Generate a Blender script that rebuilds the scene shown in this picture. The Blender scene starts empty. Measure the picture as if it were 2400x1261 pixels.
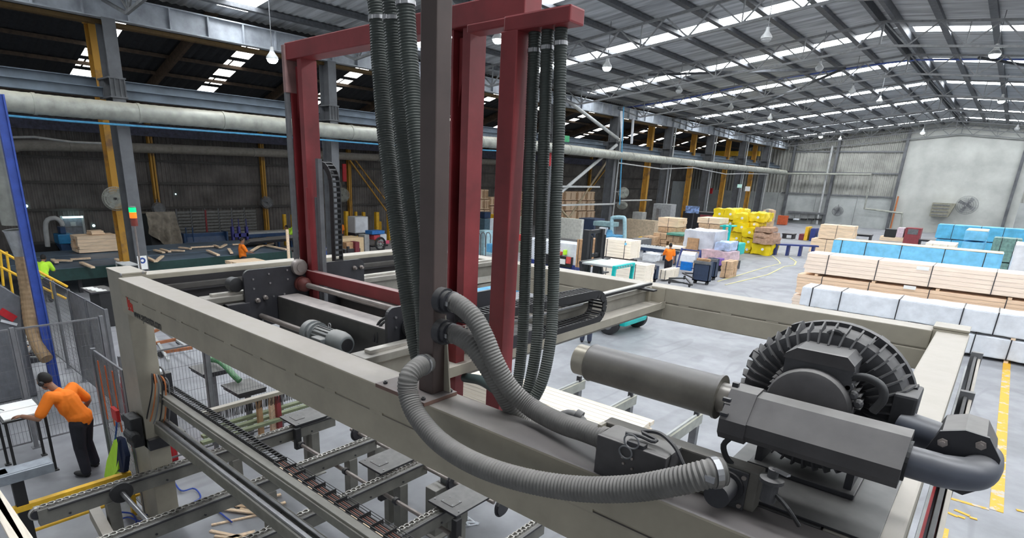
import bpy, bmesh, math, random
from mathutils import Vector, Matrix, noise
random.seed(7)
C = bpy.context.scene.collection
PI = math.pi
# ---------------- camera (image frame 2400x1261) ----------------
YAW, PITCH, ROLL, FPX, PPX, PPY, CH = -0.7271, 0.3048, 0.0352, 1344.0, 1114.0, 831.0, 4.8
cy, sy, cp, sp = math.cos(YAW), math.sin(YAW), math.cos(PITCH), math.sin(PITCH)
fw = Vector((cp*sy, cp*cy, -sp)); rt0 = Vector((cy, -sy, 0)); up0 = rt0.cross(fw)
cr, sr = math.cos(ROLL), math.sin(ROLL)
rt = cr*rt0+sr*up0; up = -sr*rt0+cr*up0
cam = bpy.data.cameras.new('camera'); co = bpy.data.objects.new('camera', cam); C.objects.link(co)
cam.sensor_width = 36; cam.lens = FPX/2400*36; cam.shift_x = (1200-PPX)/2400; cam.shift_y = (PPY-630.5)/2400
cam.clip_start = .05; cam.clip_end = 400
co.matrix_world = Matrix(((rt.x, up.x, -fw.x, 0), (rt.y, up.y, -fw.y, 0), (rt.z, up.z, -fw.z, CH), (0, 0, 0, 1)))
bpy.context.scene.camera = co
sc = bpy.context.scene
sc.view_settings.view_transform = 'Standard'; sc.view_settings.look = 'None'
sc.view_settings.exposure = -0.42; sc.view_settings.gamma = 1; sc.view_settings.use_curve_mapping = False
# daylight that enters by the open doors behind and to the right of the camera
w = bpy.data.worlds.new('sky'); sc.world = w; w.use_nodes = True
nt = w.node_tree; bg = nt.nodes['Background']
bg.inputs[0].default_value = (0.88, 0.94, 1.0, 1); bg.inputs[1].default_value = .75
SKY_PANEL = 26.0        # translucent roof sheets in daylight, main hall
BAY_PANEL = 6.0

def ray(px, py):
    return rt*((px-PPX)/FPX) - up*((py-PPY)/FPX) + fw
def at(px, py, z=None, x=None, y=None):
    """the world point seen at a pixel of the photograph, on a plane of known height, x or y"""
    v = ray(px, py); O = Vector((0, 0, CH))
    if x is not None: t = x/v.x
    elif y is not None: t = y/v.y
    else: t = ((z or 0)-CH)/v.z
    return O+v*t

# ---------------- materials ----------------
MATS = {}
def mat(name, col=None, rough=.6, metal=0, var=.12, scale=6, bump=0, dust=0, dcol=(.42, .40, .38), emit=None, es=1, alpha=1, trans=0, stretch=None, soot=None, col2=None, thr=None, spec=.5):
    if name in MATS: return MATS[name]
    m = bpy.data.materials.new(name); m.use_nodes = True; n = m.node_tree.nodes; l = m.node_tree.links
    b = n['Principled BSDF']; b.inputs['Roughness'].default_value = rough; b.inputs['Metallic'].default_value = metal
    b.inputs['Specular IOR Level'].default_value = spec
    tc = n.new('ShaderNodeTexCoord'); src = tc.outputs['Object']
    if stretch:
        mp = n.new('ShaderNodeMapping'); mp.inputs['Scale'].default_value = stretch; l.new(src, mp.inputs[0]); src = mp.outputs[0]
    nz = n.new('ShaderNodeTexNoise'); nz.inputs['Scale'].default_value = scale; nz.inputs['Detail'].default_value = 5
    nz.inputs['Roughness'].default_value = .6; l.new(src, nz.inputs['Vector'])
    mx = n.new('ShaderNodeMix'); mx.data_type = 'RGBA'
    c = Vector(col[:3]); c2 = Vector(col2) if col2 else c*(1-var*2.2)
    c1 = c if col2 else c*(1+var)
    mx.inputs[6].default_value = (*c1, 1); mx.inputs[7].default_value = (*c2, 1)
    rmp = n.new('ShaderNodeMapRange'); rmp.inputs[1].default_value = thr[0] if thr else .3; rmp.inputs[2].default_value = thr[1] if thr else .7
    l.new(nz.outputs[0], rmp.inputs[0]); l.new(rmp.outputs[0], mx.inputs[0])
    out = mx.outputs[2]
    if dust:
        g = n.new('ShaderNodeNewGeometry'); s = n.new('ShaderNodeSeparateXYZ'); l.new(g.outputs['Normal'], s.inputs[0])
        r2 = n.new('ShaderNodeMapRange'); r2.inputs[1].default_value = .35; r2.inputs[2].default_value = .95; r2.inputs[4].default_value = dust
        l.new(s.outputs[2], r2.inputs[0])
        nz2 = n.new('ShaderNodeTexNoise'); nz2.inputs['Scale'].default_value = 9; nz2.inputs['Detail'].default_value = 6; l.new(tc.outputs['Object'], nz2.inputs['Vector'])
        mu = n.new('ShaderNodeMath'); mu.operation = 'MULTIPLY'; l.new(r2.outputs[0], mu.inputs[0])
        r3 = n.new('ShaderNodeMapRange'); r3.inputs[1].default_value = .2; r3.inputs[2].default_value = .6; r3.inputs[3].default_value = .65; l.new(nz2.outputs[0], r3.inputs[0]); l.new(r3.outputs[0], mu.inputs[1])
        m2 = n.new('ShaderNodeMix'); m2.data_type = 'RGBA'; m2.inputs[7].default_value = (*dcol, 1)
        l.new(mu.outputs[0], m2.inputs[0]); l.new(out, m2.inputs[6]); out = m2.outputs[2]
    if soot:   # dark machine dust settled on upper faces towards one beam end; sides slightly darker there
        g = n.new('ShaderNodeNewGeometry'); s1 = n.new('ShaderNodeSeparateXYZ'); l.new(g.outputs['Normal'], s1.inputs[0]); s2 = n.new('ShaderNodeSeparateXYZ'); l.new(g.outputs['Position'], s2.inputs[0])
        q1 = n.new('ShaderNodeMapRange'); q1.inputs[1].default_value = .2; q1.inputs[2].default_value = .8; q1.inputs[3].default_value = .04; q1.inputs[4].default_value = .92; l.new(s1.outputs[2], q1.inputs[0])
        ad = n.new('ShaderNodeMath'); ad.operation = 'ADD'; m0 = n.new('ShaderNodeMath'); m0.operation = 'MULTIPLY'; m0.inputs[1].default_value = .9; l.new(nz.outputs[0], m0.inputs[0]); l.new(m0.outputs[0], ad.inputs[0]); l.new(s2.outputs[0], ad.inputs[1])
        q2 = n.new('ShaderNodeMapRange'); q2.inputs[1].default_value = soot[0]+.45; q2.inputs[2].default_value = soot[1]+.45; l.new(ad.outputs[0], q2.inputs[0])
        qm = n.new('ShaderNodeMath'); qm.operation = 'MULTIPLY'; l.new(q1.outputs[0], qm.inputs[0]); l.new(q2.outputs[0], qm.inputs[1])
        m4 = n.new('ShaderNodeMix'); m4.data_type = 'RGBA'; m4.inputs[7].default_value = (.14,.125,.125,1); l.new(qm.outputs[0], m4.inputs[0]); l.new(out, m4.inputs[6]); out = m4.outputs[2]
    l.new(out, b.inputs['Base Color'])
    if bump:
        bp = n.new('ShaderNodeBump'); bp.inputs['Strength'].default_value = bump; bp.inputs['Distance'].default_value = .02
        l.new(nz.outputs[0], bp.inputs['Height']); l.new(bp.outputs[0], b.inputs['Normal'])
    if emit: b.inputs['Emission Color'].default_value = (*emit, 1); b.inputs['Emission Strength'].default_value = es
    if alpha < 1: b.inputs['Alpha'].default_value = alpha
    if trans: b.inputs['Transmission Weight'].default_value = trans
    MATS[name] = m; return m

# ---------------- mesh builder ----------------
class MB:
    def __init__(s): s.v = []; s.f = []
    def add(s, vs, fs):
        k = len(s.v); s.v += [Vector(v) for v in vs]; s.f += [tuple(i+k for i in f) for f in fs]; return s
    def box(s, x0, x1, y0, y1, z0, z1, bev=0):
        if x0 > x1: x0, x1 = x1, x0
        if y0 > y1: y0, y1 = y1, y0
        if z0 > z1: z0, z1 = z1, z0
        if bev:
            b = min(bev, (x1-x0)*.3, (y1-y0)*.3, (z1-z0)*.3)
            bm = bmesh.new(); bmesh.ops.create_cube(bm, size=1)
            for v in bm.verts: v.co = Vector(((x0+x1)/2+v.co.x*(x1-x0), (y0+y1)/2+v.co.y*(y1-y0), (z0+z1)/2+v.co.z*(z1-z0)))
            bmesh.ops.bevel(bm, geom=bm.edges[:], offset=b, segments=2, profile=.6, affect='EDGES')
            bm.verts.index_update(); s.add([v.co.copy() for v in bm.verts], [[v.index for v in f.verts] for f in bm.faces]); bm.free(); return s
        return s.add([(x0,y0,z0),(x1,y0,z0),(x1,y1,z0),(x0,y1,z0),(x0,y0,z1),(x1,y0,z1),(x1,y1,z1),(x0,y1,z1)],
                     [(0,3,2,1),(4,5,6,7),(0,1,5,4),(1,2,6,5),(2,3,7,6),(3,0,4,7)])
    def bar(s, a, b, w, h=None, upv=(0,0,1)):
        """rectangular bar from a to b, w wide, h deep"""
        a = Vector(a); b = Vector(b); h = h or w; d = (b-a).normalized(); u = Vector(upv)
        if abs(d.dot(u)) > .98: u = Vector((1,0,0))
        r = d.cross(u).normalized(); u = r.cross(d)
        vs = []
        for p in (a, b):
            for i, j in ((-1,-1),(1,-1),(1,1),(-1,1)): vs.append(p+r*(i*w/2)+u*(j*h/2))
        return s.add(vs, [(0,1,2,3),(7,6,5,4),(0,4,5,1),(1,5,6,2),(2,6,7,3),(3,7,4,0)])
    def tube(s, pts, r, seg=12, cap=True):
        pts = [Vector(p) for p in pts]; n = len(pts); rs = r if isinstance(r, (list, tuple)) else [r]*n
        prev = None; rings = []
        for i, p in enumerate(pts):
            d = (pts[min(i+1,n-1)]-pts[max(i-1,0)])
            d = d.normalized() if d.length > 1e-9 else Vector((0,0,1))
            if prev is None:
                u = Vector((0,0,1)) if abs(d.z) < .9 else Vector((1,0,0)); a = d.cross(u).normalized()
            else:
                a = (prev - d*prev.dot(d)); a = a.normalized() if a.length > 1e-6 else d.orthogonal().normalized()
            prev = a; b = d.cross(a)
            rings.append([p+(a*math.cos(2*PI*k/seg)+b*math.sin(2*PI*k/seg))*rs[i] for k in range(seg)])
        k0 = len(s.v)
        for rg in rings: s.v += rg
        for i in range(n-1):
            for k in range(seg):
                s.f.append((k0+i*seg+k, k0+i*seg+(k+1)%seg, k0+(i+1)*seg+(k+1)%seg, k0+(i+1)*seg+k))
        if cap: s.f.append(tuple(k0+k for k in range(seg))[::-1]); s.f.append(tuple(k0+(n-1)*seg+k for k in range(seg)))
        return s
    def cyl(s, a, b, r, seg=16): return s.tube([a, b], r, seg)
    def lathe(s, org, axis, prof, seg=24):
        """prof: list of (distance along the axis, radius)"""
        o = Vector(org); d = Vector(axis).normalized(); a = d.orthogonal().normalized(); b = d.cross(a); k0 = len(s.v); n = len(prof)
        for t, r in prof:
            for k in range(seg): s.v.append(o+d*t+(a*math.cos(2*PI*k/seg)+b*math.sin(2*PI*k/seg))*r)
        for i in range(n-1):
            for k in range(seg): s.f.append((k0+i*seg+k, k0+i*seg+(k+1)%seg, k0+(i+1)*seg+(k+1)%seg, k0+(i+1)*seg+k))
        s.f.append(tuple(k0+k for k in range(seg))[::-1]); s.f.append(tuple(k0+(n-1)*seg+k for k in range(seg)))
        return s
    def ring(s, c, axis, R, r, seg=24, sg=8, arc=(0, 2*PI)):
        c = Vector(c); d = Vector(axis).normalized(); a = d.orthogonal().normalized(); b = d.cross(a)
        full = abs(arc[1]-arc[0]-2*PI) < 1e-6
        pts = [c+(a*math.cos(t)+b*math.sin(t))*R for t in [arc[0]+(arc[1]-arc[0])*k/seg for k in range(seg+1)]]
        return s.tube(pts, r, sg, cap=not full)
    def prism(s, poly, a0, a1, axis='y'):
        """poly: 2D outline; extruded along the axis ('x': (y,z), 'y': (x,z), 'z': (x,y))"""
        def m(p, t): return {'x': (t, p[0], p[1]), 'y': (p[0], t, p[1]), 'z': (p[0], p[1], t)}[axis]
        n = len(poly)
        s.add([m(p, a0) for p in poly]+[m(p, a1) for p in poly], [tuple(range(n))[::-1], tuple(range(n, 2*n))]+[(i, (i+1)%n, n+(i+1)%n, n+i) for i in range(n)])
        return s
    def build(s, name, m, parent=None, kind=None, smooth=False, label=None, off=None):
        me = bpy.data.meshes.new(name)
        o0 = Vector((0,0,0))
        if parent is not None:
            p = parent
            while p is not None: o0 = o0+p.location; p = p.parent
        loc = Vector((0,0,0))
        if parent is None and s.v:
            xs = [v.x for v in s.v]; ys = [v.y for v in s.v]; zs = [v.z for v in s.v]
            loc = Vector(((min(xs)+max(xs))/2, (min(ys)+max(ys))/2, min(zs)))
        me.from_pydata([tuple(v-o0-loc) for v in s.v], [], s.f)
        bm = bmesh.new(); bm.from_mesh(me); bmesh.ops.recalc_face_normals(bm, faces=bm.faces); bm.to_mesh(me); bm.free()
        me.materials.append(m)
        if smooth:
            for p in me.polygons: p.use_smooth = True
            try: me.set_sharp_from_angle(angle=.7)
            except Exception: pass
        o = bpy.data.objects.new(name, me); C.objects.link(o); o.location = loc
        if parent is not None: o.parent = parent
        if kind: o['kind'] = kind
        if label: o['label'] = label
        return o

def tag(o, label, cat=None, group=None, kind=None):
    o['label'] = label
    if cat: o['category'] = cat
    if group: o['group'] = group
    if kind: o['kind'] = kind
    return o
def thing(name, label, cat, loc=(0,0,0), group=None):
    o = bpy.data.objects.new(name, None); C.objects.link(o); o.location = loc; o.empty_display_size = .1
    return tag(o, label, cat, group)
def dup(root, loc, rotz=0, label=None, group=None, scale=None):
    def cp(o, par):
        c = o.copy(); C.objects.link(c); c.parent = par
        for ch in list(o.children): cp(ch, c)
        return c
    r = cp(root, None); r.location = loc; r.rotation_euler = (0, 0, rotz)
    if scale: r.scale = scale
    if label: r['label'] = label
    if group: r['group'] = group
    return r
def fb3(pl, pc, pr, ptop, z=0, h=None):
    """box extents from its near lower corner pixel pc, left end px, right end px and the top pixel row at the corner"""
    c = at(pc[0], pc[1], z=z)
    x0 = at(pl, pc[1], y=c.y).x; y1 = at(pr, pc[1], x=c.x).y; z1 = at(pc[0], ptop, y=c.y).z if h is None else z+h
    return x0, c.x, c.y, y1, z, z1
def smoothpath(pts, step):
    """Catmull-Rom through points, resampled at an even step"""
    P = [Vector(p) for p in pts]; P = [P[0]*2-P[1]]+P+[P[-1]*2-P[-2]]; out = []
    for i in range(1, len(P)-2):
        for k in range(24):
            t = k/24; a, b, c, d = P[i-1:i+3]
            out.append(.5*((2*b)+(c-a)*t+(2*a-5*b+4*c-d)*t*t+(3*b-a-3*c+d)*t**3))
    out.append(P[-2]); res = [out[0]]; acc = 0
    for a, b in zip(out, out[1:]):
        L = (b-a).length
        while acc+L >= step:
            a = a+(b-a)*((step-acc)/L); res.append(a); L = (b-a).length; acc = 0
        acc += L
    return res

# colours
M_beige = mat('beige_paint', (.36,.33,.265), .5, var=.07, scale=3, dust=.85, dcol=(.47,.43,.38), bump=.05)
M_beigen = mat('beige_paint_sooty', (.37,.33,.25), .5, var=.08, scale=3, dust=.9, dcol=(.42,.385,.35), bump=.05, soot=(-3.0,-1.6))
M_post = mat('brown_grey_paint', (.085,.058,.052), .5, var=.15, scale=2, dust=.5)
M_red = mat('red_paint', (.27,.035,.04), .45, var=.18, scale=2, dust=.7, dcol=(.45,.34,.33))
M_dark = mat('dark_steel_paint', (.028,.028,.034), .5, var=.15, dust=.7, dcol=(.24,.23,.22))
M_black = mat('black_plastic', (.018,.018,.02), .6, dust=.4, dcol=(.2,.2,.2))
M_grey = mat('grey_steel', (.16,.165,.175), .55, var=.15, dust=.5)
M_lgrey = mat('light_grey_steel', (.42,.43,.43), .5, var=.1, scale=4)
M_col = mat('column_paint', (.12,.125,.135), .6, var=.2, scale=1.2)
M_yel = mat('yellow_rusty_paint', (.50,.26,.035), .6, col2=(.20,.11,.05), scale=1.6, thr=(.5,.68))
M_ysafe = mat('safety_yellow', (.85,.50,.03), .5, var=.1)
M_hose = mat('dusty_hose', (.15,.145,.135), .75, var=.1, scale=12, dust=.8, dcol=(.33,.31,.295))
M_hoseg = mat('green_grey_hose', (.045,.055,.05), .55, var=.15, scale=5, dust=.5, dcol=(.16,.16,.14))
M_motor = mat('dusty_cast_iron', (.06,.06,.065), .7, var=.15, scale=10, dust=.85, dcol=(.22,.21,.205), bump=.15)
M_metal = mat('bare_metal', (.42,.42,.43), .42, 1, var=.1)
M_shaft = mat('dull_steel_shaft', (.33,.29,.27), .4, .5, var=.15)
M_galv = mat('galvanised_duct', (.36,.37,.33), .45, .1, var=.16, scale=3, dust=.7, dcol=(.46,.43,.34))
M_blue = mat('blue_paint', (.03,.09,.36), .5)
M_tealm = mat('teal_paint', (.0,.52,.50), .4, var=.06)
M_wood = mat('pale_pine', (.92,.70,.49), .7, var=.14, scale=3, stretch=(.6,6,9))
M_woodx = mat('pale_pine_bright', (.98,.88,.74), .7, var=.08, scale=4, stretch=(.5,8,8))
M_card = mat('brown_board', (.50,.30,.16), .8, var=.15)
M_white = mat('white_wrap', (.80,.83,.88), .35, var=.07, scale=3, bump=.5)
M_bluew = mat('sky_blue_wrap', (.22,.64,.95), .35, var=.1, scale=3, bump=.6)
M_rubber = mat('rubber', (.03,.03,.033), .8, dust=.3, dcol=(.2,.19,.18))
M_chain = mat('steel_chain', (.5,.48,.45), .35, .7)
M_woody = mat('pale_pine_along', (.92,.70,.49), .7, var=.14, scale=3, stretch=(6,.6,9))
M_orange = mat('orange_cloth', (.95,.22,.01), .8, var=.05, emit=None)
M_hiviz = mat('hi_vis_yellow_cloth', (.55,.95,.05), .8, var=.05)
M_navy = mat('dark_trousers', (.02,.02,.03), .9)
M_skin = mat('skin', (.30,.15,.09), .6, var=.05)
M_hair = mat('black_hair', (.012,.01,.01), .7)

# colours shared by small goods
mat('maroon_bin', (.20,.03,.04), .6); mat('bright_red', (.55,.02,.03), .5); mat('mid_blue_paint', (.10,.35,.60), .5); mat('pale_blue_paint', (.35,.55,.62), .5)
# =============== the hall: floor, walls, roofs ===============
EX, EZ, RX, RZ, WX = -23.6, 10.25, -6.0, 12.15, -36.0
Y0, Y1 = -10.0, 87.0
COLY = [-1.0, 7.5, 16.1, 24.6, 33.1, 41.5, 51.0, 60.6, 70.1, 78.5]
M_floor = mat('concrete_floor', (.30,.305,.325), .55, var=.14, scale=.9, bump=.03)
def floor_marks():
    n = M_floor.node_tree.nodes; l = M_floor.node_tree.links; b = n['Principled BSDF']
    src = b.inputs['Base Color'].links[0].from_socket
    tc = n.new('ShaderNodeTexCoord'); wv = n.new('ShaderNodeTexNoise'); wv.inputs['Scale'].default_value = .35; wv.inputs['Detail'].default_value = 2
    mp = n.new('ShaderNodeMapping'); mp.inputs['Scale'].default_value = (1.6, .5, 1); l.new(tc.outputs['Object'], mp.inputs[0]); l.new(mp.outputs[0], wv.inputs[0])
    # thin curved tyre marks: bands of the noise field
    m1 = n.new('ShaderNodeMath'); m1.operation = 'MULTIPLY'; m1.inputs[1].default_value = 26; l.new(wv.outputs[0], m1.inputs[0])
    m2 = n.new('ShaderNodeMath'); m2.operation = 'SINE'; l.new(m1.outputs[0], m2.inputs[0])
    r = n.new('ShaderNodeMapRange'); r.inputs[1].default_value = .88; r.inputs[2].default_value = 1; r.inputs[4].default_value = .38; l.new(m2.outputs[0], r.inputs[0])
    nz = n.new('ShaderNodeTexNoise'); nz.inputs['Scale'].default_value = .25; l.new(tc.outputs['Object'], nz.inputs[0])
    m3 = n.new('ShaderNodeMath'); m3.operation = 'MULTIPLY'; l.new(r.outputs[0], m3.inputs[0]); l.new(nz.outputs[0], m3.inputs[1])
    mx = n.new('ShaderNodeMix'); mx.data_type = 'RGBA'; l.new(m3.outputs[0], mx.inputs[0]); l.new(src, mx.inputs[6]); mx.inputs[7].default_value = (.10,.10,.11,1)
    l.new(mx.outputs[2], b.inputs['Base Color'])
floor_marks()
floor = MB().box(-37, 30, -12, 92, -.3, 0).build('floor', M_floor, kind='structure')
M_line = mat('yellow_floor_paint', (.72,.40,.03), .6, col2=(.50,.46,.40), scale=5, thr=(.55,.62))
M_linew = mat('pale_yellow_floor_paint', (.62,.58,.25), .6, col2=(.48,.46,.44), scale=4, thr=(.5,.7))
def fline(a, b, w, m=M_line):
    MB().bar(Vector((a[0],a[1],.004+.0007*len(floor.children))), Vector((b[0],b[1],.004+.0007*len(floor.children))), w, .008).build('painted_line', m, floor)
A = at(2335,1198); B = at(2358,940)
fline((A.x,A.y),(B.x,32),.17)
A2 = at(2215,1165); fline((A2.x,A2.y),(A.x-.09,A.y-.03),.07)
for q0, q1 in (((2212,1198),(2245,1212)),((2237,1195),(2272,1210)),((2245,1210),(2262,1216)),((2272,1213),(2290,1218)),((2382,1196),(2400,1200))):
    a, b = at(*q0), at(*q1); fline((a.x,a.y),(b.x,b.y),.06)
a, b = at(2210,1238), at(2203,1275); fline((a.x,a.y),(b.x,b.y),.14)
for q in (((1682,660),(1800,625),(1829,618),(1825,612),(1810,600)),((1700,668),(1800,644),(1838,625),(1862,622),(1866,614),(1850,603))):
    P = [at(*p) for p in q]
    for a, b in zip(P, P[1:]): fline((a.x,a.y),(b.x,b.y),.09,M_linew)

# ---- main roof ----
M_sheet = mat('roof_sheeting', (.42,.44,.46), .5, var=.25, scale=.7, stretch=(.4,5,1))
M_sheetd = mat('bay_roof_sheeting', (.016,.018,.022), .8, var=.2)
M_purlin = mat('dark_purlin', (.075,.08,.09), .6, var=.2)
M_truss = mat('truss_steel', (.17,.175,.18), .5, var=.15)
M_sky = mat('skylight_sheeting', (.9,.92,.95), .5, emit=(.93,.97,1.0), es=SKY_PANEL)
M_skyb = mat('bay_skylight_sheeting', (.9,.9,.85), .5, emit=(1,.96,.88), es=BAY_PANEL)
ceiling = thing('ceiling', 'pitched corrugated roof of the main hall with rows of bright translucent skylights', 'roof', (RX, 40, RZ)); ceiling['kind'] = 'structure'; del ceiling['category']
STRIP = [3.2, 11.8, 20.3, 28.9, 37.3, 46.3, 55.8, 65.3, 74.3, 83.0]; SW = .6
def zroof(x): return RZ-(RZ-EZ)*abs(x-RX)/(RX-EX)
ys = [Y0]+[v for s in STRIP for v in (s-SW, s+SW)]+[Y1+.3]
def corr_y(mb, x0, x1, z0, z1, ya, yb, pitch, dep):
    n = max(2, int((yb-ya)/pitch)*2); k = len(mb.v)
    for i in range(n+1):
        y = ya+(yb-ya)*i/n; d = dep if i % 2 else 0
        mb.v += [Vector((x0,y,z0+d)), Vector((x1,y,z1+d))]
    for i in range(n): mb.f.append((k+2*i,k+2*i+1,k+2*i+3,k+2*i+2))
for i in range(0, len(ys), 2):
    for side in (0, 1):
        mb = MB(); xe = EX-.6 if side == 0 else 12.2
        corr_y(mb, xe, RX, zroof(xe)+.12, RZ+.12, ys[i], ys[i+1], .3, .05)
        mb.build('roof_sheet', M_sheet, ceiling)
PX_ = [RX+s*1.85*k for k in range(1, 10) for s in (-1, 1)]
for x in PX_:
    z = zroof(x); MB().box(x-.13, x+.13, Y0, Y1, z-.05, z+.1).build('purlin', M_purlin, ceiling)
for d in (-.3, .3): MB().box(RX+d-.08, RX+d+.08, Y0, Y1, RZ-.25, RZ+.08).build('ridge_purlin', M_purlin, ceiling)
xsl = sorted([x for x in PX_ if x < RX]); xsr = sorted([x for x in PX_ if x > RX])
random.seed(3)
def skypanel(xa, xb, y):
    me_z = lambda x: zroof(x)+.13
    MB().add([(xa,y-SW,me_z(xa)),(xb,y-SW,me_z(xb)),(xb,y+SW,me_z(xb)),(xa,y+SW,me_z(xa)),(xa,y-SW,me_z(xa)+.03),(xb,y-SW,me_z(xb)+.03),(xb,y+SW,me_z(xb)+.03),(xa,y+SW,me_z(xa)+.03)],
        [(0,3,2,1),(4,5,6,7),(0,1,5,4),(1,2,6,5),(2,3,7,6),(3,0,4,7)]).build('skylight_panel', M_sky, ceiling)
for y in STRIP:
    e = [EX+.3]+xsl+[RX-.55]
    for a, b in zip(e, e[1:]):
        if b-a > .3: skypanel(a, b, y)
    e = [RX+.55]+xsr+[11.4]
    for a, b in zip(e, e[1:]): 
        if b-a > .3: skypanel(a, b, y)
    for xa, xb in ((RX-.55, RX+.55), (-24.2, EX+.3), (11.4, 12.2)):
        MB().add([(xa,y-SW,zroof(xa)+.13),(xb,y-SW,zroof(xb)+.13),(xb,y+SW,zroof(xb)+.13),(xa,y+SW,zroof(xa)+.13)], [(0,1,2,3)]).build('cover_sheet', M_sheet, ceiling)

# ---- trusses ----
def make_truss():
    r = thing('roof_truss', '', 'truss', (RX, 0, RZ-1.2))
    top = MB(); bot = MB()
    T = .28; D = .95
    zt = lambda x: zroof(x)-T-.06; zb = lambda x: zt(x)-D*(1 if abs(x-RX) < 15.6 else 1-.75*(abs(x-RX)-15.6)/2.0)
    for s in (-1, 1):
        top.bar((RX,0,zt(RX)), (RX+s*17.5,0,zt(RX+s*17.5)), .09, .09)
        bot.bar((RX,0,zb(RX)), (RX+s*15.6,0,zb(RX+s*15.6)), .1, .09); bot.bar((RX+s*15.6,0,zb(RX+s*15.6)), (RX+s*17.5,0,zt(RX+s*17.5)-.1), .1, .09)
    top.build('top_chord', M_truss, r); bot.build('bottom_chord', M_truss, r)
    for s in (-1, 1):
        for k in range(8):
            xa = RX+s*2.05*k; xb = RX+s*2.05*(k+.5); xc = RX+s*2.05*(k+1)
            MB().bar((xa,0,zt(xa)), (xb,0,zb(xb)), .055).build('web_strut', M_truss, r)
            MB().bar((xb,0,zb(xb)), (xc,0,zt(xc)), .055).build('web_strut', M_truss, r)
            if k % 2: MB().bar((xb,0,zb(xb)), (xb,0,zt(xb)), .045).build('web_strut', M_truss, r)
    MB().bar((RX,0,zb(RX)), (RX,0,zt(RX)), .08).build('web_strut', M_truss, r)
    return r
truss = make_truss()
names_o = ['first','second','third','fourth','fifth','sixth','seventh','eighth','ninth','tenth','eleventh']
for i, y in enumerate(COLY+[86.5]):
    lab = ('steel roof truss with zigzag webs, %s from the camera end of the hall' % names_o[i]) if i < 10 else 'steel roof truss with zigzag webs against the far end wall'
    if i == 0: truss.location.y = y; truss['label'] = lab; truss['group'] = 'roof trusses across the main hall'
    else: dup(truss, (RX, y, RZ-1.2), 0, lab, 'roof trusses across the main hall')
# sloping fly braces between trusses and the blue air line under the roof
M_blueline = mat('blue_air_pipe', (.10,.16,.50), .4)
tag(MB().tube([at(1450,255,y=44), at(1600,232,y=44), at(1790,190,y=44), at(2060,150,y=44), at(2150,140,y=44), at(2300,139,y=44), at(2420,140,y=44)], .05, 8).build('air_pipe', M_blueline), 'thin blue air pipe slung across the hall just under the roof trusses', 'pipe')
for i, (q0, q1) in enumerate((((1915,100),(2010,200)),((2140,60),(2400,130)),((1740,150),(1860,190)))):
    a = at(*q0, z=11.4); b = at(*q1, z=11.4)
for k, (xa, ya, xb, yb) in enumerate(((-17,33.1,-9,41.5),(-4,24.6,4,33.1),(-9,41.5,-17,51),(-3,41.5,5,51))):
    tag(MB().bar((xa,ya,zroof(xa)-.45),(xb,yb,zroof(xb)-.45),.12,.12).build('roof_brace', M_purlin), 'dark diagonal brace under the roof, %s' % ('left of the ridge between the fifth and sixth trusses','right of the ridge between the fourth and fifth trusses','left of the ridge between the sixth and seventh trusses','right of the ridge between the sixth and seventh trusses')[k], 'brace')

# ---- eave girder with stiffeners ----
M_eave = mat('eave_girder_paint', (.36,.39,.43), .5, var=.15, scale=2)
eg = thing('eave_girder', 'long pale grey plate girder with upright stiffeners on top of the column row', 'girder', (EX, 38, 9.2))
mb = MB().box(EX+.0, EX+.04, Y0, Y1, 9.3, 10.0).box(EX-.13, EX+.17, Y0, Y1, 9.28, 9.32).box(EX-.13, EX+.17, Y0, Y1, 9.98, 10.02)
mb.build('beam', M_eave, eg)
k = 0
y = -8
while y < 86: MB().box(EX+.04, EX+.16, y-.03, y+.03, 9.32, 9.98).build('stiffener', M_eave, eg); y += 1.35
tag(MB().box(EX-.5, EX-.2, Y0, Y1, 9.15, 9.27).build('fascia_beam', mat('dull_ochre', (.12,.07,.02), .7)), 'dull ochre beam running behind and below the pale eave girder', 'beam')

# ---- main columns ----
WHERE = ['far left at the frame edge behind the camera','first beside the tower light at left','second, behind the red mast','third, hidden behind the brown post','fourth, behind the hanging hoses','fifth, with the diagonal braces','sixth, behind the first yellow column of the row','seventh from the camera','eighth, near the far end','ninth and last by the end wall']
for i, y in enumerate(COLY):
    r = thing('steel_column', 'grey steel column in the left row, %s' % WHERE[i], 'column', (EX, y, 0), 'grey columns along the left side')
    h = 9.27
    MB().box(EX+.31, EX+.35, y-.2, y+.2, .03, h).box(EX-.35, EX-.31, y-.2, y+.2, .03, h).box(EX-.31, EX+.31, y-.02, y+.02, .03, h).build('shaft', M_col, r)
    MB().box(EX-.45, EX+.45, y-.3, y+.3, 0, .04).build('base_plate', M_col, r)
    c = MB().box(EX-.75, EX+.40, y-.27, y+.27, 6.85, 6.9).box(EX-.75, EX+.40, y-.27, y+.27, 7.45, 7.5)
    for d in (-.22, -.08, .08, .22): c.box(EX+.35, EX+.39, y+d-.02, y+d+.02, 6.9, 7.45)
    c.box(EX-.75, EX-.36, y-.22, y+.22, 6.9, 7.45)
    c.build('corbel', M_col, r)
    if i in (4,5,6,7,8,9): MB().tube([(EX+.42, y+.32, .1), (EX+.42, y+.32, 9.2)], .06, 8).build('downpipe', M_lgrey, r)
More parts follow.
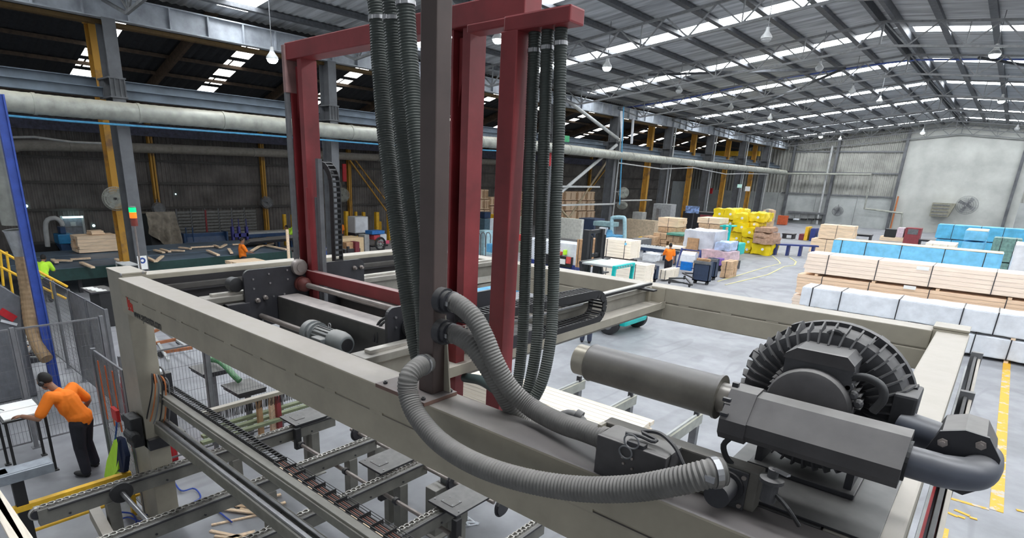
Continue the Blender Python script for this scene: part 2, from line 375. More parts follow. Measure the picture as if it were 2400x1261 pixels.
# ---- yellow columns of the side bay, close behind the grey ones ----
YC = [(at(250,300,x=-24.9).y, -24.9, 'first, beside the leftmost grey column')]+[(y, -24.9, w) for y, w in ((24.6,'second, hidden behind the brown post'),(50.2,'third, right of the two stacked wall fans'),(59.6,'fourth, behind the pale wrapped stack'),(69.2,'fifth, behind the yellow sacks'),(78.3,'sixth and last near the end wall'))]
for y, x, wh in YC:
    r = thing('yellow_column', 'rusty yellow steel column of the side bay, %s' % wh, 'column', (x, y, 0), 'rusty yellow columns of the side bay')
    MB().box(x+.2, x+.24, y-.17, y+.17, .02, 9.3).box(x-.24, x-.2, y-.17, y+.17, .02, 9.3).box(x-.2, x+.2, y-.02, y+.02, .02, 9.3).build('shaft', M_yel, r)
    MB().box(x-.32, x+.32, y-.25, y+.25, 0, .03).build('base_plate', M_yel, r)
    MB().box(x-.28, x+.28, y-.2, y+.2, 9.3, 9.36).build('cap_plate', M_yel, r)

# ---- crane runway beams, long ducts ----
M_run = mat('runway_beam_paint', (.15,.19,.24), .5, var=.15, scale=1.5, dust=.9, dcol=(.42,.40,.35))
for x, z0, lab in ((-24.15, 6.9, 'long grey crane runway beam with dusty top flange beside the column row'), (-24.95, 7.58, 'second crane runway beam, behind and just below the front one')):
    tag(MB().box(x-.16, x+.16, Y0, Y1-.1, z0-.03+.32, z0+.32).box(x-.16, x+.16, Y0, Y1-.1, z0, z0+.03).box(x-.02, x+.02, Y0, Y1-.1, z0+.03, z0+.29).build('runway_beam', M_run), lab, 'beam') if x > -24.5 else \
    tag(MB().box(x-.16, x+.16, Y0, Y1-.1, z0-.35, z0-.32).box(x-.16, x+.16, Y0, Y1-.1, z0-.03, z0).box(x-.02, x+.02, Y0, Y1-.1, z0-.32, z0-.03).build('runway_beam', M_run), lab, 'beam')
def duct(name, pts, r, m, lab, pitch=.14, joint=3.0, rib=.008):
    t = thing(name, lab, 'duct', pts[0])
    P = smoothpath(pts, pitch)
    rs = [r+(rib if i % 2 else 0) for i in range(len(P))]
    MB().tube(P, rs, 18).build('pipe', m, t, smooth=True)
    n = int(joint/pitch)
    for i in range(n//2, len(P)-2, n):
        d = (P[i+1]-P[i]).normalized(); MB().cyl(P[i]-d*.05, P[i]+d*.05, r+.025, 18).build('joint_band', m, t, smooth=True)
    return t
pd = [at(-60,228,x=-22.9), at(150,250,x=-22.9), at(600,289,x=-22.9), at(896,317,x=-22.9), at(1217,339,x=-22.9), at(1450,364,x=-22.9), at(1650,385,x=-22.9), at(1800,400,x=-22.9), at(1841,405,x=-22.9)]
duct('extraction_duct', pd, .30, M_galv, 'long pale spiral extraction duct running the length of the hall in front of the columns')
tag(MB().tube([p+Vector((.05,0,-.42)) for p in pd[:5]], .035, 8).build('air_pipe', mat('light_blue_pipe', (.08,.35,.60), .4)), 'light blue air pipe clipped beneath the long pale duct', 'pipe')
tag(MB().tube([at(1450,382,x=-22.7), at(1550,396,x=-22.7), at(1625,393,x=-22.7), at(1700,408,x=-22.7), at(1740,407,x=-22.7), at(1800,408,x=-22.7)], .045, 8).build('sagging_cable', M_lgrey), 'pale sagging cable slung below the far stretch of the long duct', 'cable')
duct('wall_duct', [at(30,346,x=-35.2), at(60,341,x=-35.2), at(300,346,x=-35.2), at(620,358,x=-35.2), at(900,370,x=-35.2), at(1160,380,x=-35.2)], .25, mat('dusty_duct', (.27,.25,.22), .6, dust=.6), 'dusty brown duct along the dark corrugated wall of the side bay', .3, 5, .004)
tag(MB().tube([at(0,322,x=-33), at(80,321,x=-33), at(170,333,x=-33), at(240,336,x=-33)], .05, 8).build('white_pipe', M_lgrey), 'thin white bent pipe above the dusty wall duct at far left', 'pipe')

# ---- side bay: roof and wall ----
M_wall = mat('brown_grey_wall_sheeting', (.15,.137,.128), .7, var=.25, scale=.8)
bay = thing('ceiling', 'dark corrugated roof of the side bay with short rows of skylight patches', 'roof', (-30, 40, 9)); bay['kind'] = 'structure'; del bay['category']
zbay = lambda x: 9.9+.3*(x+27)
BROW = [8.9, 14.4, 20.6, 26.4, 31.7, 37.6, 43.6, 49.4, 56.1, 62.3, 68.5, 75]
bys = [Y0]+[v for s in BROW for v in (s-.42, s+.42)]+[Y1]
for i in range(0, len(bys), 2):
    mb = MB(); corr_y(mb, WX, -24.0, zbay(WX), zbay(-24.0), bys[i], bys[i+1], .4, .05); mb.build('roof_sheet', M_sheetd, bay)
for j, s in enumerate(BROW):
    xs = [-32.1+1.0*k for k in range(6)]
    prev = WX
    for k, x in enumerate(xs):
        a, b = x, x+.68
        def q(xa, xb, m, nm, ya=s-.42, yb=s+.42):
            MB().add([(xa,ya,zbay(xa)),(xb,ya,zbay(xb)),(xb,yb,zbay(xb)),(xa,yb,zbay(xa)),(xa,ya,zbay(xa)+.04),(xb,ya,zbay(xb)+.04),(xb,yb,zbay(xb)+.04),(xa,yb,zbay(xa)+.04)],[(0,3,2,1),(4,5,6,7),(0,1,5,4),(1,2,6,5),(2,3,7,6),(3,0,4,7)]).build(nm, m, bay)
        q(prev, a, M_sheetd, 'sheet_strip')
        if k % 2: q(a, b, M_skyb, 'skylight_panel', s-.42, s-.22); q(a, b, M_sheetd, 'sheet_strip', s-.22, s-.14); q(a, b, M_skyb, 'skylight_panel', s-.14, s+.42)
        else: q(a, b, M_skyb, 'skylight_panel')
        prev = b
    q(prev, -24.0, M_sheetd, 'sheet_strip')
M_raft = mat('rusty_brown_steel', (.07,.045,.028), .7, var=.25)
for y in (2, 11.6, 17.6, 24, 29, 34.5, 40.5, 46.5, 53, 59.5, 66, 72):
    MB().bar((WX+.2, y, zbay(WX+.2)-.25), (-24.2, y, zbay(-24.2)-.25), .15, .4).build('rafter', M_raft, bay)
for x in (-34,-32.3,-30.6,-28.9,-27.2,-25.5): MB().box(x-.05, x+.05, Y0, Y1, zbay(x)-.15, zbay(x)-.01).build('purlin', M_raft, bay)
wl = thing('wall_left', 'dark corrugated steel wall along the side bay', 'wall', (WX, 40, 0)); wl['kind'] = 'structure'; del wl['category']
def corr_wall(mb, x, ya, yb, z0, z1, pitch=.22, dep=.05):
    n = int((yb-ya)/pitch)*4; k = len(mb.v)
    for i in range(n+1):
        d = (0, 0, dep, dep)[i % 4]; yy = ya+(yb-ya)*i/n
        mb.v += [Vector((x+d,yy,z0)), Vector((x+d,yy,z1))]
    for i in range(n): mb.f.append((k+2*i,k+2*i+2,k+2*i+3,k+2*i+1))
mb = MB(); corr_wall(mb, WX, -8, Y1, 0, 7.3); mb.build('wall_sheet', M_wall, wl)
for z, m in ((2.35, M_raft), (3.7, M_raft), (4.9, M_raft), (6.9, M_raft)): MB().box(WX+.06, WX+.16, -8, Y1, z-.06, z+.06).build('girt', mat('dark_girt', (.07,.065,.06), .7), wl)
tag(MB().box(WX+.5, WX+.7, -8, 60, 6.15, 6.75).build('blue_beam', mat('faded_indigo_beam', (.05,.052,.09), .6, var=.3)), 'faded indigo steel beam along the side wall above the dusty duct', 'beam')
for i, y in enumerate((12.7, 19.2, 25.8, 32.3, 38.8, 45.3, 51.8, 58.3)):
    tag(MB().box(WX+.2, WX+.45, y-.02, y+.02, 0, 7.2).box(WX+.42, WX+.45, y-.12, y+.12, 0, 7.2).box(WX+.2, WX+.23, y-.12, y+.12, 0, 7.2).build('wall_post', M_yel), 'rusty yellow post against the dark side wall, %s from the left' % names_o[i], 'post', 'yellow posts on the side wall')
for k, (p, q, r_) in enumerate((((812,365),(910,500),.09),((1340,500),(1440,370),.12),((905,470),(830,372),.08))):
    a = at(*p, x=WX+.7); b = at(*q, x=WX+.7); tag(MB().bar(a, b, r_, r_).build('wall_brace', M_yel), 'rusty yellow diagonal brace on the side wall, %s' % ('falling to the right behind the white cabinet','rising to the right behind the hoses','crossing the other brace near the vertical hoses')[k], 'brace')
# louvre screen panels on the lower wall
scr = thing('louvre_screen', 'row of pale louvred screens along the lower side wall', 'screen', (WX+.35, 15, .6))
ya = at(412,500,x=WX+.35).y; yb = at(600,500,x=WX+.35).y; n = 6
for k in range(n):
    a = ya+(yb-ya)*k/n; b = ya+(yb-ya)*(k+1)/n
    MB().box(WX+.3, WX+.36, a, a+.06, .5, 2.3).build('screen_post', M_grey, scr)
    for j in range(9): MB().bar((WX+.36, a+.08, .65+.18*j), (WX+.36, b-.02, .65+.18*j), .02, .15, (.5,0,1)).build('louvre', mat('pale_louvre', (.26,.26,.25), .6), scr)
# ---- end wall ----
WY = 87.0
wb = thing('wall_back', 'end wall of corrugated sheeting above concrete panels', 'wall', (-10, WY, 0)); wb['kind'] = 'structure'; del wb['category']
M_conc = mat('concrete_panel', (.50,.51,.48), .8, var=.12, scale=.35, bump=.05)
M_concd = mat('concrete_panel_dark', (.42,.44,.43), .8, var=.12, scale=.6)
M_wsheet = mat('back_wall_sheeting', (.37,.37,.34), .6, var=.2, scale=.5)
zg = at(1843,452,y=WY).z
def corr_x(mb, y, xa, xb, z0, z1f, pitch=.4, dep=.08):
    n = int((xb-xa)/pitch)*4; k = len(mb.v)
    for i in range(n+1):
        xx = xa+(xb-xa)*i/n; d = (0,0,dep,dep)[i % 4]; mb.v += [Vector((xx,y-d,z0)), Vector((xx,y-d,z1f(xx)))]
    for i in range(n): mb.f.append((k+2*i,k+2*i+1,k+2*i+3,k+2*i+2))
xc0 = at(2112,400,y=WY).x; xc1 = at(2372,480,y=WY).x+.6
for a, b, f in ((-36, -23.7, lambda x: min(zbay(x),11)), (-23.7, xc0, lambda x: zroof(x)+.1), (xc1, 12.2, lambda x: zroof(x)+.1)):
    mb = MB(); corr_x(mb, WY, a, b, zg, f); mb.build('wall_sheet', M_wsheet, wb)
    x = a
    while x < b-.1:
        x2 = min(x+4.6, b); MB().box(x+.02, x2-.02, WY-.05, WY+.15, 0, zg).build('concrete_panel', M_concd, wb); x = x2
mb = MB(); mb.prism([(xc0,0),(xc1,0),(xc1,zroof(xc1)+.1),(RX,RZ+.1),(xc0,zroof(xc0)+.1)], WY-.12, WY+.1, 'y'); mb.build('concrete_panel', M_conc, wb)
for px, py in ((1950,420),(2106,420),(2380,430),(1850,420)):
    p = at(px, py, y=WY-.4); MB().box(p.x-.14, p.x+.14, WY-.5, WY-.1, 0, zroof(p.x)-.2).build('wall_column', M_col, wb)
for z in (zg, zg+2.7, zg+5.2): MB().box(-23.3, xc0, WY-.2, WY-.09, z-.08, z+.08).build('girt', M_grey, wb)
p = at(1935,420,y=WY-.7)
tag(MB().tube([(p.x,WY-.55,0),(p.x,WY-.55,9.7)], .13, 10).build('downpipe', M_lgrey), 'pale downpipe on the end wall left of the wide concrete panel', 'pipe')
pp = [at(1843,407,y=WY-1), at(2042,409,y=WY-1), at(2026,489,y=WY-1), at(2115,500,y=WY-1), at(2110,545,y=WY-1)]
tag(MB().tube(pp, .13, 10).build('stepped_pipe', M_galv), 'pale stepped duct pipe running along the end wall and down', 'pipe')
p1 = at(2105,460,y=WY-.6); p2 = at(2080,535,y=WY-.6)
tag(MB().tube([(p1.x,WY-.45,p1.z),(p1.x,WY-.45,0)], .08, 8).build('orange_pipe', mat('rust_orange', (.55,.18,.06), .6)), 'thin rust orange pipe on the end wall at the concrete panel edge', 'pipe')
# =============== the stacking machine ===============
TZ, BZ, SZ = 3.5, 3.09, 3.31
mf = thing('stacking_machine', 'big dusty beige welded box-beam frame of the stacking machine on four legs', 'machine', (-4, 4.7, 0))
def slotbeam(axis, a, b, c0, c1, bev=.012, m=None, face=-1):
    """box beam along 'x' or 'y' from a to b; c0..c1 across; a stitched seam recessed along both sides"""
    m = m or M_beige; mb = MB()
    f = (lambda u0,u1,v0,v1,z0,z1,bv=0: mb.box(u0,u1,v0,v1,z0,z1,bv)) if axis == 'x' else (lambda u0,u1,v0,v1,z0,z1,bv=0: mb.box(v0,v1,u0,u1,z0,z1,bv))
    f(a, b, c0, c1, SZ, TZ, bev); f(a, b, c0, c1, BZ, SZ-.011, bev)
    f(a+.01, b-.01, c0+.012, c1-.012, SZ-.03, SZ+.02)
    t = a+.05
    while t < b-.2: f(t, t+.13, c0+.002, c1-.002, SZ-.02, SZ+.01); t += .52
    return mb.build('beam', m, mf)
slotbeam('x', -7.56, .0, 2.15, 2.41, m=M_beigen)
slotbeam('x', -7.56, -.3, 7.0, 7.27)
slotbeam('y', 2.44, 7.0, -7.86, -7.6)
slotbeam('y', 2.41, 7.1, -.27, -.02)
for x0, y0, nm in ((-8.12,2.2,0),(-8.12,6.99,0),(-.3,7.02,0),(-.3,1.88,0)):
    MB().box(x0, x0+.55 if x0 < -1 else x0+.27, y0, y0+.27, .02, TZ+.02, .01).build('post', M_beige, mf)
    MB().box(x0-.004, (x0+.55 if x0 < -1 else x0+.27)+.004, y0-.004, y0+.274, TZ+.02, TZ+.045, .008).build('post_cap', M_beige, mf)
    MB().box(x0-.15, x0+.6, y0-.1, y0+.4, 0, .02).build('foot_plate', M_beige, mf)
# small lugs and bolts by the corner posts
for p in ((-7.53,2.18,3.53),(-7.53,2.42,3.53)): MB().lathe(p, (0,0,1), [(0,.012),(.02,.012),(.025,.006)], 8).build('bolt', M_metal, mf)
MB().box(-7.598, -7.585, 2.5, 6.98, 2.9, 3.44).box(-7.585,-7.5,2.5,6.98,3.27,3.29).build('dark_screen', mat('black_rubber_sheet', (.022,.02,.022), .7), mf)
MB().box(-7.584,-7.52,2.5,6.98,3.29,3.36,.006).build('ledge', mat('dark_beige_grey', (.07,.065,.06), .5), mf)
# rails the carriage runs on
for x, nm in ((-5.9,'l'),(-3.3,'r')):
    mb = MB().box(x-.09, x+.09, 2.41, 7.0, 3.44, 3.50, .008).box(x-.06, x+.05, 2.41, 7.0, 3.18, 3.44).box(x-.09, x+.12, 2.41, 7.0, 3.13, 3.18, .005)
    mb.prism([(x+.05,3.28),(x+.12,3.2),(x+.05,3.2)], 2.41, 7.0, 'y')
    mb.build('rail_beam', mat('rail_beam_paint', (.27,.255,.225), .4, var=.15, dust=.6, dcol=(.45,.42,.38), scale=3), mf)
    MB().box(x-.035, x+.035, 2.5, 6.95, 3.5, 3.53, .005).build('track', mat('polished_track', (.55,.52,.47), .35, .5), mf)
MB().box(-3.245, -3.0, 2.42, 6.99, 3.29, 3.30).box(-3.01, -2.998, 2.42, 6.99, 3.245, 3.33).build('cable_tray', M_beige, mf)
MB().box(-3.42, -3.2, 6.93, 7.0, 3.12, 3.49, .01).box(-3.2, -3.02, 6.985, 7.0, 3.12, 3.49).build('end_bracket', M_beige, mf)
MB().box(-3.31, -3.0, 6.6, 6.7, 3.5, 3.52).bar((-3.18,4.9,3.54),(-3.18,6.9,3.54),.03).build('stop_bar', M_black, mf)
# the lettering and the red mark on the near beam
a = at(313,731,y=2.145); b = at(378,772,y=2.145)
tc = bpy.data.curves.new('lettering_curve', 'FONT'); tc.body = 'www.systemtm.com'; tc.size = .125; tc.extrude = .001
tcu = bpy.data.objects.new('lettering_curve', tc); C.objects.link(tcu)
bpy.context.view_layer.update()
dg = bpy.context.evaluated_depsgraph_get(); me_ = bpy.data.meshes.new_from_object(tcu.evaluated_get(dg)); bpy.data.objects.remove(tcu); me_.materials.clear(); me_.materials.append(M_black)
wd = max(max(v.co.x for v in me_.vertices), .01); to = bpy.data.objects.new('lettering', me_); C.objects.link(to); to.parent = mf; to.rotation_euler = (PI/2, 0, 0); hh_ = max(v.co.y for v in me_.vertices); to.scale = ((b.x-a.x)/wd, .075/hh_, 1)
to.location = Vector((a.x, 2.1445, a.z-.055))-mf.location
M_logo = mat('red_print', (.75,.05,.03), .5)
lx, lz = at(298,708,y=2.145).x, 3.26
mb = MB()
for dx, z0, z1 in ((0,-.07,.05),(.03,-.10,.02),(.06,-.06,.03),(.10,-.08,.0),(.135,-.10,-.01)): mb.box(lx+dx, lx+dx+.018, 2.144, 2.15, lz+z0, lz+z1)
mb.box(lx+.0, lx+.13, 2.144, 2.15, lz-.1, lz-.085); mb.build('printed_mark', M_logo, mf)

# ---- carriage with plates, wheels, motor ----
cg = thing('carriage', 'dark travelling carriage on the rails with side plates, crossbeam and shafts', 'machine', (-4.6, 3.3, 3.1))
M_cbeam = mat('dark_grey_crossbeam', (.075,.072,.068), .55, var=.12, dust=.95, dcol=(.42,.38,.36))
MB().box(-5.76, -3.42, 3.16, 3.42, 3.03, 3.45, .015).build('crossbeam', M_cbeam, cg)
MB().box(-5.76, -3.42, 3.98, 4.12, 3.1, 3.42, .01).build('crossbeam', M_cbeam, cg)
def plate(x, y0, y1, z0, z1, t=.03, r=.07):
    pts = [(y0,z0),(y1,z0)]
    for cx_, cz_, a0 in ((y1-r, z1-r, 0), (y0+r, z1-r, PI/2)):
        for k in range(6): t_ = a0+PI/2*k/5; pts.append((cx_+r*math.cos(t_), cz_+r*math.sin(t_)))
    return MB().prism(pts, x-t/2, x+t/2, 'x')
plate(-5.78, 2.8, 4.35, 3.14, 3.76).build('side_plate', M_dark, cg)
plate(-3.42, 2.78, 4.35, 3.22, 3.78).build('side_plate', M_dark, cg)
for y, z in ((2.9,3.66),(2.9,3.56),(3.08,3.70),(3.09,3.6),(3.3,3.72),(3.3,3.62),(3.12,3.45),(3.25,3.46),(2.97,3.2),(3.05,3.2)):
    MB().lathe((-5.765,y,z),(1,0,0),[(0,.011),(.012,.011)],8).build('bolt', M_metal, cg)
for y, z in ((2.93,3.43),(3.02,3.45),(4.2,3.66),(4.3,3.66)):
    MB().lathe((-5.765,y,z),(1,0,0),[(0,.026),(.02,.026),(.03,.018),(.05,.014)],14).build('bolt', M_shaft, cg)
for y, z in ((2.86,3.7),(2.86,3.62)): MB().lathe((-3.40,y,z),(1,0,0),[(0,.01),(.01,.01)],8).build('bolt', M_metal, cg)
ys_ = 3.46; zs_ = at(800,690,y=ys_).z; MB().cyl((-5.66,ys_,zs_),(-3.42,ys_,zs_),.03,16).build('drive_shaft', M_shaft, cg, smooth=True)
MB().cyl((-5.74,3.95,3.36),(-3.42,3.95,3.36),.03,16).build('drive_shaft', M_shaft, cg, smooth=True)
MB().cyl((-5.74,2.95,3.26),(-4.6,2.95,3.26),.028,16).build('drive_shaft', M_shaft, cg, smooth=True)
M_redhub = mat('maroon_coupling', (.12,.03,.025), .6)
MB().lathe((-5.76,ys_,zs_),(1,0,0),[(0,.085),(.03,.085),(.03,.05),(.05,.05),(.05,.075),(.10,.08),(.13,.06),(.15,.04)],20).build('shaft_coupling', M_redhub, cg, smooth=True)
MB().lathe((-5.80,3.44,zs_+.19),(1,0,0),[(0,.04),(.02,.085),(.03,.09),(.085,.09),(.095,.075),(.095,.05),(.105,.05)],22).build('guide_wheel', M_shaft, cg, smooth=True)
for x in (-3.38,): 
    for y in (2.98, 4.2): MB().lathe((x-.02,y,3.605),(1,0,0),[(0,.055),(.02,.075),(.07,.078),(.12,.078),(.13,.06),(.13,.03),(.135,.03)],20).build('travel_wheel', M_black, cg, smooth=True)
for y in (2.75, 4.2): MB().lathe((-5.95,y,3.605),(1,0,0),[(0,.05),(.01,.075),(.12,.075),(.13,.05)],20).build('travel_wheel', M_black, cg, smooth=True)
MB().box(-5.88, -5.76, 2.6, 2.85, 3.3, 3.42, .01).box(-5.95,-5.85,2.52,2.62,3.28,3.42,.01).build('buffer', M_dark, cg)
MB().tube(smoothpath([(-4.02,3.15,3.3),(-4.0,3.2,3.47),(-3.9,3.33,3.53),(-3.6,3.38,3.52),(-3.44,3.4,3.5)],.03), .013, 8).tube(smoothpath([(-4.06,3.15,3.3),(-4.04,3.22,3.49),(-3.9,3.36,3.54),(-3.6,3.42,3.52),(-3.44,3.44,3.5)],.03), .013, 8).build('cable', M_black, cg)
# geared motor
gm = thing('gear_motor', 'grey geared electric motor bolted to the front of the carriage crossbeam', 'motor', (-4.45, 3.0, 3.15))
M_gm = mat('grey_blue_motor_paint', (.17,.185,.19), .5, var=.1, dust=.7, dcol=(.36,.35,.33))
c = at(797,785,y=2.98); ax = Vector((1,0,0))
o = Vector((-4.86, 2.98, 3.26))
MB().lathe(o, ax, [(0,.10),(.02,.125),(.06,.13),(.10,.13),(.105,.11),(.14,.11),(.145,.125),(.165,.125),(.165,.1),(.18,.1)], 24).build('gearbox', M_gm, gm, smooth=True)
MB().box(-4.90,-4.74,2.90,3.06,3.08,3.25,.012).build('gearbox_foot', M_gm, gm)
mb = MB().lathe(o+ax*.18, ax, [(0,.092),(.26,.092)], 24)
for k in range(18):
    t = 2*PI*k/18; d = Vector((0, math.cos(t), math.sin(t))); mb.bar(o+ax*.185+d*.092, o+ax*.43+d*.092, .006, .024, d)
mb.build('stator', M_gm, gm)
MB().lathe(o+ax*.43, ax, [(0,.112),(.10,.114),(.15,.105),(.19,.088),(.2,.075),(.2,.06)], 24).build('fan_cowl', M_gm, gm, smooth=True)
MB().lathe(o+ax*.625, ax, [(0,.062),(.012,.062)], 20).build('fan_grille', M_black, gm, smooth=True)
MB().box(-4.58,-4.42,2.82,2.92,3.16,3.30,.01).build('terminal_box', M_gm, gm)
MB().ring(o+Vector((.36,0,.135)), (0,1,0), .02, .005, 14, 6).build('lifting_eye', M_metal, gm)

# ---- red mast standing on the carriage ----
rm = thing('red_mast', 'dull red portal mast on the carriage with two tall posts and top beam', 'mast', (-4.5, 3.6, 3.3))
def post(x, y, z0, z1, wx, wy, m=M_red, nm='post', par=rm, bev=.008): return MB().box(x-wx/2, x+wx/2, y-wy/2, y+wy/2, z0, z1, bev).build(nm, m, par)
YM = 3.62
for q0, q1, wx, z1 in (((716,400),(1,1),.24,5.86),((1085,400),(1,1),.2,5.86)):
    p = at(q0[0], q0[1], y=YM)
    x = p.x
    # open channel section, hollow towards the camera
    MB().prism([(x-wx/2,YM-.06),(x-wx/2+.02,YM-.06),(x-wx/2+.02,YM+.1),(x+wx/2-.08,YM+.1),(x+wx/2-.08,YM-.06),(x+wx/2,YM-.06),(x+wx/2,YM+.12),(x-wx/2,YM+.12)], 3.3, z1, 'z').build('post', M_red, rm)
    MB().prism([(x-wx/2+.03, z1-.05),(x+wx/2-.08, z1-.05),(x-wx/2+.03, z1-.55)], YM+.0, YM+.05, 'y').build('gusset', M_red, rm)
    MB().lathe((x,YM+.058,z1-.62),(0,-1,0),[(0,.018),(.004,.018)],12).build('bolt_hole', M_black, rm)
    MB().lathe((x-.0,YM+.058,3.55),(0,-1,0),[(0,.02),(.004,.02)],12).build('bolt_hole', M_black, rm)
xl = at(692,170,y=YM).x; xr = at(1250,20,y=YM).x
MB().box(xl-.02, xr, YM-.1, YM+.1, 5.86, 6.02, .01).build('top_beam', M_red, rm)
MB().box(xl-.05, xl-.0, YM-.12, YM+.08, 5.55, 6.0, .005).build('end_plate', mat('dusty_pink_red', (.34,.2,.19), .6), rm)
MB().box(xl-.045, xl-.012, YM-.12, YM-.07, 3.35, 5.55).build('guide_rail', M_grey, rm)
a = at(715,640,y=YM-.05); b = at(1010,713,y=YM-.05)
MB().box(a.x+.02, -3.45, YM-.09, YM+.0, a.z-.08, a.z+.05, .008).build('crossbar', M_red, rm)
MB().box(a.x+.24, a.x+.29, YM+.0, YM+.05, 3.1, 4.9).box(a.x+.19, a.x+.21, YM+.0, YM+.02, 3.0, 4.5).build('guide_rail', M_grey, rm)
MB().box(a.x+.14, a.x+.16, YM-.08, YM+.0, 4.15, 4.6).build('bracket', M_red, rm)
# ---- lifting frame (nearer red U frame) with hose arm ----
lf = thing('lifting_frame', 'red lifting frame with box arm carrying three hanging hoses', 'mast', (-2.8, 3.3, 2.6))
YL = 3.3
xp = at(1205,200,y=YL).x
MB().box(xp-.085, xp+.055, YL-.06, YL+.08, 2.95, at(1205,75,y=YL).z, .008).build('post', M_red, lf)
za = at(1205,75,y=YL).z
p0 = at(1180,60,y=YL-.06); p1 = at(1335,55,y=YL-.06); zt_ = at(1335,8,y=YL-.06).z; zb_ = at(1335,50,y=YL-.06).z
MB().box(p0.x-.0, p1.x+.0, YL-.06, YL+.1, zb_, zt_, .012).build('arm', M_red, lf)
MB().box(p0.x-.35, p0.x+.15, YL-.04, YL+.1, zb_+.04, zt_-.0, .01).build('arm_bracket', M_red, lf)
xl2 = at(1070,920,y=YL).x
MB().box(xl2-.07, xl2+.02, YL-.04, YL+.06, 2.9, 3.6).build('post', M_red, lf)
MB().box(xl2-.1, xp+.05, YL-.05, YL+.05, at(1100,940,y=YL).z-.16, at(1100,940,y=YL).z, .006).build('bottom_bar', M_red, lf)

# ---- brown post on the near beam ----
bp = thing('brown_post', 'tall dark brown box post bolted upright on the near beige beam', 'post', (-2.38, 2.3, TZ))
pl_ = at(983,860,y=2.21); pr_ = at(1047,900,y=2.4)
MB().box(-2.445, -2.322, 2.235, 2.345, TZ+.025, 7.4, .008).build('box_tube', M_post, bp)
MB().box(-2.71, -2.26, 2.11, 2.385, TZ+.001, TZ+.026, .003).build('base_plate', mat('dusty_plate', (.16,.09,.07), .6, dust=.9, dcol=(.24,.215,.21)), bp)
for x, y in ((-2.66,2.15),(-2.30,2.14),(-2.285,2.35),(-2.66,2.35)): MB().lathe((x,y,TZ+.025),(0,0,1),[(0,.014),(.016,.014),(.016,.008),(.022,.008)],8).build('bolt', M_dark, bp)
MB().prism([(-2.322,TZ+.03),(-2.27,TZ+.03),(-2.322,TZ+.5)], 2.33, 2.34, 'y').build('gusset', M_beige, bp)
MB().lathe((-2.322,2.29,at(1052,706,y=2.3).z),(1,0,0),[(0,.075),(.05,.075),(.05,.062),(.08,.062)],18).build('hose_flange', M_dark, bp, smooth=True)
MB().lathe((-2.322,2.29,at(1052,780,y=2.3).z),(1,0,0),[(0,.075),(.05,.075),(.05,.062),(.08,.062)],18).build('hose_flange', M_dark, bp, smooth=True)

# ---- corrugated hoses ----
def hose(name, px, r, m, lab, pitch=.017, group=None, clamps=()):
    pts = [at(q[0], q[1], y=q[2]) for q in px]
    P = smoothpath(pts, pitch/4); n = len(P)
    rs = [r*(1+.04*math.cos(2*PI*i/4)) for i in range(n)]
    t = thing(name, lab, 'hose', pts[0], group)
    MB().tube(P, rs, 22).build('ribbed_tube', m, t, smooth=True)
    for f in clamps:
        i = min(n-2, max(1, int(f*(n-1)))); d = (P[i+1]-P[i-1]).normalized()
        MB().tube([P[i]-d*.012, P[i]+d*.012], r*1.12, 18).box(P[i].x-.012, P[i].x+.025, P[i].y-r*1.25, P[i].y-r*1.05, P[i].z-.012, P[i].z+.012).build('hose_clamp', M_metal, t)
    return t
hose('ribbed_hose', [(875,-40,2.75),(884,30,2.75),(890,150,2.74),(905,330,2.7),(935,560,2.6),(970,780,2.5),(990,870,2.45)], .056, M_hoseg, 'leftmost of the three ribbed hoses hanging left of the brown post', clamps=(.085,), group='hoses left of the brown post')
hose('ribbed_hose', [(915,-40,2.68),(918,30,2.68),(927,150,2.68),(945,330,2.64),(968,520,2.58),(990,700,2.5),(1000,860,2.45)], .056, M_hoseg, 'middle one of the three ribbed hoses hanging left of the brown post', clamps=(.085,), group='hoses left of the brown post')
hose('ribbed_hose', [(945,-60,2.62),(950,0,2.62),(960,150,2.62),(977,330,2.58),(993,470,2.55),(1010,640,2.5),(1015,850,2.45)], .056, M_hoseg, 'rightmost hanging ribbed hose, touching the left side of the brown post', clamps=(.07,), group='hoses left of the brown post')
for q, lab in (([(1253,72,3.35),(1252,120,3.35),(1243,330,3.33),(1235,520,3.3),(1229,700,3.28),(1222,830,3.22),(1205,940,3.1),(1180,1000,3.0)], 'leftmost of the three long hoses hanging from the red arm'),
               ([(1284,66,3.35),(1282,115,3.35),(1275,330,3.33),(1268,520,3.3),(1263,700,3.28),(1256,820,3.2),(1235,920,3.1),(1205,985,3.0)], 'middle one of the three long hoses hanging from the red arm'),
               ([(1316,55,3.35),(1314,110,3.35),(1309,330,3.33),(1301,520,3.3),(1296,700,3.28),(1290,800,3.2),(1268,900,3.1),(1225,975,3.0)], 'rightmost of the three long hoses hanging from the red arm')):
    hose('ribbed_hose', q, .04, M_hoseg, lab, pitch=.016, clamps=(.045,), group='hoses hanging from the red arm')
hose('ribbed_hose', [(1000,852,2.22),(978,862,2.1),(958,885,2.02),(957,925,2.0),(978,975,1.98),(1030,1035,1.95),(1110,1085,1.93),(1220,1123,1.95),(1350,1145,2.0),(1480,1145,2.03),(1600,1125,2.05),(1660,1110,2.08),(1695,1105,2.12)], .056, M_hose, 'long dusty ribbed hose looping low in front of the beige beam', clamps=(.03,.985))
hose('ribbed_hose', [(1045,706,2.31),(1072,712,2.31),(1110,745,2.31),(1135,790,2.31),(1160,850,2.32),(1195,910,2.36),(1245,955,2.4),(1310,990,2.36),(1370,1010,2.32),(1425,1030,2.28)], .054, M_hose, 'upper dusty ribbed hose from the brown post to the grey steel box', clamps=(.04,))
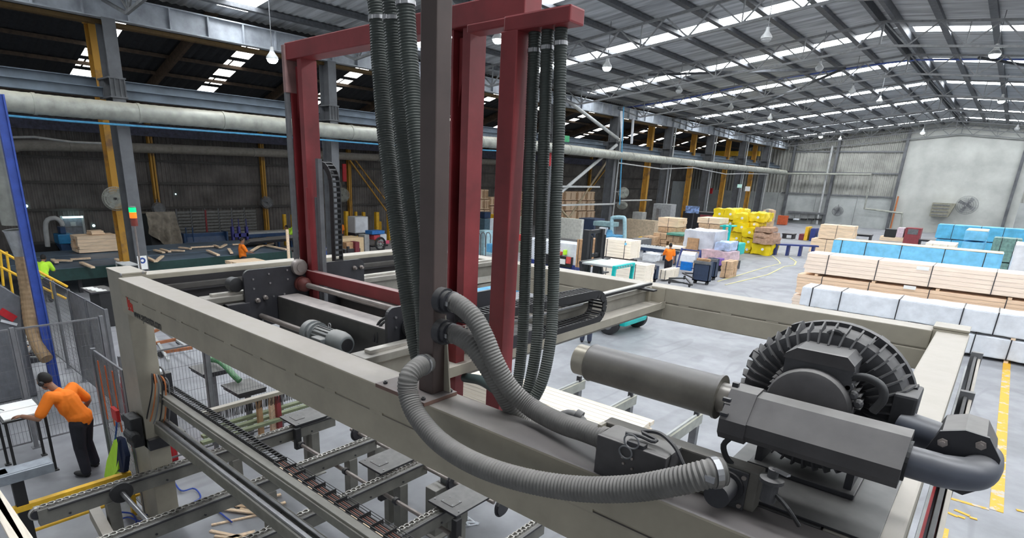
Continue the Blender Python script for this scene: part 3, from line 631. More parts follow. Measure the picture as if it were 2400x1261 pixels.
hose('ribbed_hose', [(1045,780,2.31),(1070,785,2.31),(1105,808,2.31),(1140,855,2.33),(1170,905,2.38),(1200,955,2.45),(1235,995,2.52),(1290,1010,2.6)], .054, M_hose, 'lower dusty ribbed hose leaving the brown post and passing behind its twin', clamps=(.05,))
0 and hose('ribbed_hose', [(1052,600,2.44),(1050,760,2.43),(1056,850,2.43),(1065,900,2.43)], .03, M_hoseg, 'short dark hose hugging the right side of the brown post base')
# dark smooth hose behind
tag(MB().tube(smoothpath([at(1090,885,y=3.3), at(1130,893,y=3.2), at(1180,925,y=3.0), at(1240,965,y=2.9)], .04), .04, 12).build('smooth_hose', mat('green_black_hose', (.05,.08,.08), .5), smooth=True), 'smooth dark green hose between the red posts, behind the near beam', 'hose')
tag(MB().tube(smoothpath([at(1300,985,y=2.7), at(1330,972,y=2.75), at(1355,980,y=2.75), at(1372,1003,y=2.7), at(1378,1030,y=2.6)], .03), .032, 12).lathe(at(1355,978,y=2.75), (1,.2,-.3), [(-.02,.045),(.02,.045)], 14).build('hose_elbow', M_dark, smooth=True), 'small black curved hose coupling behind the grey steel box', 'hose')

# ---- cable chain with its loop on the right rail ----
def cable_chain(name, pts, w, h, lab, wdir, pitch=.06, m=None):
    t = thing(name, lab, 'cable carrier', pts[0]); P = smoothpath(pts, pitch); m = m or M_black
    for i in range(len(P)-1):
        a, b = P[i], P[i+1]; d = (b-a).normalized(); n = d.cross(Vector(wdir)).normalized(); s = Vector(wdir)
        mb = MB()
        for sg in (-1, 1): mb.bar(a+s*sg*w/2, b+s*sg*w/2+d*.004, .012, h, n)
        mb.bar((a+b)/2+n*h*.4-s*w/2, (a+b)/2+n*h*.4+s*w/2, .02, .008, n); mb.bar((a+b)/2-n*h*.4-s*w/2, (a+b)/2-n*h*.4+s*w/2, .02, .008, n)
        mb.build('chain_link', m, t)
    return t
zc = at(1400,690,x=-3.1).z
y_l = at(1395,700,x=-3.1).y
lp = [(-3.09, 3.3, 3.67), (-3.09, 4.2, 3.66), (-3.09, 5.0, 3.65), (-3.09, y_l-.12, 3.64), (-3.09, y_l, 3.59), (-3.09, y_l+.05, 3.49), (-3.09, y_l+.0, 3.39), (-3.09, y_l-.12, 3.352), (-3.09, 4.9, 3.35), (-3.09, 4.3, 3.35)]
cable_chain('cable_chain', lp, .17, .08, 'black cable carrier chain bending in a loop on the right-hand rail', (1,0,0))
# junction and cables on top of carriage at the right
jb = thing('valve_bank', 'dark block of valves and cables at the right end of the carriage', 'machine', (-3.2, 3.9, 3.5))
MB().box(-3.28,-2.98,3.55,4.3,3.34,3.46,.01).build('housing', M_dark, jb)
for k in range(5): MB().tube(smoothpath([(-3.25,3.5+.12*k,3.5),(-3.4,3.9+.12*k,3.62),(-3.35,4.5+.1*k,3.60),(-3.2,5+.05*k,3.56)],.08), .012, 6).build('cable', M_black, jb)
for k in range(8): MB().bar((-3.45,3.6+.15*k,3.58),(-2.95,3.62+.15*k,3.6),.012).build('tray_rung', M_grey, jb)
MB().bar((-3.45,3.5,3.58),(-3.45,4.9,3.58),.015).bar((-2.95,3.5,3.6),(-2.95,4.9,3.6),.015).build('tray_edge', M_grey, jb)
# upright cable chain at the red mast
cable_chain('cable_chain', [at(755,385,y=4.0), at(770,390,y=4.0), at(782,415,y=4.0), at(786,460,y=4.0), at(788,520,y=4.0), at(791,600,y=4.0), at(795,670,y=4.0), at(798,690,y=4.0)], .1, .07, 'black cable carrier chain hanging upright beside the left red post', (0,1,0))

# =============== side channel blower, silencers, pipes at the right end of the near beam ===============
YB = 2.45
P_ = lambda px, py, y=YB: at(px, py, y=y)
a = P_(1385,842); b = P_(1690,930)
sl = thing('silencer', 'long dusty grey cylindrical silencer lying above the beam, pointing left', 'silencer', (a.x, YB, a.z))
ax = Vector((b.x-a.x, 0, 0)); L = ax.length; zc_ = P_(1530,888).z; R = .092
MB().lathe((a.x,YB,zc_), (1,0,0), [(0,.02),(.0,R-.012),(.004,R),(.012,R+.004),(.02,R),(L-.02,R),(L-.012,R+.006),(L,R+.006),(L,R-.03)], 36).build('silencer_body', mat('dusty_silencer', (.17,.155,.13), .45, .2, var=.15, scale=5, dust=1.0, dcol=(.21,.20,.20), bump=.05), sl, smooth=True)
mb = MB().lathe((a.x-.07,YB,zc_), (1,0,0), [(0,R-.03),(0,R-.014),(.07,R-.014)], 32); mb.build('inlet_rim', mat('silver_rim', (.42,.38,.31), .35, .4), sl, smooth=True)
MB().lathe((a.x-.071,YB,zc_), (1,0,0), [(0,.004),(0,R-.022),(.002,R-.022)], 32).build('inlet_mouth', M_black, sl)
M_neck = mat('neck_steel', (.33,.30,.26), .35, .4, dust=.7, dcol=(.3,.28,.27))
MB().lathe((b.x-.0,YB,zc_), (1,0,0), [(0,.066),(.10,.066)], 26).build('neck', M_neck, sl, smooth=True)
MB().lathe((b.x+.045,YB,zc_), (1,0,0), [(0,.07),(.018,.07)], 26).box(b.x+.042,b.x+.068,YB-.09,YB-.066,zc_-.012,zc_+.012).box(b.x+.042,b.x+.066,YB-.02,YB+.0,zc_+.066,zc_+.085).build('hose_clamp', M_dark, sl)
# second silencer: folded box housing
x0 = P_(1735,930).x; x1 = P_(2125,1070).x; zt = P_(1740,900,y=2.52).z; zb = P_(2108,1145,y=2.36).z
sb = thing('silencer_box', 'big dusty grey box-shaped silencer with folded edges before the ribbed blower', 'silencer', (x0, YB, zb))
M_mb = mat('dusty_box_metal', (.072,.068,.07), .75, var=.12, scale=6, dust=1.0, dcol=(.29,.275,.265), bump=.08)
H_ = zt-zb
prof = [(YB-.10,zb),(YB-.125,zb+.03),(YB-.125,zb+H_*.45),(YB-.04,zt-.005),(YB+.04,zt),(YB+.11,zt-.03),(YB+.11,zb+.02),(YB+.09,zb)]
MB().prism(prof, x0+.05, x1, 'x').build('housing', M_mb, sb)
MB().prism([(y+(y-YB)*.06, z+(z-(zb+zt)/2)*.12) for y, z in prof], x0-.03, x0+.075, 'x').build('end_cap', M_mb, sb)
for (y, z) in ((YB-.115,zt-.02),(YB-.12,zb+.1)): MB().box(x0-.032,x0+.0,y-.012,y+.006,z-.008,z+.008,.003).build('clip', M_dark, sb)
MB().tube(smoothpath([(x0+.02,YB-.1,zb+.0),(x0+.0,YB-.11,zb-.04),(x0+.02,YB-.11,zb-.09),(x0+.05,YB-.1,zb-.12)],.015), .012, 8).build('strap', M_black, sb)
# U-turn pipe
zp = (zb+zt)/2-.01
up_ = thing('return_pipe', 'thick dark grey pipe making a U-turn from the box silencer to the blower', 'pipe', (x1, YB, zp))
p0 = Vector((x1-.01,YB-.02,zp)); xe = at(2222,1100,y=YB).x
path = [p0, Vector((x1+.08,YB-.02,zp)), Vector((xe-.01,YB-.02,zp-.0)), Vector((xe+.065,YB+.03,zp)), Vector((xe+.085,YB+.11,zp+.005)), Vector((xe+.085,YB+.2,zp+.01))]
MB().tube(smoothpath(path,.012), .058, 26).build('elbow', mat('blue_grey_pipe', (.10,.11,.14), .4, .1, dust=.7, dcol=(.23,.22,.22)), up_, smooth=True)
MB().lathe(p0-Vector((.0,0,0)), (1,0,0), [(0,.075),(.02,.075)], 24).build('seal_ring', M_black, up_)
# flanged connector block at the turn
fl = [(-.07,-.06),(-.085,0),(-.06,.07),(0,.09),(.06,.085),(.1,.03),(.1,-.05),(.04,-.1),(-.03,-.09)]
xf = xe+.015; zf = zp+.02
MB().prism([(xf+u*1.1, zf+v*1.25) for u, v in fl], YB+.075, YB+.09, 'y').build('flange', M_dark, up_)
MB().prism([(xf+u*1.0, zf+v*1.15) for u, v in fl], YB+.09, YB+.32, 'y').build('connector', M_mb, up_)
for u, v in ((-.05,.05),(.05,.075),(.085,-.02),(-.05,-.06)): MB().lathe((xf+u,YB+.076,zf+v),(0,-1,0),[(0,.016),(.012,.016),(.012,.009),(.02,.009)],6).build('bolt', M_shaft, up_)
MB().tube([(xf-.04,YB+.24,zf+.0),(x1-.05,YB+.30,zf+.0)], .062, 24).build('outlet_pipe', mat('blue_grey_pipe'  , (.1,.11,.14)), up_, smooth=True)
# blower
bc = at(1938,918,y=2.95); bc.y = 2.9
bl = thing('side_channel_blower', 'large dusty black ribbed blower with motor at the right end of the beam', 'blower', bc)
RB = .315
MB().lathe(bc+Vector((0,-.13,0)), (0,1,0), [(0,.12),(0,.17),(-.02,.2),(-.02,.26),(.0,.31),(.05,RB),(.15,RB+.005),(.17,RB-.01),(.26,RB-.03),(.28,.2),(.28,.1)], 56).build('impeller_housing', M_motor, bl, smooth=True)
for k in range(44):
    t = 2*PI*k/44; d = Vector((math.cos(t),0,math.sin(t))); mb = MB()
    q = [bc+d*.17+Vector((0,-.135,0)), bc+d*.20+Vector((0,-.175,0)), bc+d*.27+Vector((0,-.178,0)), bc+d*.325+Vector((0,-.14,0)), bc+d*.347+Vector((0,-.06,0)), bc+d*.33+Vector((0,-.05,0)), bc+d*.2+Vector((0,-.12,0))]
    n = d.cross(Vector((0,1,0)))*.0035
    m_ = len(q); mb.add([p+n for p in q]+[p-n for p in q], [tuple(range(m_)), tuple(range(m_,2*m_))[::-1]]+[(i,(i+1)%m_,m_+(i+1)%m_,m_+i) for i in range(m_)])
    mb.build('cooling_rib', M_motor, bl)
MB().lathe(bc+Vector((0,.0,0)), (0,1,0), [(0,RB),(0,RB+.022),(.045,RB+.022),(.045,RB)], 56).build('rim_flange', M_motor, bl, smooth=True)
for t in (.35, 1.05, 2.05, 2.75):
    d = Vector((math.cos(t),0,math.sin(t))); MB().bar(bc+d*(RB+.0)+Vector((0,-.03,0)), bc+d*(RB+.035)+Vector((0,-.03,0)), .06, .04).build('lug', M_motor, bl)
e = bc+Vector((.01,-.12,RB-.02))
MB().ring(e, (0,1,0), .028, .011, 20, 8).bar(e-Vector((0,0,.06)), e-Vector((0,0,.035)), .06, .03).build('lifting_eye', M_motor, bl, smooth=True)
mc = at(1885,955,y=2.55); mc = Vector((mc.x, 2.78, mc.z))
MB().lathe(mc, (0,-1,0), [(0,.155),(.10,.155),(.20,.158),(.22,.15),(.235,.12),(.242,.05),(.243,.01)], 40).build('motor_cowl', M_mb, bl, smooth=True)
for k in range(22):
    t = PI*(.02+.96*k/21); d = Vector((math.cos(t),0,math.sin(t))); MB().bar(mc+d*.16+Vector((0,-.01,0)), mc+d*.16+Vector((0,-.12,0)), .005, .035, d).build('motor_fin', M_motor, bl)
tb = at(1925,850,y=2.62)
pts = [(tb.x-.13,tb.z-.09),(tb.x-.13,tb.z+.02),(tb.x-.09,tb.z+.05),(tb.x+.09,tb.z+.05),(tb.x+.12,tb.z+.02),(tb.x+.12,tb.z-.09)]
MB().prism(pts, 2.6, 2.76, 'y').build('terminal_box', M_motor, bl)
MB().prism([(u,v) for u,v in pts[1:5]]+[(tb.x+.125,tb.z-.0),(tb.x-.135,tb.z-.0)], 2.585, 2.6, 'y').build('terminal_lid', M_mb, bl)
MB().tube(smoothpath([at(1990,885,y=2.62),at(2030,885,y=2.6),at(2065,905,y=2.58),at(2070,935,y=2.57),at(2045,965,y=2.57)],.012), .016, 10).build('supply_cable', M_black, bl, smooth=True)
for q in ((1990,905),(2000,925),(2012,945)): MB().lathe(at(*q,y=2.63),(0,-1,0),[(0,.018),(.02,.018),(.03,.01)],10).build('cable_gland', M_motor, bl)
pf = at(2135,955,y=2.78)
MB().box(pf.x-.06,pf.x+.02,2.72,2.92,pf.z-.09,pf.z+.06,.012).build('outlet_flange', M_motor, bl)
MB().box(bc.x-.22,bc.x+.22,2.72,3.05,TZ+.016,TZ+.04,.004).box(bc.x-.2,bc.x-.17,2.76,3.0,TZ,bc.z-.2).box(bc.x+.17,bc.x+.2,2.76,3.0,TZ,bc.z-.2).build('foot', M_dark, bl)
# support shelf below blower
tag(MB().box(-.75,-.275,2.415,3.15,TZ-.06,TZ-.004,.004).build('mounting_shelf', M_dark), 'dark steel shelf between the beams, carrying the ribbed blower', 'shelf')
tag(MB().box(-.74,-.09,2.425,3.13,TZ+.002,TZ+.014,.003).build('dusty_tray', M_dark), 'dark dusty sheet tray lying over the beam end below the box silencer', 'tray')
gd = thing('safety_guard', 'narrow guard panel with a red and white strip just right of the frame beam', 'guard', (.06, 3.4, 0))
MB().box(.03,.045,2.2,4.35,2.75,3.05).build('red_strip', mat('bright_red'), gd)
MB().box(.015,.03,2.2,7.6,2.72,3.08).build('white_strip', M_lgrey, gd)
MB().box(.06,.085,2.2,8.0,2.95,3.12,.004).build('black_rail', M_black, gd)
MB().box(.095,.12,2.2,8.1,2.9,3.1,.004).build('beige_rail', M_beige, gd)
for y in (2.35, 4.4, 6.3, 8.0): MB().box(.03,.13,y-.03,y+.03,0,3.16,.004).build('guard_post', M_grey, gd)

# ---- header channel and grey steel box on the beam ----
hc = thing('hose_header', 'dusty beige channel header on the beam with a flange for the big hose', 'machine', (-.9, 2.4, TZ))
xa = at(1440,975,y=2.44).x; xb = at(1792,1085,y=2.36).x; zh = at(1440,972,y=2.44).z
MB().box(xa, xb, 2.33, 2.41, TZ, zh, .008).build('channel', mat('dusty_beige_dark', (.17,.16,.14), .6, var=.12, dust=.95, dcol=(.36,.33,.29)), hc)
MB().box(xa, xa+.02, 2.28, 2.33, TZ+.05, zh, .003).build('end_lip', M_beige, hc)
fp = at(1690,1108,y=2.2)
MB().box(fp.x-.085,fp.x+.075,2.315,2.33,TZ+.0,zh-.01,.003).build('flange_plate', M_motor, hc)
MB().lathe((fp.x,2.33,(TZ+zh)/2),(0,-1,0),[(0,.068),(.03,.068),(.03,.05),(.14,.05)],24).build('spigot', M_dark, hc, smooth=True)
for u, v in ((-.07,.06),(.06,.06),(-.07,-.07),(.06,-.07)): MB().lathe((fp.x+u,2.316,(TZ+zh)/2+v),(0,-1,0),[(0,.01),(.01,.01)],8).build('bolt', M_shaft, hc)
gb = thing('grey_steel_box', 'dusty grey folded steel box with cable loops, standing on the beam', 'box', (-1, 2.25, TZ))
gx0 = at(1402,1090,y=2.2).x; gx1 = at(1562,1130,y=2.2).x; gz = at(1405,1010,y=2.2).z
MB().box(gx0, gx1, 2.18, 2.33, TZ, gz, .012).build('enclosure', M_mb, gb)
MB().box(gx0-.0, gx1+.0, 2.16, 2.18, TZ-.1, gz-.0, .006).build('front_plate', M_mb, gb)
c1 = at(1480,1050,y=2.15)
for q, r_ in (((1480,1035),.034),((1466,1060),.03)): MB().ring(at(*q,y=2.15), (0,1,.1), r_, .004, 24, 6).build('cable_loop', M_grey, gb)
MB().tube(smoothpath([at(1466,1015,y=2.17), at(1500,1022,y=2.2), at(1530,1035,y=2.2), at(1537,1030,y=2.22), at(1505,1012,y=2.25), at(1545,1015,y=2.25), at(1580,1045,y=2.22), at(1600,1085,y=2.2), at(1612,1110,y=2.2)],.012), .009, 8).build('cable', M_dark, gb)
MB().box(c1.x-.03,c1.x+.05,2.16,2.2,gz-.0,gz+.02,.003).build('connector', M_dark, gb)
for q in ((1462,1085),(1482,1075),(1460,1070),(1482,1098)): MB().lathe(at(*q,y=2.16),(0,-1,0),[(0,.006),(.008,.006)],8).build('bolt', M_shaft, gb)
# valve and clutter by the header end
vv = thing('valve_block', 'small dark valve with lever right of the hose header', 'valve', at(1810,1120,y=2.3))
p = at(1812,1110,y=2.3)
MB().lathe((p.x,p.y,p.z-.12),(0,0,1),[(0,.03),(.08,.03),(.085,.045),(.10,.045),(.105,.02),(.14,.02)],16).build('valve_body', M_motor, vv)
MB().bar((p.x,p.y,p.z+.02),(p.x+.06,p.y-.03,p.z+.025),.02,.008).build('lever', M_metal, vv)
MB().tube(smoothpath([(p.x+.02,p.y,p.z-.08),(p.x+.08,p.y-.04,p.z-.1),(p.x+.14,p.y-.02,p.z-.18)],.02),.008,8).build('cable', M_black, vv)

# =============== infeed conveyors below ===============
M_conv = mat('conveyor_grey_paint', (.175,.17,.15), .5, var=.15, scale=3, dust=.5)
def chain_conveyor(x, y0, y1, zc, lab, legs):
    t = thing('chain_conveyor', lab, 'conveyor', (x, y0, 0), 'chain conveyors on the floor')
    MB().box(x-.05, x+.05, y0, y1, zc-.22, zc-.02, .005).build('side_beam', M_conv, t)
    MB().box(x+.05, x+.075, y0+.1, y1, zc-.05, zc-.015, .004).cyl((x+.07,y0+.1,zc-.03),(x+.07,y1,zc-.03),.018,8).build('edge_tube', M_dark, t)
    mb = MB(); y = y0-.02; k = 0
    while y < y1:
        w_ = .022 if k % 2 else .032
        mb.box(x-w_, x-w_+.008, y, y+.045, zc-.018, zc+.012).box(x+w_-.008, x+w_, y, y+.045, zc-.018, zc+.012)
        if k % 2: mb.box(x-w_, x+w_, y+.005, y+.02, zc-.01, zc+.008)
        y += .038; k += 1
    mb.build('chain', M_chain, t, kind='stuff')
    MB().ring((x,y0,zc-.07),(1,0,0),.07,.016,20,6).build('chain_return', M_chain, t)
    MB().lathe((x-.03,y0,zc-.07),(1,0,0),[(0,.06),(.06,.06)],18).build('sprocket', M_dark, t)
    for ly in legs: MB().box(x-.07, x+.07, ly-.07, ly+.07, 0, zc-.22, .006).box(x-.14,x+.14,ly-.12,ly+.12,0,.015).build('leg', M_conv, t)
    for k in range(int((y1-y0)/.55)): MB().lathe((x+.05,y0+.3+.55*k,zc-.17),(1,0,0),[(0,.014),(.012,.014)],8).build('bolt', M_dark, t)
    return t
ZC = .95
chain_conveyor(-7.55, .95, 5.0, ZC, 'chain conveyor nearest the fence, its rounded end by the yellow rail', (1.7, 3.3, 4.6))
chain_conveyor(-6.40, .95, 4.95, ZC, 'second chain conveyor from the fence', (1.6, 3.2, 4.5))
chain_conveyor(-5.33, 1.5, 5.0, ZC, 'third chain conveyor from the fence, under the middle black plate', (2.6, 4.55))
chain_conveyor(-4.28, 2.3, 5.0, ZC, 'fourth chain conveyor, under the right black plate', (3.3, 4.55))
chain_conveyor(-3.3, 3.2, 5.0, ZC, 'last chain conveyor, mostly under the big beige beam', (4.5,))
for x, lab in ((-7.65,'black steel plate table nearest the front leg, with bolted pad'), (-5.58,'middle black steel plate table under the big beige beam'), (-4.2,'right black steel plate table under the big beige beam')):
    t = thing('plate_table', lab, 'table', (x, 4.5, 0), 'black plate tables between the conveyors')
    MB().box(x-.24, x+.24, 4.22, 4.86, ZC+.03, ZC+.055, .004).box(x-.2,x+.2,4.25,4.8,ZC+.0,ZC+.03).build('plate', M_dark, t)
    MB().box(x-.12, x+.08, 4.32, 4.48, ZC+.055, ZC+.062).build('pad', M_dark, t)
    for u, v in ((-.1,4.34),(.06,4.34),(-.1,4.46),(.06,4.46),(-.2,4.3),(.2,4.8),(.2,4.3),(-.2,4.8)): MB().lathe((x+u,v,ZC+.055),(0,0,1),[(0,.009),(.012,.009)],8).build('bolt', M_metal, t)
    MB().box(x+.18, x+.26, 4.2, 4.3, ZC-.35, ZC, .01).build('pivot_arm', M_black, t)
    MB().box(x-.05, x+.05, 4.5, 4.6, 0, ZC, .005).build('leg', M_conv, t)
for (px, py), lab in (((488,862),'grey plate table with a green hose, left behind the mesh'), ((568,905),'second grey plate table, right of the green hose')):
    a = at(px, py, z=.95); t = thing('plate_table', lab, 'table', (a.x, a.y, 0), 'grey plate tables behind the mesh')
    MB().box(a.x-.33, a.x+.33, a.y-.25, a.y+.3, .92, .95, .004).box(a.x-.3,a.x+.33,a.y-.22,a.y+.28,.86,.92).build('plate', M_dark, t)
    MB().box(a.x+.05, a.x+.13, a.y-.0, a.y+.08, 0, .9).build('leg', M_grey, t)
M_ghose = mat('green_hose', (.06,.24,.09), .5, dust=.6, dcol=(.2,.25,.18))
P = smoothpath([at(488,842,z=1.05), at(510,845,z=1.15), at(530,860,z=1.15), at(548,880,z=1.1), at(562,893,z=1.02)], .012)
tag(MB().tube(P, [.055+(.003 if i % 2 else 0) for i in range(len(P))], 14).build('green_hose', M_ghose), 'green ribbed hose with steel elbow joining the two grey plate tables', 'hose')
# shafts and drive
sh = thing('drive_line', 'long brown drive shafts with sprockets crossing under the chain conveyors', 'drive', (-5, 3.3, .7))
for y, z, x0, x1 in ((4.25,.70,-8.0,-2.9),(4.95,.85,-7.0,-4.0),(3.55,.62,-7.6,-5.5)):
    MB().cyl((x0,y,z),(x1,y,z),.028,14).build('shaft', M_shaft, sh, smooth=True)
for x in (-7.35,-6.2,-5.1,-4.05): MB().lathe((x,4.25,.70),(1,0,0),[(0,.05),(.05,.05)],16).build('shaft_collar', M_dark, sh)
for x in (-6.85,-4.75,-3.9): MB().lathe((x,4.95,.85),(1,0,0),[(0,.11),(.03,.12),(.06,.11)],20).ring((x+.03,4.95,.85),(1,0,0),.125,.014,24,6).build('sprocket', M_dark, sh)
for x, y in ((-6.5,5.05),(-4.95,4.85)):
    MB().box(x-.1,x+.1,y-.1,y+.15,0,.72,.008).box(x-.18,x+.18,y-.15,y+.2,0,.02).build('pedestal', M_conv, sh)
dm = thing('drive_motor', 'dark drive motor with steel chain between the middle and right black plates', 'motor', (-4.9,4.95,.8))
MB().lathe((-5.05,5.15,.78),(1,0,0),[(0,.10),(.25,.10),(.26,.085),(.33,.08)],20).build('motor_body', M_dark, dm, smooth=True)
MB().box(-5.0,-4.85,4.98,5.1,.7,.82,.01).build('terminal_box', M_gm, dm)
MB().box(-5.1,-4.75,5.0,5.3,.0,.68,.01).build('pedestal', M_conv, dm)
# long gantry rails under the frame
gt = thing('gantry_rail', 'pair of long grey gantry rails with cable trough running beneath the beige beam', 'machine', (-7.7, 2.5, 1.4))
g0 = at(386,905,x=-7.6); yg = 2.45
z_up = 1.98; xend = -1.2
MB().box(-7.7, xend, yg-.03, yg+.06, z_up-.14, z_up, .01).box(-7.7,xend,yg-.045,yg-.03,z_up-.05,z_up-.03).build('upper_rail', mat('olive_grey_paint', (.20,.19,.155), .45, dust=.4), gt)
yl2 = 2.42; z_lo = 1.6
MB().box(-7.75, xend, yl2-.11, yl2+.08, z_lo-.16, z_lo-.02, .01).build('lower_rail', MATS['olive_grey_paint'], gt)
MB().box(-7.7, xend, yl2-.085, yl2-.045, z_lo-.02, z_lo+.015, .005).box(-7.7, xend, yl2+.0, yl2+.035, z_lo-.02, z_lo+.015, .005).build('silver_track', M_metal, gt)
for k in range(14): MB().lathe((-7.3+.45*k,yl2-.022,z_lo-.015),(0,0,1),[(0,.014),(.006,.014)],10).build('track_bolt', M_black, gt)
for k in range(46):
    x = -7.6+.06*k; mb = MB().box(x, x+.048, yg+.06, yg+.072, z_up-.02, z_up+.035).box(x, x+.048, yg+.17, yg+.182, z_up-.02, z_up+.035).box(x+.015, x+.03, yg+.06, yg+.18, z_up+.028, z_up+.035)
    mb.build('chain_link', M_black, gt)
for k in range(5): MB().tube([(-4.9,yg+.08+.02*k,z_up+.0), (-4,yg+.08+.02*k,z_up-.01), (-2.5,yg+.08+.02*k,z_up), (xend,yg+.08+.02*k,z_up)], .008, 6).build('cable', (M_black, mat('pink_cable', (.22,.10,.08), .5))[k % 2], gt)
for k in range(20): MB().box(-4.85+.17*k, -4.846+.17*k, yg+.05, yg+.19, z_up-.05, z_up+.03).build('tray_rib', M_black, gt)
for yy in (.05, .19): 
    for zz in (0, .03): MB().bar((-4.85,yg+yy,z_up+zz),(xend,yg+yy,z_up+zz),.005).build('tray_wire', M_black, gt)
MB().box(-7.2, xend, yg+.3, yg+.35, z_up-.34, z_up-.28).build('timber_strip', M_wood, gt)
tag(MB().box(-7.84,-7.56,2.04,2.18,1.32,1.72,.02).lathe((-7.7,2.05,1.5),(1,0,0),[(0,.07),(.2,.07),(.24,.05)],16).box(-8.05,-7.84,2.08,2.18,1.55,1.63).build('drive_unit', M_black), 'black drive unit with hoses strapped to the front leg of the frame', 'motor')
cr_ = thing('rail_carriage', 'dark bracket with hanging cables at the head of the gantry rails', 'bracket', (-7.65,2.45,1.7))
MB().box(-7.74,-7.62,2.25,2.62,1.3,2.2,.01).box(-7.7,-7.5,2.2,2.66,1.25,1.4,.01).build('bracket_plate', M_dark, cr_)
MB().ring((-7.62,2.5,2.2),(0,1,0),.10,.012,20,6).build('pulley', M_dark, cr_)
for k in range(6): MB().tube(smoothpath([(-7.6,2.4+.03*k,2.05),(-7.5-.02*k,2.35+.03*k,2.28-.02*k),(-7.42,2.3+.04*k,2.1),(-7.55,2.25+.04*k,1.75-.05*k),(-7.65,2.2,1.45)],.03), .009, 6).build('cable', (M_black, mat('rust_orange', (.5,.1,.05)), M_grey)[k % 3], cr_)
# brush beams
for q0, q1, lab in (((495,960),(665,915),'dark bristle brush bar beneath a beige rail, above the conveyors'),):
    a = at(*q0, z=1.25); b = at(*q1, z=1.25)
    t = thing('brush_bar', lab, 'brush', a)
    MB().box(a.x-.05,a.x+.05,a.y-.3,b.y+1.0,1.2,1.26,.004).build('holder', M_beige, t)
    mb = MB(); random.seed(5)
    for k in range(380):
        y = a.y-.3+(b.y+1.3-a.y)*k/380; x = a.x+random.uniform(-.03,.03); mb.bar((x,y,1.2),(x+random.uniform(-.015,.015),y+random.uniform(-.01,.01),1.05),.004)
    mb.build('bristles', M_black, t, kind='stuff')
# loose blue air hoses, leg braces and litter under the conveyors
M_bh = mat('blue_air_hose', (.03,.08,.42), .5)
for k, (q, lab) in enumerate(((((255,1205),(270,1220),(300,1212),(330,1222),(345,1205)),'thin blue air hose tangled on the floor by the yellow guard rail'),(((250,1225),(285,1245),(318,1228),(310,1205),(280,1200)),'second thin blue air hose looping by the yellow guard rail'),(((405,1125),(425,1150),(455,1145),(470,1165),(450,1180)),'thin blue air hose on the floor between the two left conveyors'),(((500,1190),(520,1205),(545,1225)),'thin blue air hose on the floor beside the heap of offcuts'))):
    tag(MB().tube(smoothpath([at(*p,z=.03+.01*i) for i,p in enumerate(q)],.04),.012,8).build('air_hose', M_bh), lab, 'hose', 'loose blue air hoses')
a = at(290,1160,x=-7.3); sp = thing('sprocket_shaft','black sprocket with a short steel shaft between the two left conveyors','drive',(-7.4,a.y,a.z))
MB().lathe((-7.42,a.y,a.z),(1,0,0),[(0,.06),(.02,.13),(.06,.13),(.08,.06)],24).build('sprocket', M_black, sp); MB().cyl((-7.35,a.y,a.z),(-6.45,a.y,a.z),.03,12).build('shaft', M_metal, sp, smooth=True)
tag(MB().bar(at(222,1200,z=.5), at(262,1275,z=.35), .12, .16).build('frame_strut', M_beige), 'dusty beige sloping strut between the two left conveyors', 'strut')
for px, lab in ((432,'grey leg of the far conveyor frame, right of the front leg'),(468,'second grey leg of the far conveyor frame')): pass
c = at(1095,1230,z=0); mb = MB()
random.seed(2)
P_l = [c+Vector((random.uniform(-.13,.13),random.uniform(-.12,.12),random.uniform(.0,.07))) for k in range(9)]
mb.tube(smoothpath(P_l,.03), .012, 6).build('plastic_scrap', M_white); bpy.data.objects['plastic_scrap']; tag(bpy.data.objects['plastic_scrap'],'crumpled white plastic strap on the floor at bottom centre','litter')
for k,(px,py,pt) in enumerate(((640,1000,925),(655,1000,930),(612,1010,935))): 
    a = at(px,py,z=.3); tag(MB().box(a.x-.04,a.x+.04,a.y-.04,a.y+.04,0,at(px,pt,y=a.y).z).build('timber_upright', (M_wood,M_red,M_card)[k]), ('pale timber upright','reddish upright','brown upright')[k]+' standing behind the mesh left of the black plate tables', 'post')
for k in range(3): a = at(560,985+14*k,z=.5); tag(MB().box(a.x-.12,a.x-.02,a.y-.6,a.y+1.4,.45,.5).build('olive_board', mat('olive_slat',(.22,.25,.15),.6)), 'olive green board seen through the mesh below the brush bar, %s'%('upper','middle','lower')[k], 'board')
# rubble of offcuts, timber in the lower left corner
random.seed(11)
def offcuts(px, py, n, lab, L=(.15,.5), spread=(.5,.35), z=0, m=None, grp=None):
    c = at(px, py, z=z)
    for k in range(n):
        l = random.uniform(*L); a_ = random.uniform(-.5,.5)+.9; x = c.x+random.uniform(-1,1)*spread[0]; y = c.y+random.uniform(-1,1)*spread[1]
        d = Vector((math.cos(a_), math.sin(a_), 0))*l/2; zz = z+.015+.022*(k//5)
        tag(MB().bar(Vector((x,y,zz))-d, Vector((x,y,zz))+d, random.uniform(.03,.06), .02).build('offcut', m or M_wood), lab, 'offcut', grp)
offcuts(608,1185,16,'pale timber offcut in the heap on the floor between the chain conveyors',grp='offcuts heaped between the conveyors', L=(.2,.5), spread=(.22,.22))
offcuts(560,1240,6,'pale timber slat lying on the floor below the heap of offcuts',grp='slats on the floor near the conveyors', L=(.6,1.0), spread=(.4,.3))
for k, (x, y) in enumerate(((0,0),(.0,.11))):
    a = at(-30+8*k,1140,z=1.35); b = at(75+30*k,1330,z=1.35)
    tag(MB().bar(Vector((a.x,a.y,1.35)),Vector((b.x,b.y,1.35)),.09,.05).build('timber_board', M_woodx), ('leftmost pale board poking in at the lower left corner','second pale board at the lower left corner, nearer the conveyors')[k], 'board')
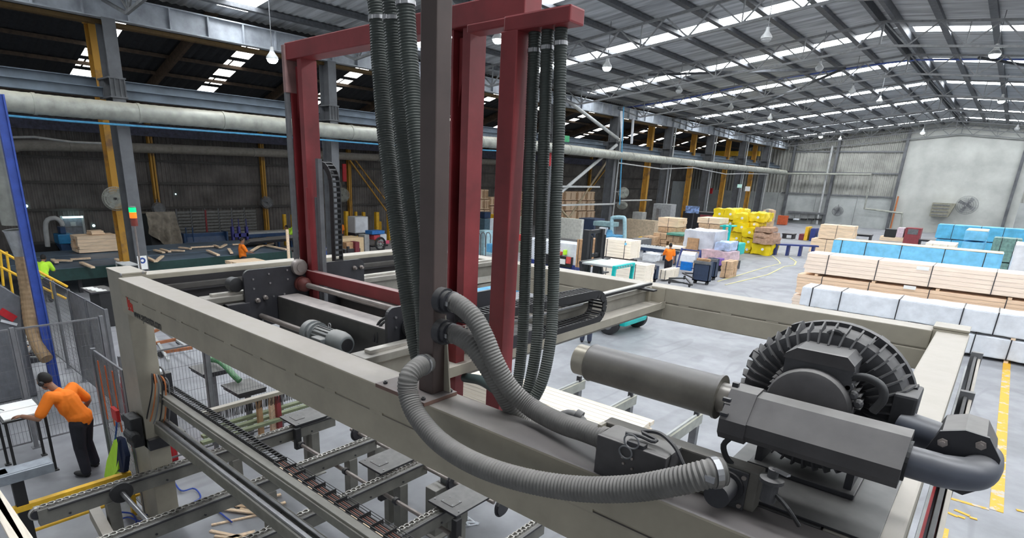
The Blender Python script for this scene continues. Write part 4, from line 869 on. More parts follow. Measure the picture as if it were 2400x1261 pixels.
# =============== people ===============
def ell(mb, c, r, M=None, seg=14, rings=9):
    k = len(mb.v); c = Vector(c)
    vs = [Vector((0,0,r[2]))]
    for i in range(1, rings):
        t = PI*i/rings
        for j in range(seg): vs.append(Vector((r[0]*math.sin(t)*math.cos(2*PI*j/seg), r[1]*math.sin(t)*math.sin(2*PI*j/seg), r[2]*math.cos(t))))
    vs.append(Vector((0,0,-r[2])))
    fs = [(0,1+j,1+(j+1)%seg) for j in range(seg)]
    for i in range(rings-2):
        for j in range(seg): fs.append((1+i*seg+j,1+(i+1)*seg+j,1+(i+1)*seg+(j+1)%seg,1+i*seg+(j+1)%seg))
    e = len(vs)-1; b = 1+(rings-2)*seg
    fs += [(e,b+(j+1)%seg,b+j) for j in range(seg)]
    if M: vs = [M@v for v in vs]
    mb.add([c+v for v in vs], fs); return mb
def limb(mb, pts, rs, seg=12):
    pts = [Vector(p) for p in pts]
    for i in range(len(pts)-1): mb.tube([pts[i], pts[i+1]], [rs[i], rs[i+1]], seg)
    for p, r in zip(pts, rs): ell(mb, p, (r, r, r), seg=10, rings=7)
    return mb
def vox(o, size, sm=6):
    m = o.modifiers.new('remesh', 'REMESH'); m.mode = 'VOXEL'; m.voxel_size = size; m.use_smooth_shade = True
    s = o.modifiers.new('smooth', 'SMOOTH'); s.factor = .5; s.iterations = sm
def person(loc, face, pose, shirt, lab, fine=False, muffs=False, hair=True, group=None, trousers=None, cap=None):
    f = Vector((face[0], face[1], 0)).normalized(); l = Vector((-f.y, f.x, 0)); loc = Vector(loc)
    W = lambda p: loc+f*p[0]+l*p[1]+Vector((0,0,p[2]))
    p = pose; vs = .008 if fine else .016
    t = thing('person', lab, 'person', loc, group)
    b = MB()
    rot = Matrix((( f.x, l.x, 0),( f.y, l.y, 0),(0,0,1)))
    pel, che, neck, head = W(p['pelvis']), W(p['chest']), W(p['neck']), W(p['head'])
    mid = (pel+che)/2
    limb(b, [pel, mid, che], [.135,.125,.145]); limb(b, [che, neck], [.12,.055]); limb(b, [neck, head], [.055,.06])
    hd = (W(p['look'])-W((0,0,0))).normalized() if 'look' in p else f
    hz = Vector((0,0,1)); hx = (hd-hz*hd.dot(hz)*.0).normalized(); hy = Vector((0,0,1)).cross(hx).normalized(); hz = hx.cross(hy)
    HM = Matrix((hx, hy, hz)).transposed()
    ell(b, head+HM@Vector((0,0,.02)), (.098,.078,.118), HM); ell(b, head+HM@Vector((.03,0,-.06)), (.06,.055,.065), HM)
    ell(b, head+HM@Vector((.10,0,-.01)), (.022,.014,.026), HM)           # nose
    ell(b, head+HM@Vector((.083,0,-.062)), (.015,.026,.010), HM)         # lips
    for s in (-1, 1):
        ell(b, head+HM@Vector((-.005, s*.08, 0)), (.018,.012,.032), HM)   # ears
        ell(b, head+HM@Vector((.085, s*.032, .03)), (.014,.022,.008), HM) # brows
    for s, k in ((1,'L'),(-1,'R')):
        sh, el_, wr = W(p['sh'+k]), W(p['el'+k]), W(p['wr'+k]); limb(b, [che, sh], [.10,.068]); limb(b, [sh, el_, wr], [.062,.045,.03])
        d = (wr-el_).normalized(); hd_ = W(p['hand'+k])-W((0,0,0)) if 'hand'+k in p else d; hd_ = hd_.normalized()
        side = hd_.cross(Vector((0,0,1))); side = side.normalized() if side.length > .2 else f; nrm = side.cross(hd_).normalized()
        palm = wr+hd_*.055
        PM = Matrix((hd_, side, nrm)).transposed(); ell(b, palm, (.055,.042,.017), PM)
        for q, ln in zip((-.031,-.010,.011,.031), (.07,.078,.074,.058)):
            a0 = wr+hd_*.085+side*q; a1 = a0+hd_*ln*.5-nrm*.006; a2 = a1+hd_*ln*.35-nrm*.022; a3 = a2+hd_*ln*.15-nrm*.02
            limb(b, [a0,a1,a2,a3], [.0095,.009,.008,.0065], 8)
        th = -side*s if False else side*(-.04)
        a0 = wr+hd_*.02+side*.03*(1 if s < 0 else -1); a1 = a0+hd_*.035+side*.03*(1 if s < 0 else -1)-nrm*.01; a2 = a1+hd_*.03-nrm*.01
        limb(b, [a0,a1,a2], [.012,.011,.008], 8)
        hp, kn, an = W(p['hip'+k]), W(p['kn'+k]), W(p['an'+k]); limb(b, [pel, hp], [.12,.10]); limb(b, [hp, kn, an], [.085,.058,.04])
    o = b.build('body', M_skin, t); vox(o, vs, 3)
    # shirt
    s_ = MB(); limb(s_, [pel+Vector((0,0,.02)), mid, che], [.165,.158,.165]); limb(s_, [che, neck-(neck-che)*.25], [.14,.075])
    ell(s_, che*.5+mid*.5, (.13,.20,.2), rot); ell(s_, pel+Vector((0,0,.06)), (.15,.185,.13), rot)
    for k in 'LR':
        sh, el_ = W(p['sh'+k]), W(p['el'+k]); limb(s_, [che, sh, sh+(el_-sh)*.78], [.12,.088,.078])
    o = s_.build('shirt', shirt, t); vox(o, vs*1.2, 4)
    # trousers
    s_ = MB(); ell(s_, pel-Vector((0,0,.02)), (.145,.18,.12), rot)
    for k in 'LR':
        hp, kn, an = W(p['hip'+k]), W(p['kn'+k]), W(p['an'+k]); limb(s_, [pel-Vector((0,0,.03)), hp, kn, an+Vector((0,0,.02))], [.14,.118,.088,.072])
    o = s_.build('trousers', trousers or M_navy, t); vox(o, vs*1.2, 4)
    for k in 'LR':
        an = W(p['an'+k]); fd = f
        s_ = MB(); ell(s_, Vector((an.x,an.y,loc.z+.05))+fd*.07, (.145,.052,.05), rot); ell(s_, Vector((an.x,an.y,loc.z+.07)), (.06,.052,.07), rot)
        s_.box(an.x-.03,an.x+.03,an.y-.03,an.y+.03,loc.z,loc.z+.05)
        o = s_.build('shoe', M_black, t); vox(o, vs*1.2, 3)
    if hair:
        s_ = MB(); ell(s_, head+HM@Vector((-.022,0,.045)), (.098,.086,.108), HM); o = s_.build('hair', M_hair, t, smooth=True)
    if cap: s_ = MB(); ell(s_, head+HM@Vector((-.005,0,.07)), (.105,.09,.085), HM); s_.build('cap', cap, t, smooth=True)
    s_ = MB()
    for s in (-1, 1): ell(s_, head+HM@Vector((.086, s*.032, .012)), (.012,.013,.009), HM, 8, 6)
    s_.build('eyes', M_black, t, smooth=True)
    if muffs:
        s_ = MB()
        for s in (-1, 1): s_.lathe(head+HM@Vector((-.0, s*.078, .0)), HM@Vector((0,s,0)), [(0,.034),(.03,.04),(.042,.03)], 16)
        s_.ring(head+HM@Vector((0,0,.02)), HM@Vector((1,0,0)), .118, .009, 20, 6)
        s_.build('ear_defenders', M_black, t, smooth=True)
        s_ = MB()
        for s in (-1, 1): s_.ring(head+HM@Vector((0, s*.105, 0)), HM@Vector((0,s,0)), .034, .004, 16, 6)
        s_.build('muff_ring', M_hiviz, t)
    return t
STAND = dict(pelvis=(0,0,.93), chest=(0,0,1.28), neck=(0,0,1.47), head=(.03,0,1.62), shL=(0,.18,1.40), elL=(-.02,.24,1.12), wrL=(.06,.25,.88), shR=(0,-.18,1.40), elR=(-.02,-.24,1.12), wrR=(.06,-.25,.88),
    hipL=(0,.09,.88), knL=(.03,.10,.48), anL=(0,.11,.08), hipR=(0,-.09,.88), knR=(.03,-.10,.48), anR=(-.02,-.11,.08))
def pose(**k): d = dict(STAND); d.update(k); return d
P1 = pose(pelvis=(-.02,-.02,.93), chest=(.13,.03,1.27), neck=(.24,.06,1.45), head=(.35,.08,1.57), look=(.9,.1,-.45), shL=(.20,.23,1.39), elL=(.30,.40,1.10), wrL=(.56,.38,1.12), handL=(1,.0,-.05),
    shR=(.15,-.18,1.39), elR=(.05,-.34,1.12), wrR=(.20,-.36,.88), handR=(.3,0,-1), hipL=(-.02,.07,.88), knL=(.02,.06,.48), anL=(-.06,.12,.08), hipR=(-.02,-.10,.88), knR=(.06,-.15,.48), anR=(.02,-.20,.08))
person((-10.05,2.02,0), (-.72,-.60), P1, M_orange, 'person with ear defenders, orange shirt and dark trousers leaning over the open book', fine=True, muffs=True)
# desk with an open book
dk = thing('lectern_desk', 'black slim-legged desk that the man in orange leans over', 'desk', (-10.8,1.5,0))
DX0, DX1, DY0, DY1 = -11.25, -10.45, 1.15, 1.72
MB().box(DX0, DX1, DY0, DY1, .98, 1.01, .005).build('tabletop', M_black, dk)
for x, y in ((DX0+.04,DY0+.04),(DX1-.04,DY0+.04),(DX0+.04,DY1-.04),(DX1-.04,DY1-.04)): MB().box(x-.018,x+.018,y-.018,y+.018,0,.98).box(x-.04,x+.04,y-.04,y+.04,0,.02).build('leg', M_black, dk)
bk = thing('open_book', 'open ledger book with white pages on the black desk', 'book', (-10.85,1.43,1.01))
M_paper = mat('paper', (.9,.9,.88), .7, var=.02)
for s in (0, 1): 
    xa = -11.22+.37*s
    MB().add([(xa,DY0+.03,1.012),(xa+.36,DY0+.03,1.012),(xa+.36,DY1-.05,1.012),(xa,DY1-.05,1.012),(xa,DY0+.03,1.03),(xa+.36,DY0+.03,1.035),(xa+.36,DY1-.05,1.035),(xa,DY1-.05,1.03)],[(0,3,2,1),(4,5,6,7),(0,1,5,4),(1,2,6,5),(2,3,7,6),(3,0,4,7)]).build('page_block', M_paper, bk)
MB().tube([(-11.05,1.2,1.045),(-10.85,1.25,1.06)],.006,8).build('pen', M_black, bk)

# =============== fences ===============
M_fence = mat('fence_grey', (.20,.205,.22), .5, var=.1)
M_wire = mat('fence_wire', (.16,.16,.17), .5)
M_infill = mat('grey_infill', (.36,.36,.35), .6)
def fence(axis, a, b, c, h, n, lab, z0=.12, pitch=.05, hp=.22, wires=True, infill=None, w=.004):
    v = (lambda u, z: Vector((u,c,z))) if axis == 'x' else (lambda u, z: Vector((c,u,z)))
    t = thing('mesh_fence', lab, 'fence', v(a,0))
    for k in range(n+1):
        u = a+(b-a)*k/n; p = v(u,0)
        MB().box(p.x-.03,p.x+.03,p.y-.03,p.y+.03,0,h+.03).build('fence_post', M_fence, t); MB().box(p.x-.07,p.x+.07,p.y-.07,p.y+.07,0,.01).build('foot_plate', M_fence, t)
    for k in range(n):
        u0 = a+(b-a)*k/n+.05*(1 if b > a else -1); u1 = a+(b-a)*(k+1)/n-.05*(1 if b > a else -1)
        mb = MB().bar(v(u0,h),v(u1,h),.025).bar(v(u0,z0),v(u1,z0),.025).bar(v(u0,z0),v(u0,h),.02).bar(v(u1,z0),v(u1,h),.02); mb.build('panel_frame', M_fence, t)
        if infill and k in infill: MB().bar(v(u0,(z0+h)/2),v(u1,(z0+h)/2),.012,h-z0).build('infill_sheet', M_infill, t)
        mb = MB(); m_ = int(abs(u1-u0)/pitch)
        for j in range(1, m_): u = u0+(u1-u0)*j/m_; mb.bar(v(u,z0),v(u,h),w)
        for j in range(1, int((h-z0)/hp)+1): mb.bar(v(u0,z0+hp*j-.01),v(u1,z0+hp*j-.01),w)
        mb.build('wire_mesh', M_wire, t, kind='stuff')
    return t
fence('y', -.9, 2.95, -11.65, 2.12, 3, 'grey wire mesh fence behind the man in orange')
fence('x', -12.25, -18.4, 3.2, 2.1, 5, 'grey mesh fence running away left of the open aisle', infill=(0,1), pitch=.06, hp=.1)
fence('y', 2.55, 7.6, -9.42, 1.98, 4, 'grey wire mesh fence behind the front leg of the machine frame', w=.0035)
fence('x', -9.42, -8.15, 2.22, 2.17, 1, 'open mesh gate beside the front leg, bag hanging on it', w=.005)
for k in range(3):
    tag(MB().box(-9.1+.3*k,-9.07+.3*k,2.17,2.18,1.2,2.1).build('warning_strip', mat('orange_strip', (.75,.14,.03), .5)), 'orange plastic strip hanging on the open mesh gate, %s' % ('farthest from the gate post','middle one','nearest the gate post')[k], 'strip', 'orange strips on the gate')
bg_ = thing('safety_vest', 'yellow and navy hi-vis vest hanging on the open mesh gate', 'vest', (-8.5,2.1,.3))
q = [at(268,1028,y=2.12), at(250,1080,y=2.10), at(244,1118,y=2.08), at(262,1122,y=2.05), at(276,1100,y=2.02), at(280,1040,y=2.1)]
MB().add(q+[v+Vector((.0,.06,0)) for v in q], [tuple(range(6)),tuple(range(6,12))[::-1]]+[(i,(i+1)%6,6+(i+1)%6,6+i) for i in range(6)]).build('front_panel', M_hiviz, bg_)
q = [at(272,1025,y=2.10), at(276,1040,y=2.06), at(272,1105,y=2.04), at(290,1108,y=2.04), at(294,1070,y=2.06), at(283,1030,y=2.1)]
MB().add(q+[v+Vector((.0,.06,0)) for v in q], [tuple(range(6)),tuple(range(6,12))[::-1]]+[(i,(i+1)%6,6+(i+1)%6,6+i) for i in range(6)]).build('back_panel', mat('navy_cloth', (.01,.02,.06), .9), bg_)
MB().tube([at(274,985,y=2.15), at(273,1005,y=2.13), at(270,1030,y=2.12)], .012, 8).build('strap', M_blue, bg_)
tag(MB().box(*sorted((at(262,955,y=2.12).x, at(273,955,y=2.12).x)),2.1,2.15,at(265,978,y=2.12).z,at(265,955,y=2.12).z,.01).build('padlock_tag', mat('red_tag', (.6,.03,.03), .5)), 'small red lockout tag on the gate post', 'tag')
# red cabinet with white sacks behind the gate
_a = at(290,950,y=2.75); _b = at(330,950,y=2.75); x0,x1,y0,y1,z0,z1 = _a.x,_b.x,2.75,3.2,0,at(310,905,y=2.75).z
rc = thing('red_cabinet', 'red steel cabinet behind the gate mesh', 'cabinet', (x0,y0,0))
MB().box(x0,x1,y0,y0+.45,.0,z1,.02).build('cabinet_body', mat('bright_red', (.55,.02,.03), .5), rc); MB().box(x0+.05,x1-.05,y0-.015,y0,.15,z1-.1).build('door', mat('bright_red_door', (.5,.02,.03), .5), rc)
tag(MB().box(x0,x1,y0+.02,y0+.42,z1,z1+.25,.08).build('white_sack', M_white), 'white sack lying on the red cabinet behind the gate', 'sack')

# yellow guard rails
yr = thing('guard_rail', 'yellow steel guard rail beside the first chain conveyor', 'rail', (-8.2,1,0))
xg = -8.25
a = at(25,1188,x=xg); b = at(306,1108,x=xg)
MB().box(xg-.04,xg+.04,a.y,b.y,b.z-.05,b.z+.03,.006).build('top_rail', M_ysafe, yr)
for y in (a.y+.0,b.y-.03): MB().box(xg-.035,xg+.035,y-.035,y+.035,0,b.z-.05).build('post', M_ysafe, yr)
MB().cyl((xg,a.y,b.z*.45),(xg,b.y+.1,b.z*.45),.022,10).build('mid_rail', M_ysafe, yr)
tag(MB().box(xg+.08,xg+.14,b.y-1.0,b.y+.02,b.z-.12,b.z-.09).build('white_channel', M_lgrey), 'pale metal channel lying beside the yellow guard rail', 'channel')
# grey troughs and black stands in the lower left corner
for k, (pc, w_, lab) in enumerate((((130,1105),.75,'grey folded metal trough on a black stand before the man in orange'),((32,1130),.6,'grey folded metal trough at the lower left frame edge'))):
    a = at(pc[0], pc[1], z=1.05); t = thing('metal_trough', lab, 'trough', (a.x,a.y,0), 'grey troughs at lower left')
    MB().box(a.x-.25,a.x,a.y-w_,a.y,1.05,1.17,.006).box(a.x-.22,a.x-.03,a.y-w_+.03,a.y-.03,1.17,1.175).build('trough_body', mat('grey_blue_sheet', (.30,.33,.37), .35, .3), t)
    MB().box(a.x-.17,a.x-.06,a.y-w_*.5-.06,a.y-w_*.5+.06,.0,1.05).build('stand', M_black, t)

# blue support post and ducts at far left
bpx = -14.0
a = at(5,290,x=bpx); b = at(85,640,x=bpx)
tag(MB().box(bpx-.06,bpx+.06,b.y-.13,b.y-.0,0,a.z+.5).box(bpx+.06,bpx+.1,b.y-.0,b.y+.03,0,a.z+.5).build('blue_post', mat('cobalt_post', (.04,.09,.42), .45)), 'leaning-looking cobalt blue steel post at far left', 'post')
dd = thing('down_duct', 'grey spiral duct dropping to a tan flexible hose at far left', 'duct', at(60,600,x=-14.5))
P = smoothpath([at(-20,250,x=-14.5), at(8,400,x=-14.5), at(30,500,x=-14.5), at(38,540,x=-14.5)], .12)
MB().tube(P, [.21+(.008 if i % 2 else 0) for i in range(len(P))], 18).build('spiral_pipe', M_galv, dd, smooth=True)
MB().tube([at(38,538,x=-14.5), at(40,545,x=-14.5), at(50,600,x=-14.5)], [.23,.21,.12], 18).build('reducer', mat('shiny_galv', (.6,.62,.62), .3, .6), dd, smooth=True)
P = smoothpath([at(50,600,x=-14.5), at(62,680,x=-14.4), at(72,760,x=-14.2), at(88,810,x=-14.0), at(112,845,x=-13.7)], .05)
MB().tube(P, [.115+(.006 if i % 2 else 0) for i in range(len(P))], 16).build('flexible_hose', mat('tan_hose', (.40,.27,.15), .6), dd)
# big grey machine at far left and scrap bin below
x0,x1,y0,y1,z0,z1 = -15.8,-13.6,.4,2.0,0,1.5
gmx = thing('grey_machine', 'grey machine with slanted hood and a red stripe at far left', 'machine', (-14.8,1,0))
a0 = at(0,660,x=-14.4); a1 = at(50,700,x=-14.4); a2 = at(62,800,x=-14.4)
MB().prism([(-1.0,.02),(a2.y,.02),(a2.y,a2.z),(a1.y,a1.z),(a0.y-.2,a0.z+.1),(-1.0,a0.z+.1)], -15.9,-14.4,'x').build('hood', mat('blue_grey_sheet', (.17,.18,.20), .5), gmx)
a = at(0,728,x=-14.38); b = at(35,748,x=-14.38); MB().bar(a,b,.03,.14).build('red_stripe', mat('bright_red', (.5,.02,.02)), gmx)
a = at(0,742,x=-14.37); b = at(38,752,x=-14.37); MB().bar(a+Vector((0,0,-.08)),b+Vector((0,0,-.08)),.03,.05).build('white_stripe', M_white, gmx)
random.seed(4)
for k in range(34):
    c = at(random.uniform(0,75), random.uniform(790,850), z=random.uniform(.3,.9)); a_ = random.uniform(-.9,.9); l = random.uniform(.3,.75)
    d = Vector((math.cos(a_),math.sin(a_),random.uniform(-.5,.3)))*l/2
    tag(MB().bar(c-d,c+d,random.uniform(.04,.09),.03).build('scrap_offcut', random.choice((M_wood,M_lgrey,M_card,M_grey))), 'pale scrap offcut in the jumbled heap behind the mesh at far left', 'offcut', 'scrap heap at far left')
c = at(40,850,z=0)
tag(MB().box(c.x-1.3,c.x+.3,c.y-1.4,c.y+.6,0,.28,.01).build('scrap_bin', M_dark), 'low dark scrap bin holding the jumbled offcuts at far left', 'bin')
# yellow stair rails and platform at far left
ys_ = thing('stair_rail', 'yellow tubular stair railing at far left', 'rail', at(30,620,x=-19))
for q in (((0,588),(60,620),(158,672)),((0,625),(60,655),(155,700))):
    P = [at(*p, x=-19.0) for p in q]; MB().tube(P, .035, 8).build('handrail', M_ysafe, ys_)
for q in (((15,590),(30,690)),((0,585),(8,670)),((60,620),(72,700)),((118,655),(125,700))):
    P = [at(*p, x=-19.0) for p in q]; MB().tube(P, .03, 8).build('baluster', M_ysafe, ys_)
# control desk and parts by the machine corner
x0,x1,y0,y1,z0,z1 = fb3(240,(262,765),285,690,z=.0)
cs = thing('control_console', 'black control console with papers behind the machine corner', 'console', (x0,y0,0))
a = at(255,765,z=0); 
MB().box(a.x-.9,a.x+.1,a.y-.15,a.y+.6,0,1.05,.02).build('cabinet_body', M_black, cs)
MB().box(a.x-.9,a.x+.12,a.y-.35,a.y+.3,1.05,1.1,.01).build('console_top', M_dark, cs)
MB().box(a.x+.1,a.x+.13,a.y+.3,a.y+.6,.1,1.15).build('red_side', mat('bright_red', (.5,.02,.02)), cs)
for k in range(4): tag(MB().box(a.x-.8+.22*k,a.x-.62+.22*k,a.y-.32+.05*k,a.y-.05+.05*k,1.1,1.108).build('paper_sheet', M_paper), 'white paper sheet on the black control console, %s from the left' % names_o[k], 'paper', 'papers on the console')
tw = thing('tool_rack', 'white open rack with blue and white tubs beside the machine corner', 'rack', (a.x-.6,a.y+.8,0))
for z in (.5,.95,1.4,1.75): MB().box(a.x-.9,a.x-.1,a.y+.7,a.y+1.1,z,z+.03).build('shelf', M_lgrey, tw)
for u in (-.9,-.1): MB().box(a.x+u-.02,a.x+u+.02,a.y+.7,a.y+.74,0,1.8).build('upright', M_lgrey, tw)
for u, z, m in ((-.75,.98,M_bluew),(-.5,.98,M_white),(-.7,1.43,M_white),(-.4,1.43,M_white),(-.35,.53,M_white)): tag(MB().box(a.x+u-.1,a.x+u+.1,a.y+.75,a.y+1.0,z+.0,z+.2,.02).build('tub', m), 'small tub on the white rack by the machine corner, %s' % {(-.75,.98):'blue, middle shelf',(-.5,.98):'white, middle shelf',(-.7,1.43):'white, upper shelf left',(-.4,1.43):'white, upper shelf right',(-.35,.53):'white, bottom shelf'}[(u,z)], 'tub')
# orange-brown trolley ladder frame on the floor
lt = thing('ladder_trolley', 'low steel trolley frame with rust brown crossbars on the floor behind the beige beam', 'trolley', at(380,800,z=0))
for z_, q in ((.35,(((350,770),(395,845)),((372,768),(440,815)))),):
    for a, b in q: MB().bar(at(*a,z=.35), at(*b,z=.35), .06).build('side_rail', M_lgrey, lt)
for a, b in (((345,783),(372,772)),((362,805),(415,795)),((385,825),(450,815))): MB().bar(at(*a,z=.37), at(*b,z=.37), .07).build('crossbar', mat('rust_brown', (.33,.12,.05), .6), lt)
for q in ((378,830),(352,785),(420,800)): p = at(*q,z=.1); MB().lathe(p+Vector((-.03,0,0)),(1,0,0),[(0,.09),(.05,.09)],14).build('castor', M_rubber, lt)
# tower light on a slim pole
tl = thing('tower_light', 'tower light glowing green and orange on a slim pole', 'signal light', (0,0,0))
xt = -12.0; a = at(302,486,x=xt); b = at(306,515,x=xt); 
tl.location = (xt,a.y,0)
base = Vector((xt, at(312,505,x=xt).y, 0)); zt_ = at(302,484,x=xt).z
h5 = (zt_-at(312,530,x=xt).z)
for k, (nm, m, e, em) in enumerate((('lamp_cap', M_grey,None,0),('green_lamp', mat('green_lamp',(0,.5,.15),.4,emit=(0,1,.25),es=1.6),None,0),('orange_lamp', mat('orange_lamp',(.6,.15,.0),.4,emit=(1,.22,.02),es=1.2),None,0),('red_lamp', mat('red_lamp',(.22,.04,.03),.4),None,0))):
    hs = [.06,.24,.3,.4]; z1 = zt_-h5*sum(hs[:k]); z0 = z1-h5*hs[k]
    MB().cyl((xt,base.y,z0+.004),(xt,base.y,z1),.06,18).build(nm, m, tl, smooth=True)
MB().cyl((xt,base.y,0),(xt,base.y,zt_-h5),.018,10).box(xt-.1,xt+.1,base.y-.1,base.y+.1,0,.02).build('pole', M_shaft, tl)
a = at(334,600,x=-23.1)
sg = thing('mandatory_sign', 'white sign with a blue round symbol on the first grey column', 'sign', a)
MB().box(-23.2,-23.18,a.y-.16,a.y+.16,at(330,632,x=-23.18).z,at(330,600,x=-23.18).z).build('board', M_paper, sg)
MB().lathe((-23.18,a.y-.0,at(330,611,x=-23.18).z),(1,0,0),[(0,.11),(.006,.11)],20).build('blue_symbol', M_blue, sg)
MB().lathe((-23.174,a.y-.0,at(330,611,x=-23.18).z),(1,0,0),[(0,.05),(.004,.05)],20).build('white_symbol', M_paper, sg)
# =============== helpers for stored goods ===============
def simple(name, lab, cat, ext, m, group=None, bev=.02):
    x0,x1,y0,y1,z0,z1 = ext
    return tag(MB().box(x0,x1,y0,y1,z0,z1,bev).build(name, m), lab, cat, group)
def board_pack(lab, ext, nl, na, straps=(), m=None, group=None, along='x', name='timber_pack', jitter=.06, sticks=True):
    """a bundle of boards, nl layers high, na boards wide"""
    x0,x1,y0,y1,z0,z1 = ext; t = thing(name, lab, 'timber', (x0,y0,z0), group); m = m or M_wood
    h = (z1-z0)/nl
    for i in range(nl):
        w = ((y1-y0) if along == 'x' else (x1-x0))/na
        for j in range(na):
            if 0 < i < nl-1 and 0 < j < na-1: continue
            e0 = random.uniform(0, jitter); e1 = random.uniform(0, jitter); g = .006
            if along == 'x': MB().box(x0-e0, x1-e1, y0+j*w+g+random.uniform(0,.008), y0+(j+1)*w-g, z0+i*h+g, z0+(i+1)*h).build('board', m, t)
            else: MB().box(x0+j*w+g, x0+(j+1)*w-g-random.uniform(0,.008), y0-e0, y1-e1, z0+i*h+g, z0+(i+1)*h).build('board', m, t)
    if nl > 2 and na > 2: MB().box(x0+jitter*.3,x1-jitter-.01,y0+(y1-y0)/na*.7,y1-(y1-y0)/na*.7,z0+h*.7,z1-h*.7).build('inner_boards', m, t, kind='stuff')
    for s in straps:
        if along == 'x': u = x0+(x1-x0)*s; MB().box(u-.012,u+.012,y0-.006,y1+.006,z0,z1+.006).build('strap', M_dark, t)
        else: u = y0+(y1-y0)*s; MB().box(x0-.006,x1+.006,u-.012,u+.012,z0,z1+.006).build('strap', M_dark, t)
    return t
def wrapped(lab, ext, m, straps=(), group=None, name='wrapped_pack', cat='timber', bulge=.022, seed=0, along='x', top=None):
    x0,x1,y0,y1,z0,z1 = ext; t = thing(name, lab, cat, (x0,y0,z0), group)
    bm = bmesh.new(); bmesh.ops.create_cube(bm, size=1)
    for v in bm.verts: v.co = Vector(((x0+x1)/2+v.co.x*(x1-x0),(y0+y1)/2+v.co.y*(y1-y0),(z0+z1)/2+v.co.z*(z1-z0)))
    bmesh.ops.bevel(bm, geom=bm.edges[:], offset=min(.025,(z1-z0)*.1), segments=2, affect='EDGES')
    n = 8
    long_ = [e for e in bm.edges if e.calc_length() > .4*max(x1-x0,y1-y0)]
    bmesh.ops.subdivide_edges(bm, edges=long_, cuts=14 if max(x1-x0,y1-y0) > 3 else 6, use_grid_fill=True)
    bmesh.ops.subdivide_edges(bm, edges=[e for e in bm.edges if e.calc_length() > .25], cuts=3, use_grid_fill=True)
    for v in bm.verts:
        q = v.co*2.2+Vector((seed,0,0)); nn = noise.noise(q)*bulge+noise.noise(q*3.1)*bulge*.5
        v.co += v.normal*nn+Vector((noise.noise(q*5)*.3,noise.noise(q*5+Vector((9,0,0)))*.6,noise.noise(q*6)*.6))*bulge*.5
    bm.verts.index_update()
    mb = MB().add([v.co.copy() for v in bm.verts], [[v.index for v in f.verts] for f in bm.faces]); bm.free()
    mb.build('wrapping', m, t, smooth=True)
    if top: MB().box(x0+.02,x1-.02,y0+.02,y1-.02,z1+.01,z1+.035).build('top_boards', top, t)
    for s in straps:
        if along == 'x': u = x0+(x1-x0)*s; MB().box(u-.015,u+.015,y0-bulge*.7,y1+bulge*.7,z0,z1+bulge*.7).build('strap', M_dark, t)
        else: u = y0+(y1-y0)*s; MB().box(x0-bulge*.7,x1+bulge*.7,u-.015,u+.015,z0,z1+bulge*.7).build('strap', M_dark, t)
    return t
def bearers(xs, y0, y1, z, lab):
    for k, x in enumerate(xs): tag(MB().box(x-.05,x+.05,y0,y1,z+.005,z+.075).build('bearer', M_wood), lab+', %s from the left' % names_o[k], 'timber', lab)
random.seed(21)
# ---- long packs at the right ----
GW = 'white wrapped packs in front of the pale timber'
yA = 22.5
wrapped('long white plastic wrapped timber pack lying on top, nearest the beige frame', (-4.8, 1.9, yA, yA+1.1, .78, 1.43), M_white, (.05,.18,.42,.66,.78,.9), GW, seed=1)
wrapped('lower white wrapped pack resting near the floor under the top white pack', (-4.7, 2.1, yA-.02, yA+1.1, .1, .70), M_white, (.05,.2,.45,.7,.82,.93), GW, seed=2)
bearers((-4.2,-2.5,-.8,.9,1.8), yA, yA+1.1, .70, 'short wood bearer between the two white wrapped packs')
bearers((-4.2,-2.5,-.8,.9,1.8), yA, yA+1.1, .0, 'short wood bearer on the floor beneath the white wrapped packs')
yB = 24.2
M_pine2 = mat('pale_pine_pack', (.97,.80,.66), .7, var=.08, scale=3, stretch=(.5,6,12))
board_pack('upper long pale pine board pack with white label and four straps', (-5.2, 2.4, yB, yB+1.2, 1.72, 2.42), 5, 6, (.09,.29,.49,.70,.85), M_pine2)
board_pack('middle long orange-tinted pine board pack below the upper pale pack', (-5.35, 2.4, yB, yB+1.2, .92, 1.62), 6, 6, (.1,.29,.51,.76), mat('warm_pine_pack', (.93,.68,.48), .7, var=.1, scale=3, stretch=(.5,6,12)))
board_pack('bottom long pine board pack mostly hidden behind the white wrapped packs', (-5.4, 2.4, yB, yB+1.2, .1, .82), 6, 6, (.1,.5), M_pine2)
for z in (0,.82,1.62): bearers((-4.8,-3,-1.2,.6,2.2), yB+.05, yB+1.15, z, 'short wood bearer between the long pine packs, %s' % {0:'on the floor',.82:'under the middle pack',1.62:'under the upper pack'}[z])
for px, py, nm in ((2163,629,'upper'),(2132,674,'middle')):
    a = at(px,py,y=yB-.01); tag(MB().box(a.x-.17,a.x+.17,yB-.02,yB-.008,a.z-.06,a.z+.06).build('paper_label', M_paper), 'white paper label on the side of the %s long pine pack' % nm, 'label')
yC = 34.0
z1 = at(1955,562,y=yC).z
wrapped('long sky blue wrapped timber pack behind the pale pine packs', (at(1950,580,y=yC).x, at(2352,600,y=yC).x, yC, yC+1.2, .75, z1), M_bluew, (.06,.22,.44,.69,.91), top=M_wood, seed=3)
board_pack('pine pack carrying the long sky blue wrapped pack', (-6.2, .2, yC, yC+1.2, .1, .72), 5, 5, (.2,.7))
bearers((-5.5,-3,-.5), yC, yC+1.2, 0, 'short wood bearer on the floor under the blue wrapped pack')
yD = 56.0
za = at(2195,525,y=yD).z; xD = at(2195,540,y=yD).x
M_bluew2 = mat('deep_blue_wrap', (.13,.55,.85), .4, var=.12, scale=2, bump=.6)
